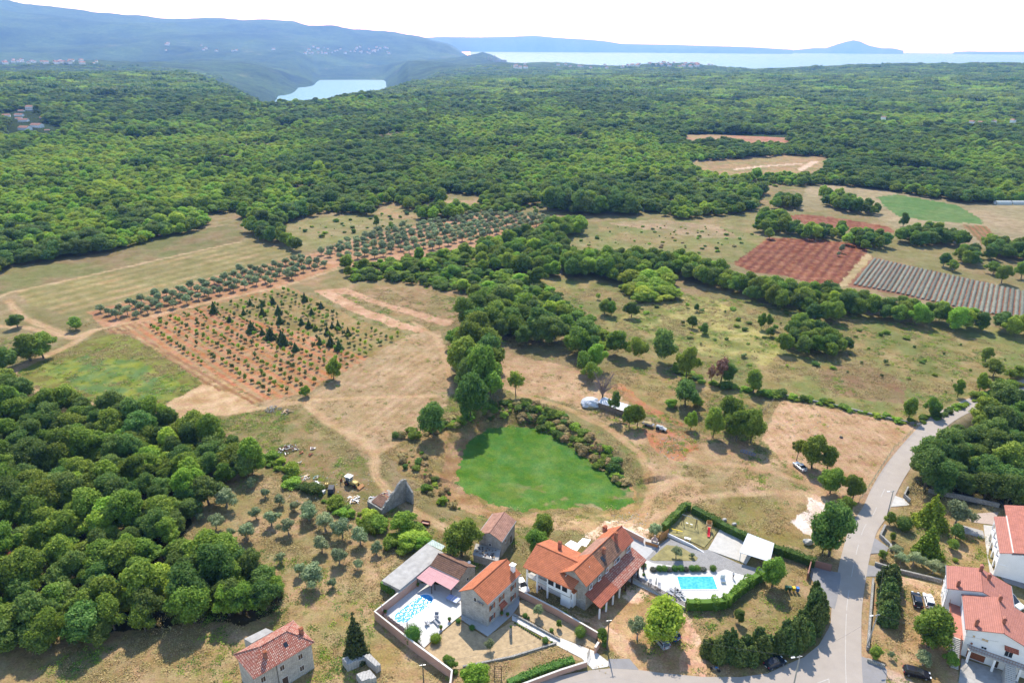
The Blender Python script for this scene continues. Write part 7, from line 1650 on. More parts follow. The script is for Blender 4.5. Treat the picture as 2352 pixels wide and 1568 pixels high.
# yellow backhoe loader
YEL = plain('digger_yellow', (.60, .42, .13), .6, var=.2, scale=2)
bO_ = GT(q('R2', 870, 1315)); an = math.atan2(*(lambda d: (d.y, d.x))(GT(q('R2', 980, 1340)) - GT(q('R2', 830, 1290))))
r = thing('backhoe_loader', bO_, 'old yellow backhoe loader with a white roofed cab and lowered bucket', 'digger'); r.rotation_euler.z = an
Pb = lambda x, y, z: bO_ + Vector((x, y, z))
mb = MB(); mb.box(Pb(.9, 0, 1.0), (1.4, 0, 0), (0, .42, 0), (0, 0, .38), YEL); mb.box(Pb(-.3, 0, .75), (1.0, 0, 0), (0, .5, 0), (0, 0, .25), YEL); mb.build('body', r)
for x, rr_, y in ((-.6, .72, .85), (1.9, .45, .8)):
    for s_ in (-1, 1):
        mb = MB(); mb.tube([Pb(x, s_ * y - .18, rr_), Pb(x, s_ * y + .18, rr_)], rr_, RUB, 18); wl = mb.build('wheel', r); mb = MB(); mb.tube([Pb(x, s_ * (y + .19), rr_), Pb(x, s_ * (y + .2), rr_)], rr_ * .5, RUST, 12); mb.build('rim', wl)
mb = MB()
for x in (-1.1, .35):
    for s_ in (-1, 1): mb.tube([Pb(x, s_ * .68, 1.1), Pb(x * .92, s_ * .62, 2.55)], .05, WHITE, 5)
mb.box(Pb(-.35, 0, 1.2), (.75, 0, 0), (0, .7, 0), (0, 0, .12), YEL); mb.build('cab_frame', r)
mb = MB(); mb.box(Pb(-.35, 0, 1.85), (.68, 0, 0), (0, .60, 0), (0, 0, .5), plain('cab_glass', (.16, .18, .19), .15)); mb.build('cab_windows', r)
mb = MB(); mb.box(Pb(-.35, 0, 2.6), (.95, 0, 0), (0, .8, 0), (0, 0, .06), WHITE); mb.build('cab_roof', r)
mb = MB()
for s_ in (-1, 1): mb.tube([Pb(.6, s_ * .55, 1.5), Pb(2.0, s_ * .58, 1.25), Pb(3.1, s_ * .6, .45)], .10, YEL, 5)
mb.build('loader_arm', r)
mb = MB(); mb.prism([Pb(3.0, -1.1, .05), Pb(3.8, -1.1, .03), Pb(3.75, -1.1, .3), Pb(3.05, -1.1, .75)], [Pb(3.0, 1.1, .05), Pb(3.8, 1.1, .03), Pb(3.75, 1.1, .3), Pb(3.05, 1.1, .75)], plain('orange_bucket', (.50, .24, .09), .7, var=.2)); mb.build('front_bucket', r)
mb = MB(); mb.tube([Pb(-1.4, 0, .9), Pb(-2.5, 0, 2.3), Pb(-2.9, 0, 2.2), Pb(-3.2, 0, .9)], [.16, .14, .13, .10], YEL, 6); mb.build('digger_arm', r)
mb = MB(); mb.prism([Pb(-3.5, -.3, .1), Pb(-2.9, -.3, .1), Pb(-3.1, -.3, .9)], [Pb(-3.5, .3, .1), Pb(-2.9, .3, .1), Pb(-3.1, .3, .9)], RUST); mb.build('digger_bucket', r)
# covered tractor, hay cart, hay rack, plough
tO = G((1370, 815), 'R3'); r = thing('covered_tractor', tO, 'small tractor under a pale cloth by the paddock fence', 'tractor'); r.rotation_euler.z = ang('R3', 1330, 800, 1420, 825)
V = []; n1_, n2_ = 16, 6
for j in range(n2_ + 1):
    for i in range(n1_ + 1):
        f = i / n1_; x = -1.5 + 3.2 * f; g = j / n2_ * math.pi; hgt_ = 1.55 if f < .45 else 1.55 - (f - .45) * 1.1; hgt_ += .25 * math.exp(-((f - .55) / .06) ** 2); V.append(tO + Vector((x, math.cos(g) * .75 * (1 + random.uniform(-.05, .05)), .55 + math.sin(g) * (hgt_ - .55) + random.uniform(-.04, .04))))
mb = MB(); mb.mesh(V, [(j * (n1_ + 1) + i, j * (n1_ + 1) + i + 1, (j + 1) * (n1_ + 1) + i + 1, (j + 1) * (n1_ + 1) + i) for j in range(n2_) for i in range(n1_)], plain('pale_cloth', (.58, .55, .50), .8, var=.15, scale=3, bump=.5)); mb.build('cloth', r)
for x, rr_ in ((-.9, .62), (.95, .4)):
    for s_ in (-1, 1): mb = MB(); mb.tube([tO + Vector((x, s_ * .78 - .12, rr_)), tO + Vector((x, s_ * .78 + .12, rr_))], rr_, RUB, 16); mb.build('wheel', r)
def cart(t, x, y, x2, y2, L_, load, label):
    c = G((x, y), t); r = thing('farm_cart', c, label, 'cart'); r.rotation_euler.z = ang(t, x, y, x2, y2)
    mb = MB(); mb.box(c + Vector((0, 0, .75)), (L_ / 2, 0, 0), (0, .9, 0), (0, 0, .06), plain('cart_metal', (.22, .22, .23), .7, var=.2)); mb.box(c + Vector((0, -.88, .95)), (L_ / 2, 0, 0), (0, .02, 0), (0, 0, .14), MATS['cart_metal']); mb.tube([c + Vector((L_ / 2, 0, .7)), c + Vector((L_ / 2 + 1.1, 0, .45))], .05, METAL, 5); mb.build('bed', r)
    for s_ in (-1, 1): mb = MB(); mb.tube([c + Vector((-.4, s_ * .85 - .1, .36)), c + Vector((-.4, s_ * .85 + .1, .36))], .36, RUB, 14); mb.build('wheel', r)
    V = ico(c.x, c.y, .95, L_ * .42, .75, .35, 5, .3, 2); mb = MB(); mb.mesh(V[0], [tuple(f) for f in V[1]], load); mb.build('load', r)
cart('R3', 1250, 775, 1300, 790, 3.6, MATS['hay'], 'flat farm cart loaded with dry hay by the fence')
rO = G((1020, 745), 'R3'); r = thing('feeding_trough', rO, 'pale wooden feeding trough in front of the shed', 'trough'); r.rotation_euler.z = ang('R3', 980, 735, 1050, 752)
mb = MB()
for y, z in ((-.45, .8), (.45, .8)): mb.box(rO + Vector((0, y, z)), (1.2, 0, 0), (0, .03, 0), (0, 0, .12), WOODL)
for x in (-1.2, 1.2): mb.box(rO + Vector((x, 0, .8)), (.03, 0, 0), (0, .48, 0), (0, 0, .12), WOODL)
mb.box(rO + Vector((0, 0, .7)), (1.18, 0, 0), (0, .44, 0), (0, 0, .02), WOODL)
mb.build('tray', r)
for x in (-1.1, 1.1):
    for y in (-.4, .4): mb = MB(); mb.box(rO + Vector((x, y, .34)), (.04, 0, 0), (0, .04, 0), (0, 0, .34), WOODL); mb.build('leg', r)
hO = G((2165, 1040), 'R3'); r = thing('harrow', hO, 'blue framed harrow in the shade of the paddock trees', 'farm machine'); r.rotation_euler.z = ang('R3', 2100, 1025, 2230, 1065)
mb = MB(); BLF = plain('blue_frame', (.08, .16, .34), .6)
for y in (-.6, .6): mb.tube([hO + Vector((-2, y, .7)), hO + Vector((2, y, .7))], .06, BLF, 5)
for k in range(6): mb.tube([hO + Vector((-2 + k * .8, -.7, .7)), hO + Vector((-2 + k * .8, .7, .7))], .05, BLF, 5)
mb.build('frame', r)
for k in range(8): mb = MB(); mb.tube([hO + Vector((-1.9 + k * .54, -.5 + (k % 2), .7)), hO + Vector((-1.9 + k * .54, -.3 + (k % 2), .02))], .03, RUST, 4); mb.build('tine', r)

# ------------------------------------------------------------------ poles and wires
def pole(t, x, y, h, label, lamp=True, mat=CONC, lean=0):
    c = G((x, y), t); r = thing('power_pole', c, label, 'pole'); mb = MB(); mb.tube([c - Vector((0, 0, .3)), c + Vector((lean, 0, h))], [.15, .09], mat, 8); mb.build('shaft', r)
    mb = MB(); mb.box(c + Vector((lean, 0, h - .25)), (.5, .1, 0), (0, .05, 0), (0, 0, .04), METAL); mb.build('crossarm', r)
    if lamp: mb = MB(); mb.tube([c + Vector((lean, 0, h - .5)), c + Vector((lean - 1.0, -.2, h - .2))], .04, METAL, 5); mb.box(c + Vector((lean - 1.3, -.25, h - .18)), (.35, .06, 0), (0, .12, 0), (0, 0, .06), WHITE); mb.build('lamp_head', r)
    return c + Vector((lean, 0, h - .2))
w0 = pole('T4', 905, 1245, 8.5, 'leaning grey power pole with a street lamp beside the verge wall', lean=.5)
w1 = pole('T4', 225, 1640, 8.5, 'power pole with a street lamp at the road junction')
w2 = pole('T3', 872, 1260, 7.5, 'thin wooden pole by the garden gate', lamp=False, mat=BARK)
w3 = pole('R4', 1095, 1600, 7.5, 'street lamp pole beside the upper part of the road')
w4 = pole('T2', 1545, 1640, 6.5, 'wooden pole at the bottom edge below the pink wall', lamp=False, mat=BARK)
def wire(a, b, sag=1.0):
    pts = [a.lerp(b, k / 14) - Vector((0, 0, sag * 4 * (k / 14) * (1 - k / 14))) for k in range(15)]; mb = MB(); mb.tube(pts, .012, plain('cable_grey', (.10, .10, .11), .8), 4)
    o = mb.build('power_line'); tagm(o, 'thin power line hanging between the poles', 'cable', 'power lines between the poles')
wire(w0, w3); wire(w0, w1); wire(w1, w2); wire(w2, w4); wire(w0, fr.P(0, 5, 5.9), .5); wire(w2, hA.P(LA * .5, 0, 6.0), .6)

# ------------------------------------------------------------------ gardens
def lounger(p, an, label, group, mat):
    r = thing('sun_lounger', p, label, 'sun lounger', group); r.rotation_euler.z = an
    mb = MB(); mb.box(p + Vector((-.25, 0, .32)), (.62, 0, 0), (0, .3, 0), (0, 0, .03), mat); mb.build('seat', r)
    mb = MB(); mb.box(p + Vector((.62, 0, .48)), (.32, 0, .16), (0, .3, 0), (-.02, 0, .03), mat); mb.build('backrest', r)
    for x in (-.75, .35):
        for y in (-.27, .27): mb = MB(); mb.box(p + Vector((x, y, .14)), (.02, 0, 0), (0, .02, 0), (0, 0, .14), METAL); mb.build('leg', r)
def umbrella(p, label, h=2.6):
    r = thing('closed_umbrella', p, label, 'umbrella'); mb = MB(); mb.cyl(p, .32, .1, CONC, 12); mb.build('base', r); mb = MB(); mb.tube([p, p + Vector((0, 0, h))], .03, WOODL, 6); mb.build('shaft', r)
    mb = MB(); mb.tube([p + Vector((0, 0, .8)), p + Vector((0, 0, 1.2)), p + Vector((0, 0, h - .05))], [.20, .17, .05], plain('umbrella_cloth', (.64, .61, .55), .9, var=.1), 10); mb.build('canopy', r)
GS = plain('grey_sling', (.30, .31, .33), .8)
u1, u2 = G((1320, 685), 'T3', .1), G((1493, 768), 'T3', .1)
umbrella(u1, 'closed beige umbrella on the big pool terrace, the one farther up the fence'); umbrella(u2, 'closed beige umbrella among the grey loungers by the big pool')
for i, (x, y, a) in enumerate(((1265, 658, 1.2), (1352, 692, 1.4), (1450, 750, -1.0), (1478, 728, -1.0), (1520, 722, -1.0), (1540, 740, -1.0), (1518, 770, -1.0), (1555, 768, -1.0))): lounger(G((x, y), 'T3', .1), a, 'grey sun lounger standing by the umbrellas of the big pool', 'grey loungers by the big pool', GS)
umbrella(G((1160, 930), 'T2', .1), 'closed umbrella in the corner of the pink wall'); umbrella(G((1392, 1075), 'T2', .1), 'closed umbrella beside the big clipped bush at the oval pool')
for x, y in ((1210, 978), (1240, 1000), (1270, 1022), (1300, 1045), (1332, 1068), (1364, 1090)): lounger(G((x, y), 'T2', .1), 2.5, 'dark pool lounger with a red cushion along the pink wall', 'loungers along the pink wall', plain('dark_sling', (.09, .07, .07), .8))
for x, y, kk, w_ in ((1445, 1190, 1.3, 36),): p = G((x, y), 'T2'); tree_at(p, 'ball', px(q('T2', x, y), w_), kk, 'big clipped egg shaped bush inside the pink wall', None)
WHF = plain('white_frame', (.70, .70, .70), .5)
def seat(t, x, y, w_, an, label, name='garden_chair'):
    p = G((x, y), t, .1); r = thing(name, p, label, 'chair' if name == 'garden_chair' else 'sofa'); r.rotation_euler.z = an
    mb = MB(); mb.box(p + Vector((0, 0, .36)), (w_ / 2, 0, 0), (0, .32, 0), (0, 0, .07), GS); mb.build('cushion', r); mb = MB(); mb.box(p + Vector((0, .33, .62)), (w_ / 2, 0, 0), (0, .05, .02), (0, 0, .25), GS); mb.build('backrest', r)
    for s_ in (-1, 1):
        mb = MB(); mb.box(p + Vector((s_ * w_ / 2, 0, .55)), (.03, 0, 0), (0, .33, 0), (0, 0, .02), WHF); mb.build('armrest', r)
        for y_ in (-.3, .3): mb = MB(); mb.box(p + Vector((s_ * w_ / 2, y_, .27)), (.025, 0, 0), (0, .025, 0), (0, 0, .27), WHF); mb.build('leg', r)
seat('T2', 1660, 955, .8, 0, 'white framed garden chair at the far end of the coffee table'); seat('T2', 1575, 1030, .8, 2.2, 'white framed garden chair on the left of the coffee table'); seat('T2', 1660, 1020, 1.8, -.9, 'white framed garden sofa with grey cushions', 'garden_sofa')
def table(t, x, y, a, b, h, an, mat, label, name='garden_table', net=False):
    p = G((x, y), t, .1); r = thing(name, p, label, 'table'); r.rotation_euler.z = an
    mb = MB(); mb.box(p + Vector((0, 0, h)), (a / 2, 0, 0), (0, b / 2, 0), (0, 0, .025), mat); mb.build('tabletop', r)
    for x_ in (-1, 1):
        for y_ in (-1, 1): mb = MB(); mb.box(p + Vector((x_ * a * .42, y_ * b * .4, h / 2)), (.03, 0, 0), (0, .03, 0), (0, 0, h / 2 - .02), METAL); mb.build('leg', r)
    if net:
        mb = MB(); mb.box(p + Vector((0, 0, h + .1)), (.01, 0, 0), (0, b / 2 + .1, 0), (0, 0, .075), WHITE); mb.build('net', r)
        mb = MB(); mb.box(p + Vector((0, 0, h + .028)), (a / 2, 0, 0), (0, .012, 0), (0, 0, .002), WHITE); mb.build('centre_line', r)
table('T2', 1618, 998, 1.0, .6, .4, .7, WHF, 'low white coffee table between the garden chairs'); table('T2', 1812, 815, 2.74, 1.52, .74, -.55, plain('tennis_blue', (.30, .36, .58), .5), 'blue and white table tennis table beside the stone house', 'table_tennis_table', True)
# barbecue, bin row, bench, playground
bq = G((1285, 300), 'T3'); r = thing('garden_barbecue', bq, 'brick and wood barbecue with a pyramid hood and chimney', 'barbecue'); r.rotation_euler.z = -.45
mb = MB(); mb.box(bq + Vector((0, 0, .45)), (1.5, 0, 0), (0, .45, 0), (0, 0, .45), WOODO); mb.build('cupboard', r); mb = MB(); mb.box(bq + Vector((0, 0, .94)), (1.55, 0, 0), (0, .5, 0), (0, 0, .04), PCONC); mb.build('worktop', r)
for s_ in (-.1, 1.1): mb = MB(); mb.box(bq + Vector((s_, .1, 1.3)), (.06, 0, 0), (0, .35, 0), (0, 0, .33), PINKW); mb.build('pillar', r)
mb = MB(); mb.prism([bq + Vector(v) for v in ((-.25, -.4, 1.64), (1.25, -.4, 1.64), (1.25, .55, 1.64), (-.25, .55, 1.64))], [bq + Vector(v) for v in ((.35, .0, 2.35), (.65, .0, 2.35), (.65, .3, 2.35), (.35, .3, 2.35))], plain('clay_hood', (.42, .30, .25), .8)); mb.build('hood', r)
mb = MB(); mb.box(bq + Vector((.5, .15, 2.6)), (.15, 0, 0), (0, .15, 0), (0, 0, .25), MATS['clay_hood']); mb.build('chimney', r)
r = thing('wooden_gate', G((1355, 270), 'T3'), 'orange brown wooden board gate beside the barbecue', 'gate'); a_, b_ = G((1350, 275), 'T3'), G((1435, 215), 'T3')
mb = MB(); mb.prism([a_, b_, b_ + Vector((.03, .06, 0)), a_ + Vector((.03, .06, 0))], [p + Vector((0, 0, 2.0)) for p in (a_, b_, b_ + Vector((.03, .06, 0)), a_ + Vector((.03, .06, 0)))], WOODO); mb.build('gate_leaf', r)
for p in (a_, b_): mb = MB(); mb.tube([p, p + Vector((0, 0, 2.15))], .06, WOODD, 6); mb.build('gate_post', r)
tree((1310, 215), 'olive', 34, .85, 'olive tree behind the barbecue', None, 'T3'); tree((1505, 420), 'olive', 26, 1.1, 'small olive tree on the green lawn island', None, 'T3'); tree((1655, 420), 'olive', 12, 1.0, 'tiny tree at the right of the lawn island', None, 'T3')
for x, y, w_, lb in ((120, 965, 12, 'round clipped ball bush beside the white path, the largest'), (305, 1195, 15, 'round clipped bush at the lower end of the white path'), (362, 1095, 10, 'small clipped ball bush halfway down the white path'), (152, 975, 6, 'tiny clipped ball beside the largest one'), (365, 1200, 6, 'tiny clipped ball at the path end'), (850, 1230, 14, 'spiky green plant by the gate pier')): tree((x, y), 'ball', w_, .95, lb, None, 'T3')
for i in range(13): p = G((30 + i * 19, 1020 + i * 11.5), 'T3'); tree_at((p.x, p.y, 0), 'ball', .42, .8, 'small clipped plant in the row edging the white path', 'small plants edging the white path')
for lb, m_, x in (('green wheelie bin, leftmost of the row of four', (.03, .16, .06), 165), ('dark green wheelie bin, second of the row', (.02, .09, .05), 197), ('yellow wheelie bin in the row by the forecourt', (.70, .50, .02), 232), ('blue wheelie bin at the right end of the row', (.03, .16, .50), 268)):
    p = G((x, 715 + (x - 165) * .12), 'T4', .08); r = thing('wheelie_bin', p, lb, 'bin'); mt = plain('bin_' + lb.split()[0] + str(x), m_, .5)
    mb = MB(); mb.prism([p + Vector(v) for v in ((-.22, -.25, .1), (.22, -.25, .1), (.22, .25, .1), (-.22, .25, .1))], [p + Vector(v) for v in ((-.29, -.34, 1.0), (.29, -.34, 1.0), (.29, .34, 1.0), (-.29, .34, 1.0))], mt); mb.build('body', r)
    mb = MB(); mb.box(p + Vector((0, 0, 1.04)), (.31, 0, 0), (0, .37, 0), (0, 0, .035), mt); mb.build('lid', r)
    for s_ in (-1, 1): mb = MB(); mb.tube([p + Vector((s_ * .24, .27, .1)), p + Vector((s_ * .29, .27, .1))], .1, BLACK, 10); mb.build('wheel', r)
# swing set
sA, sB = G((1565, 100), 'T3', .1), G((1690, 140), 'T3', .1); r = thing('swing_set', sA, 'dark wooden swing set with two white seats', 'swing'); DW = WOODD; d = (sB - sA).normalized(); n = Vector((-d.y, d.x, 0))
mb = MB(); mb.tube([sA - d * .3 + Vector((0, 0, 2.5)), sB + d * .3 + Vector((0, 0, 2.5))], .07, METAL, 6); mb.build('crossbar', r)
for p in (sA, sB):
    for s_ in (-1, 1): mb = MB(); mb.tube([p + n * s_ * .9, p + Vector((0, 0, 2.5))], .07, DW, 6); mb.build('leg', r)
for f in (.33, .66):
    p = sA.lerp(sB, f); mb = MB(); mb.box(p + Vector((0, 0, .5)), d * .3, n * .12, (0, 0, .03), WHITE); s2 = mb.build('swing_seat', r); mb = MB()
    for s_ in (-1, 1): mb.tube([p + d * s_ * .26 + Vector((0, 0, .5)), p + d * s_ * .26 + Vector((0, 0, 2.5))], .012, METAL, 4)
    mb.build('chain', s2)
# slide tower
tw = G((1805, 165), 'T3', .1); r = thing('slide_tower', tw, 'wooden play tower with a red slide', 'slide'); r.rotation_euler.z = -.25
for x in (-.55, .55):
    for y in (-.55, .55): mb = MB(); mb.box(tw + Vector((x, y, 1.2)), (.05, 0, 0), (0, .05, 0), (0, 0, 1.2), WOODL); mb.build('post', r)
mb = MB(); mb.box(tw + Vector((0, 0, 1.3)), (.6, 0, 0), (0, .6, 0), (0, 0, .04), WOODL); mb.build('platform', r)
mb = MB(); mb.box(tw + Vector((0, .6, 1.95)), (.6, 0, 0), (0, .03, 0), (0, 0, .5), WOODO); mb.box(tw + Vector((.6, 0, 1.8)), (.03, 0, 0), (0, .6, 0), (0, 0, .35), WOODL); mb.box(tw + Vector((-.6, 0, 1.8)), (.03, 0, 0), (0, .6, 0), (0, 0, .35), WOODL); mb.build('side_boards', r)
RED = plain('red_plastic', (.62, .02, .03), .35, var=.03); mb = MB(); pr = [(-.6, 1.32), (-1.0, 1.15), (-1.8, .55), (-2.4, .28), (-2.9, .25)]
for (y0, z0), (y1, z1) in zip(pr[:-1], pr[1:]):
    mb.prism([tw + Vector(v) for v in ((-.25, y0, z0), (.25, y0, z0), (.25, y1, z1), (-.25, y1, z1))], [tw + Vector(v) for v in ((-.25, y0, z0 + .04), (.25, y0, z0 + .04), (.25, y1, z1 + .04), (-.25, y1, z1 + .04))], RED)
    for s_ in (-1, 1): mb.prism([tw + Vector(v) for v in ((s_ * .25, y0, z0), (s_ * .3, y0, z0), (s_ * .3, y1, z1), (s_ * .25, y1, z1))], [tw + Vector(v) for v in ((s_ * .25, y0, z0 + .18), (s_ * .3, y0, z0 + .18), (s_ * .3, y1, z1 + .18), (s_ * .25, y1, z1 + .18))], RED)
mb.build('slide', r)
mb = MB()
for s_ in (-.9, -1.3): mb.tube([tw + Vector((s_ * 1.5 + .5, s_ * -.2, 0)), tw + Vector((-.55, s_ * .4 + .4, 1.3))], .04, DW, 4)
for k in range(4): mb.tube([tw + Vector((-.85 - k * .12, .0, 1.1 - k * .28)), tw + Vector((-1.0 - k * .18, .35, 1.1 - k * .28))], .03, DW, 4)
mb.build('ladder', r)
se = G((1515, 180), 'T3', .1); r = thing('seesaw', se, 'yellow seesaw on the playground lawn', 'seesaw'); mb = MB(); mb.box(se + Vector((0, 0, .55)), (1.25, -.35, -.12), (.03, .1, 0), (0, 0, .04), plain('yellow_plastic', (.75, .55, .02), .5)); mb.build('board', r); mb = MB(); mb.cyl(se, .12, .5, MATS['yellow_plastic'], 10); mb.build('stand', r)
be = G((1612, 255), 'T3', .1); r = thing('garden_bench', be, 'small white bench table on the playground lawn', 'bench'); r.rotation_euler.z = -.4; mb = MB(); mb.box(be + Vector((0, 0, .55)), (.75, 0, 0), (0, .3, 0), (0, 0, .04), WHITE); mb.build('seat', r)
for s_ in (-.55, .55): mb = MB(); mb.box(be + Vector((s_, 0, .26)), (.06, 0, 0), (0, .25, 0), (0, 0, .26), WHITE); mb.build('leg', r)
ho = G((1937, 640), 'T3', .1); r = thing('pump_cabinet', ho, 'white pump cabinet with an open lid right of the big pool', 'cabinet'); mb = MB(); mb.box(ho + Vector((0, 0, .25)), (.5, 0, 0), (0, .4, 0), (0, 0, .25), WHITE); mb.build('box', r); mb = MB(); mb.box(ho + Vector((0, .45, .95)), (.52, 0, 0), (0, .03, 0), (0, 0, .62), WHITE); mb.build('lid', r)
fa, fb = GT(q('T2', 2190, 1500)), GT(q('T2', 2255, 1500)); r = thing('climbing_tower', fa, 'brown wooden climbing frame near the bright green tree', 'climbing frame')
for p in (fa, fb):
    for s_ in (-1, 1): mb = MB(); mb.tube([p + Vector((0, s_ * .8, 0)), p + Vector((0, 0, 2.4))], .06, WOODD, 5); mb.build('leg', r)
mb = MB(); mb.tube([fa + Vector((0, 0, 2.4)), fb + Vector((0, 0, 2.4))], .06, WOODD, 5)
for k in range(5): mb.tube([fa + Vector((0, -.7 + k * .12, .4 + k * .35)), fb + Vector((0, -.7 + k * .12, .4 + k * .35))], .03, WOODD, 4)
mb.build('rungs', r)
mo = G((2340, 1130), 'T2'); r = thing('stone_column', mo, 'short rough stone column with a plant on top on the lawn', 'column'); mb = MB(); mb.cyl(mo, .32, 2.1, DRYST, 9, .27); mb.build('shaft', r); tree_at(mo + Vector((0, 0, 2.1)), 'ball', .5, .8, 'small plant standing on the rough stone column')
# stacks of stone blocks
for pts_, h_, lb in ((qs('T2', 795,1400, 845,1465, 1010,1390, 975,1340), 1.5, 'long stack of pale stone blocks, the left one behind'), (qs('T2', 985,1375, 1110,1480, 1150,1450, 1050,1350), 1.5, 'stepped stack of pale stone blocks on the right'), (qs('T2', 925,1540, 975,1610, 1110,1560, 1050,1490), 1.3, 'square stack of pale stone blocks nearest the bottom edge')):
    g = [plane(p, 0) for p in pts_]; r = thing('block_stack', g[0], lb, 'stone blocks'); c_ = sum(g, Vector()) / 4; mb = MB(); mb.prism(g, [p + Vector((0, 0, h_)) for p in g], BLOCKS); mb.build('lower_layers', r)
    mb = MB(); g2 = [p.lerp(c_, .05) for p in g]; mid = [g2[0].lerp(g2[3], .0), g2[1].lerp(g2[2], .0), g2[1].lerp(g2[2], .6), g2[0].lerp(g2[3], .6)]; mb.prism([p + Vector((0, 0, h_ + .003)) for p in mid], [p + Vector((0, 0, h_ + .25)) for p in mid], BLOCKS); mb.build('top_layer', r)
# heaps and scrap in the yard by the digger
def heap(t, x, y, R_, n, mats, label, name='scrap_heap', ln=.8):
    c = GT(q(t, x, y)); mb = MB()
    for i in range(n):
        a = random.uniform(0, 6.28); d_ = R_ * random.random() ** .7; z = .15 + (1 - d_ / R_) * R_ * .35 * random.random(); an = random.uniform(0, 3.14); l_ = random.uniform(.1, ln * .7); mb.box(c + Vector((math.cos(a) * d_, math.sin(a) * d_, z)), (math.cos(an) * l_, math.sin(an) * l_, random.uniform(-.15, .15)), (-math.sin(an) * .08, math.cos(an) * .08, 0), (0, 0, random.uniform(.02, .1)), random.choice(mats))
    tagm(mb.build(name, origin=c), label, 'heap')
heap('R2', 160, 625, 2.6, 90, [DRYST, STONE, GREYW], 'heap of grey rubble on the rough ground', 'rubble', .35); heap('R2', 290, 650, 2.0, 26, [WOODL, WOODD, MATS['grey_wood']], 'pile of weathered branches and boards beside the rubble', 'board_pile', 1.6)
heap('R2', 290, 1000, 3.0, 90, [RUST, METAL, WOODD, TARP, BARK], 'round heap of mixed scrap metal and brushwood'); heap('R2', 440, 1250, 1.6, 22, [WHITE, PCONC, WOODL], 'pile of white pipes and boards by the long hedge', 'board_pile', 1.5)
heap('R2', 580, 1330, 1.3, 14, [METAL, WHITE, GREYW], 'bundle of grey pipes near the black covered machine', 'pipe_pile', 1.8); heap('R2', 905, 1450, 1.6, 40, [WOODL, WHITE, MATS['grey_wood'], METAL], 'stack of boards and scrap left of the ruin', 'board_pile', 1.2); heap('R2', 1070, 1440, 1.0, 16, [TR_, WHITE, METAL, BLP], 'small pile of odds and ends behind the ruin')
heap('R2', 500, 1045, .8, 14, [RUST, TR_], 'rusty plough parts in the grass'); heap('R2', 520, 985, .7, 12, [RUST, METAL], 'rusty implement beside the scrap heap'); heap('R2', 555, 1250, .8, 12, [plain('teal_paint', (.20, .36, .33), .6), YEL, METAL], 'round green lid with yellow scrap on it')
heap('R2', 400, 1120, .8, 8, [WHITE, PCONC, YEL], 'white panels lying in the weeds'); heap('R2', 545, 1295, .8, 8, [WHITE, TARP], 'crumpled white sheeting on the ground'); heap('R2', 405, 1020, .9, 10, [plain('orange_scrap', (.50, .18, .08), .7), RUST], 'orange metal panel beside the scrap heap')
heap('T3', 260, 690, 1.3, 26, [WHITE, METAL, TR_, BLP, WOODD], 'jumble of pots and household things under the balcony', 'household_clutter', .3)
bc = GT(q('R2', 605, 1390)); r = thing('washing_machine', bc, 'discarded white washing machine with a grey tyre on it', 'washing machine'); mb = MB(); mb.box(bc + Vector((0, 0, .4)), (.8, -.25, 0), (.2, .5, 0), (0, 0, .4), WHITE); mb.build('casing', r); mb = MB(); mb.tube([bc + Vector((-.4, .3, .82)), bc + Vector((-.4, .3, .95))], .38, GREYW, 14); mb.build('tyre', r)
bc = GT(q('R2', 693, 1390)); r = thing('covered_machine', bc, 'machine wrapped in dark tarpaulin near the digger', 'machine'); mb = MB(); mb.prism([bc + Vector(v) for v in ((-.8, -1, 0), (.8, -1, 0), (.8, 1, 0), (-.8, 1, 0))], [bc + Vector(v) for v in ((-.7, -.6, 1.5), (.7, -.6, 1.5), (.75, .9, 1.9), (-.7, .9, 1.9))], plain('dark_tarpaulin', (.05, .055, .07), .5, bump=.5, scale=3)); mb.build('tarpaulin', r); mb = MB(); mb.box(bc + Vector((0, -1.05, .3)), (.7, 0, 0), (0, .06, 0), (0, 0, .25), BLACK); mb.build('skirt', r)
bc = GT(q('R2', 652, 1335)); r = thing('yellow_tank', bc, 'small yellow tank left of the dark covered machine', 'tank'); mb = MB(); mb.box(bc + Vector((0, 0, .6)), (.4, 0, 0), (0, .35, 0), (0, 0, .5), YEL); mb.build('tank_body', r); mb = MB(); mb.cyl(bc + Vector((0, 0, 1.1)), .12, .1, BLACK, 10); mb.build('cap', r)
bx_ = GT(q('T2', 1557, 110)); r = thing('open_trailer', bx_, 'small open rusty red trailer in the weeds', 'trailer'); mb = MB()
for v, a_, b_ in (((0, 0, .3), (1.0, -.3, 0), (.18, .6, 0)),): mb.box(bx_ + Vector(v), a_, b_, (0, 0, .04), PINKW)
for s_ in (-1, 1): mb.box(bx_ + Vector((.18 * s_, .6 * s_, .5)), (1.0, -.3, 0), (.01, .03, 0), (0, 0, .22), RUST); mb.box(bx_ + Vector((1.0 * s_, -.3 * s_, .5)), (.03, 0, 0), (.18, .6, 0), (0, 0, .22), RUST)
mb.build('box', r)
for s_ in (-1, 1): mb = MB(); mb.tube([bx_ + Vector((.2 * s_, .66 * s_, .22)), bx_ + Vector((.24 * s_, .78 * s_, .22))], .22, RUB, 12); mb.build('wheel', r)
rk = G((365, 290), 'T4'); V = ico(rk.x, rk.y, .6, 1.3, .8, .8, 8, .3, 2); mb = MB(); mb.mesh(V[0], [tuple(f) for f in V[1]], PCONC); tagm(mb.build('boulder', origin=rk), 'large white boulder on the grass near the hedge', 'boulder')
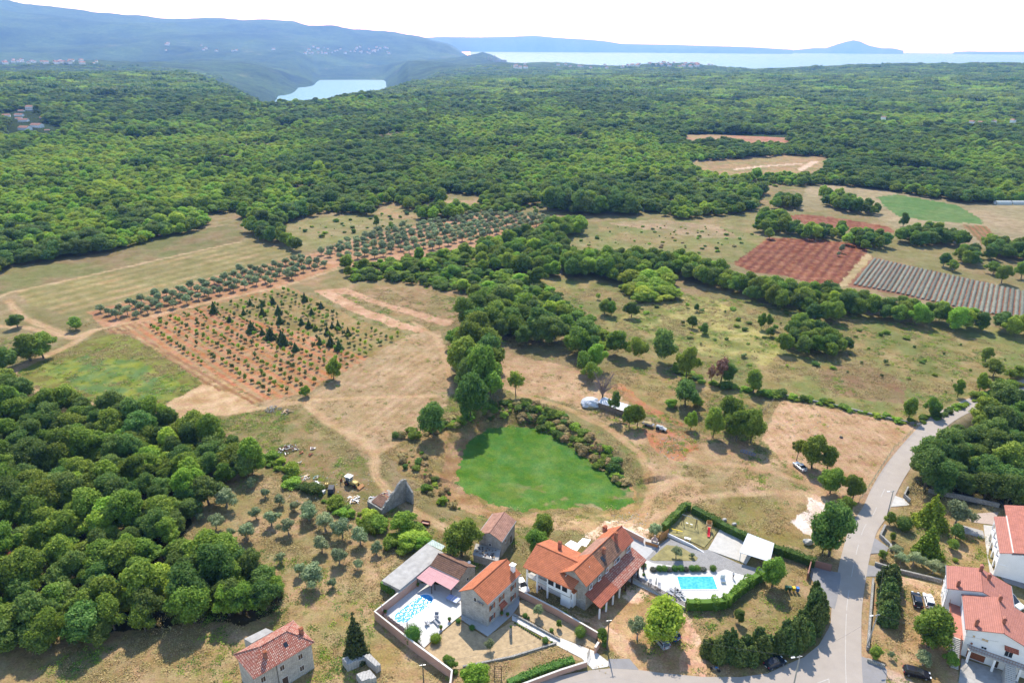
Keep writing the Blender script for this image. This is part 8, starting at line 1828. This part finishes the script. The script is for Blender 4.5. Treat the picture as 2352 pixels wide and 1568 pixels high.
for (x, y), lb in (((1950, 75), 'pale rock above the playground hedge, the left one'), ((2040, 115), 'pale rock above the playground hedge, the right one')): rk = G((x, y), 'T3'); V = ico(rk.x, rk.y, .25, .7, .4, .35, 9, .3, 2); mb = MB(); mb.mesh(V[0], [tuple(f) for f in V[1]], PCONC); tagm(mb.build('boulder', origin=rk), lb, 'boulder')
tm = GT(q('R4', 672, 882)); mb = MB(); mb.tube([tm + Vector((0, 0, .0)), tm + Vector((0, 0, .22))], .5, BLACK, 16); tagm(mb.build('tyre', origin=tm), 'black tyre lying on the mown field', 'tyre')
sg = GT(q('R4', 1380, 790)); r = thing('roadside_sign', sg, 'small pale sign board where the hedge meets the road', 'sign'); mb = MB(); mb.tube([sg, sg + Vector((0, 0, 1.3))], .04, METAL, 5); mb.build('post', r); mb = MB(); mb.box(sg + Vector((0, 0, 1.3)), (.6, 0, 0), (0, .03, 0), (0, 0, .35), PCONC); mb.build('board', r)
for t, x, y, lb in (('T2', 1700, 1075, 'potted plant at the terrace edge below the sofa'), ('T2', 1778, 1000, 'potted plant at the terrace edge near the lamp'), ('T2', 1487, 680, 'potted plant under the left end of the pink canopy'), ('T2', 1190, 930, 'potted palm beside the corner umbrella'), ('T2', 2258, 945, 'clay pot left of the brown house door'), ('T2', 2312, 955, 'clay pot farther right of the brown house door')):
    p = G((x, y), t, .1); r = thing('flower_pot', p, lb, 'plant pot'); mb = MB(); mb.cyl(p, .18, .4, plain('clay', (.42, .17, .09), .8), 12, .25); mb.build('pot', r)
    c_ = bpy.data.objects.new('plant', CR['ball'][0]); C.objects.link(c_); c_.parent = r; c_.scale = (.13, .13, .13); c_.location = (0, 0, .32)
for t, x, y, w_, lb in (('T2', 1650, 1185, 26, 'shrub with reddish tips at the edge of the pool terrace'), ('T2', 1985, 1075, 14, 'dark shrub against the foot of the stone house'), ('T2', 1858, 1010, 12, 'yellow flowering shrub at the corner of the stone house'), ('T3', 480, 950, 16, 'bush leaning over the pink garden wall'), ('T3', 385, 915, 10, 'small bush beside the pink garden wall'), ('T3', 1205, 500, 14, 'orange flowering shrub at the end of the porch'), ('T3', 1210, 580, 7, 'small round plant in the white gravel bed'), ('T2', 1830, 1480, 14, 'white flowering bush at the end of the pink wall')):
    p = G((x, y), t); tree_at((p.x, p.y, .0), 'ball' if w_ < 15 else 'goldball', px(q(t, x, y), w_), .8, lb)
# clothes line and sheets behind the farmhouse
l0, l1 = G((500, 300), 'T3'), G((720, 260), 'T3'); r = thing('drying_canopy', l0, 'two white cloths stretched behind the farmhouse roof', 'canopy')
for qd in (((485, 295), (540, 255), (640, 300), (590, 360)), ((600, 285), (650, 235), (725, 250), (680, 315))): pp = [up_('T3', x, y, 3.0) for x, y in qd]; mb = MB(); mb.prism([p - Vector((0, 0, .03)) for p in pp], pp, WHITE); mb.build('cloth', r); [(mb2 := MB(), mb2.tube([(p.x, p.y, 0), (p.x, p.y, 3.0)], .03, METAL, 4), mb2.build('post', r)) for p in pp]
# ladder against the farmhouse gable
la0, la1 = G((620, 850), 'T3'), None; r = thing('wooden_ladder', la0, 'wooden ladder leaning on the stone gable of the farmhouse', 'ladder'); ld = hB.P(-.05, WB * .40, 4.0) - la0; mb = MB(); sd_ = Vector((-ld.y, ld.x, 0)).normalized() * .22
for s_ in (-1, 1): mb.tube([la0 + sd_ * s_, la0 + sd_ * s_ + ld], .035, WOODL, 4)
mb.build('rails', r); mb = MB()
for k in range(1, 11): mb.tube([la0 + ld * k / 11 - sd_, la0 + ld * k / 11 + sd_], .025, WOODL, 4)
mb.build('rungs', r)
# garden gates
for t, x0, y0, x1, y1, lb in (('T3', 690, 1350, 715, 1290, 'dark iron gate leaf standing open at the roadside wall'), ('T3', 765, 1240, 785, 1175, 'dark iron gate leaf beside the pink pier')):
    a_, b_ = G((x0, y0), t), G((x1, y1), t); r = thing('iron_gate', a_, lb, 'gate'); mb = MB()
    for z in (.2, 1.5): mb.tube([a_ + Vector((0, 0, z)), b_ + Vector((0, 0, z))], .03, BLACK, 4)
    mb.build('frame', r); mb = MB()
    for k in range(9): p = a_.lerp(b_, k / 8); mb.tube([p + Vector((0, 0, .1)), p + Vector((0, 0, 1.6))], .018, BLACK, 4)
    mb.build('bars', r)
# ------------------------------------------------------------------ the person by the pool
def person(p, an):
    J = {}; V = []; E_ = []; Rr = []
    def v(name, co, r, par=None):
        J[name] = len(V); V.append(co); Rr.append(r)
        if par: E_.append((J[par], J[name]))
    v('pelvis', (0, 0, .95), .155); v('waist', (.0, .01, 1.08), .135, 'pelvis'); v('chest', (.02, 0, 1.32), .16, 'waist'); v('neck', (.03, 0, 1.50), .06, 'chest'); v('chin', (.05, 0, 1.58), .07, 'neck'); v('head', (.04, 0, 1.70), .10, 'chin'); v('crown', (.03, 0, 1.79), .07, 'head')
    v('nose', (.145, 0, 1.665), .016, 'chin')
    for s_, n_ in ((1, 'l'), (-1, 'r')):
        f = s_ * .12
        v('ear' + n_, (.03, s_ * .10, 1.67), .02, 'head')
        v('hip' + n_, (0, s_ * .10, .88), .10, 'pelvis'); v('knee' + n_, (.04 + f, s_ * .12, .50), .065, 'hip' + n_); v('ankle' + n_, (-.02 + f, s_ * .12, .10), .042, 'knee' + n_); v('toe' + n_, (.16 + f, s_ * .14, .035), .032, 'ankle' + n_)
        v('sh' + n_, (.02, s_ * .20, 1.42), .065, 'chest'); v('elb' + n_, (.06, s_ * .27, 1.15), .045, 'sh' + n_); v('wri' + n_, (.28, s_ * .20, 1.08), .03, 'elb' + n_); v('palm' + n_, (.36, s_ * .18, 1.07), .032, 'wri' + n_)
        for k in range(4): v('f%d%s' % (k, n_), (.41, s_ * (.155 + .018 * k), 1.08 - .006 * k), .009, 'palm' + n_); v('g%d%s' % (k, n_), (.435 - .004 * abs(k - 1), s_ * (.15 + .018 * k), 1.05 - .006 * k), .008, 'f%d%s' % (k, n_))
        v('t' + n_, (.38, s_ * .145, 1.10), .010, 'palm' + n_); v('u' + n_, (.41, s_ * .135, 1.10), .009, 't' + n_)
    r = thing('person', p, 'person in a white top and dark trousers standing on the big pool terrace', 'person'); r.rotation_euler.z = an
    me = bpy.data.meshes.new('body'); me.from_pydata(V, E_, []); me.materials.append(plain('skin', (.42, .25, .17), .6, var=.03))
    o = bpy.data.objects.new('body', me); C.objects.link(o); o.parent = r; sk = o.modifiers.new('skin', 'SKIN'); me.skin_vertices.new() if not me.skin_vertices else None
    for i, sv_ in enumerate(me.skin_vertices[0].data): sv_.radius = (Rr[i], Rr[i]); sv_.use_root = (i == 0)
    sb = o.modifiers.new('sub', 'SUBSURF'); sb.levels = 1; sb.render_levels = 1
    def cloth(name, path_r, mat):
        mb = MB()
        for path, rd in path_r: mb.tube([Vector(c) + p for c in path], rd, mat, 12)
        mb.build(name, r, True)
    cloth('white_shirt', [([(0, 0, .93), (0, .01, 1.08), (.02, 0, 1.30), (.025, 0, 1.45)], [.185, .165, .195, .12])] + [([(.02, s_ * .16, 1.42), (.05, s_ * .25, 1.22)], [.09, .065]) for s_ in (-1, 1)], WHITE)
    cloth('trousers', [([(0, 0, 1.02), (0, 0, .84)], [.178, .19])] + [([(0, s_ * .10, .90), (.04 + s_ * .12, s_ * .12, .50), (-.01 + s_ * .12, s_ * .12, .14)], [.125, .09, .07]) for s_ in (-1, 1)], plain('dark_cloth', (.05, .05, .06), .9))
    mb = MB(); V_ = ico(.02 + p.x, p.y, 1.74 + p.z, .115, .105, .095, 3, .05, 2); mb.mesh(V_[0], [tuple(f) for f in V_[1]], WHITE); mb.build('cap', r)
person(G((2030, 605), 'T3', .1), 3.6)
# ------------------------------------------------------------------ distant houses
def far_house(proto, p, an, s, label, group, red=None):
    r = proto.copy(); C.objects.link(r); r.location = p; r.rotation_euler.z = an; r.scale = (s, s, s); r['label'] = label; r['group'] = group
    for ch in proto.children:
        c = ch.copy(); C.objects.link(c); c.parent = r
    return r
vp = None; vil = [(480, 250, 5), (330, 272, 4), (25, 375, 7), (265, 365, 7), (340, 465, 9), (740, 405, 7), (340, 625, 12), (570, 575, 12), (280, 415, 6), (830, 630, 6)]
for i, (x, y, _) in enumerate(vil):
    v_ = (x / 4.704 / 1.7415, (380 + (y + 40) / 4.704) / 1.7415); p = GT(v_); p.z -= .1 + 2.0 * (i > 0)
    s_ = (1.0, .6, .8, .8, .85, .6, 1.0, 1.0, .6, .45)[i]; an = (.2, .1, .5, .1, .15, .3, -.2, -.1, .2, .4)[i]
    if vp is None:
        vp = House((p.x, p.y), (14, 0), (0, 9), 5.5, 7.6, 'farm house with a red roof in the hamlet at the left edge', 'village_house', 'house', 'houses of the hamlet at the left'); vp.gable_walls(WHITEW); vp.gable_roof(TPALE, .3, cap=False); [vp.window('f', a, 2.5, 1.0, 1.2) for a in (2, 5, 8, 11)]; vp.r.location = p
        VR = vp.r
    else: far_house(VR, p, an, s_, 'farm house with a red roof in the hamlet at the left edge', 'houses of the hamlet at the left')
fh = thing('far_house', (0, 0, 0), 'tiny pale house among far woods', 'house', 'scattered houses on the far slopes'); RL[fh.name] = Vector((0, 0, 0))
mb = MB(); mb.bx(-7, 7, -5, 5, -3, 6, WHITEW); mb.build('wall', fh); mb = MB(); mb.prism([Vector(v) for v in ((-7.5, -5.5, 6), (7.5, -5.5, 6), (7.5, 5.5, 6), (-7.5, 5.5, 6))], [Vector(v) for v in ((-7.5, -.1, 9), (7.5, -.1, 9), (7.5, .1, 9), (-7.5, .1, 9))], TPALE); mb.build('roof', fh)
first = True
def scat(n, x0, x1, y0, y1, label, group, s0=1.0, s1=1.6):
    global first
    for i in range(n):
        x, y = random.uniform(x0, x1), random.uniform(y0, y1); d = pray((x, y)); h = math.hypot(d[0], d[1]); lo = None
        for D in np.arange(1200, 11000, 40.0):
            X_, Y_ = d[0] / h * D, d[1] / h * D; zr_ = H + d[2] / h * D
            if th(X_, Y_) >= zr_: lo = (X_, Y_); break
        if lo is None: continue
        z = th(*lo); s_ = random.uniform(s0, s1)
        z += 4 if z > -149 else 0
        if z < -148: continue
        if first: fh.location = (lo[0], lo[1], z + 4); fh['label'] = label; fh['group'] = group; fh.scale = (s_,) * 3; first = False
        else: far_house(fh, (lo[0], lo[1], z + 4), random.uniform(0, 3), s_, label, group)
scat(40, 1440, 1660, 150, 160, 'tiny pale house of the village on the far ridge', 'houses of the village on the far ridge', .9, 1.5)
scat(14, 1180, 1440, 152, 163, 'tiny pale house of the village on the far ridge', 'houses of the village on the far ridge', .9, 1.5)
scat(46, 690, 900, 112, 128, 'tiny pale house on the slope of the great ridge', 'houses on the slope of the great ridge', 1.1, 2.0); scat(30, 10, 240, 143, 154, 'tiny pale house at the foot of the great ridge', 'houses at the foot of the great ridge', 1.0, 1.8); scat(12, 380, 640, 104, 122, 'tiny pale house on the slope of the great ridge', 'houses on the slope of the great ridge', 1.1, 2.0)
scat(5, 1990, 2330, 288, 302, 'small pale house hidden in the wood at the right', 'houses hidden in the wood at the right', .35, .5)
# factory at the tip of the ridge, and the two polytunnels
def atr(x, y):
    d = pray((x, y)); h = math.hypot(d[0], d[1])
    for D in np.arange(900, 12500, 25.0):
        if th(d[0] / h * D, d[1] / h * D) >= H + d[2] / h * D: return Vector((d[0] / h * D, d[1] / h * D, th(d[0] / h * D, d[1] / h * D)))
    return Vector((d[0] / h * 9000, d[1] / h * 9000, -150))
f0_ = atr(1128, 141); r = thing('cement_works', f0_, 'distant grey works with towers at the tip of the ridge', 'factory')
for i, (dx, w_, h_) in enumerate(((-60, 40, 8), (-24, 12, 30), (0, 22, 22), (28, 12, 36), (60, 50, 8), (110, 40, 4))): mb = MB(); mb.box(f0_ + Vector((dx, 0, h_ / 2)), (w_ / 2, 0, 0), (0, 12, 0), (0, 0, h_ / 2 + 7), PCONC); mb.build('silo' if h_ > 20 else 'hall', r)
for x, lb in ((2302, 'long low polytunnel by the far wood, the left one'), (2338, 'long low polytunnel by the far wood, the right one')):
    p = GT((x, 469)); r = thing('polytunnel', p, lb, 'greenhouse'); mb = MB(); n_ = 9
    mb.prism([p + Vector((-5.5, math.cos(math.pi * k / n_) * 3, math.sin(math.pi * k / n_) * 2.6)) for k in range(n_ + 1)], [p + Vector((5.5, math.cos(math.pi * k / n_) * 3, math.sin(math.pi * k / n_) * 2.6)) for k in range(n_ + 1)], plain('tunnel_film', (.40, .44, .42), .5)); mb.build('film', r)
    for s_ in (-1, 1): mb = MB(); mb.box(p + Vector((s_ * 5.55, 0, 1.0)), (.04, 0, 0), (0, 1.2, 0), (0, 0, 1.0), WHITE); mb.build('door', r)
# straw swaths and stones: small pale lumps in the hay strips; tufts over the rough ground
def tuft(seed, mat, n=34):
    r = np.random.default_rng(seed); P_ = np.stack([r.normal(0, .5, n), r.normal(0, .5, n), r.uniform(.0, .14, n)], 1); V = cards(P_, np.tile([0, -.3, 1.], (n, 1)), .22, r)
    return mesh_np('tuft', V, np.arange(n * 4).reshape(n, 4), LM[mat], [('v', 'FLOAT', 'POINT', np.repeat(r.random(n), 4))])
base_i = len(PROTO); PCOL2 = bpy.data.collections.new('tuft_prototypes')
for i, (sd_, m_) in enumerate(((1, 'dry'), (2, 'dry'), (3, 'dry'), (4, 'hedge'), (5, 'light'))): PCOL2.objects.link(bpy.data.objects.new('tuft_%d' % i, tuft(sd_, m_)))
n = 85000; rr_ = np.sqrt(rng.uniform(92 ** 2, 330 ** 2, n)); aa = rng.uniform(R(-42), R(42), n); X_, Y_ = rr_ * np.sin(aa), rr_ * np.cos(aa)
dn = fbm(X_ / 6, Y_ / 6, 301, 4); keep = rng.random(n) < np.clip((dn - .40) * 5, .04, 1)
for pl_ in LAID: keep &= ~inside([(p.x, p.y) for p in pl_], X_, Y_)
vx, vy = proj(X_, Y_, np.zeros(n))
for name, poly, *_ in REG:
    if name in ('stubble_field', 'dirt_track', 'orchard_soil', 'ploughed_field') and poly: keep &= ~(inside(poly, vx, vy) & (rng.random(n) < .85))
for pts_, wd_, c_ in TRACKS: keep &= ~(pdist([plane(p) for p in pts_], X_, Y_, False) < wd_ * .6)
inb = inside(bowl, X_, Y_); keep &= ~inb; X_, Y_, dn, inb = X_[keep], Y_[keep], dn[keep], inb[keep]; Z_ = terr(X_, Y_) - .06; gk = fbm(X_ / 14, Y_ / 14, 303, 3) > .56
idx = np.where(inb, 3, np.where(gk & (rng.random(len(X_)) < .6), rng.integers(3, 5, len(X_)), rng.integers(0, 3, len(X_)))); sc_ = rng.uniform(.5, 1.25, len(X_))
PCOL_keep = PCOL; PCOL = PCOL2
make_stuff('rough_grass', np.stack([X_, Y_, Z_, sc_, sc_ * rng.uniform(.6, 1.3, len(X_)), idx], 1), 'tufts of dry and green grass over the fields'); PCOL = PCOL_keep
# loose stones on the yards
mb = MB()
for i in range(300):
    t, x, y = random.choice([('R3', random.uniform(1350, 1600), random.uniform(860, 1080)), ('R4', random.uniform(0, 700), random.uniform(600, 900)), ('T3', random.uniform(900, 1250), random.uniform(0, 130)), ('R2', random.uniform(250, 1100), random.uniform(1200, 1500))]); p = GT(q(t, x, y)); s_ = random.uniform(.03, .13); mb.box(p + Vector((0, 0, s_ * .3)), (s_, s_ * .4, 0), (-s_ * .3, s_ * .6, .02), (0, 0, s_ * .4), PCONC)
o = mb.build('loose_stones'); o['kind'] = 'stuff'; o['label'] = 'pale loose stones scattered over the bare ground'
# ------------------------------------------------------------------ air
hz, N, L = new_mat('haze')
pv = node(N, 'ShaderNodeVolumePrincipled'); pv.inputs['Color'].default_value = (.115, .255, .60, 1); pv.inputs['Absorption Color'].default_value = (.88, .62, .38, 1); pv.inputs['Density'].default_value = 1.25e-4; pv.inputs['Anisotropy'].default_value = .35
o_ = node(N, 'ShaderNodeOutputMaterial'); L.new(pv.outputs[0], o_.inputs['Volume'])
hx, hy0, hy1, z0, z1 = 30000, -800, 28500, -170, 790
me = bpy.data.meshes.new('haze')
me.from_pydata([(-hx, hy0, z0), (hx, hy0, z0), (hx, hy1, z0), (-hx, hy1, z0), (-hx, hy0, z1), (hx, hy0, z1), (hx, hy1, z1), (-hx, hy1, z1)], [], [(3, 2, 1, 0), (4, 5, 6, 7), (0, 1, 5, 4), (1, 2, 6, 5), (2, 3, 7, 6), (3, 0, 4, 7)])
me.materials.append(hz); top('haze', me, kind='stuff')
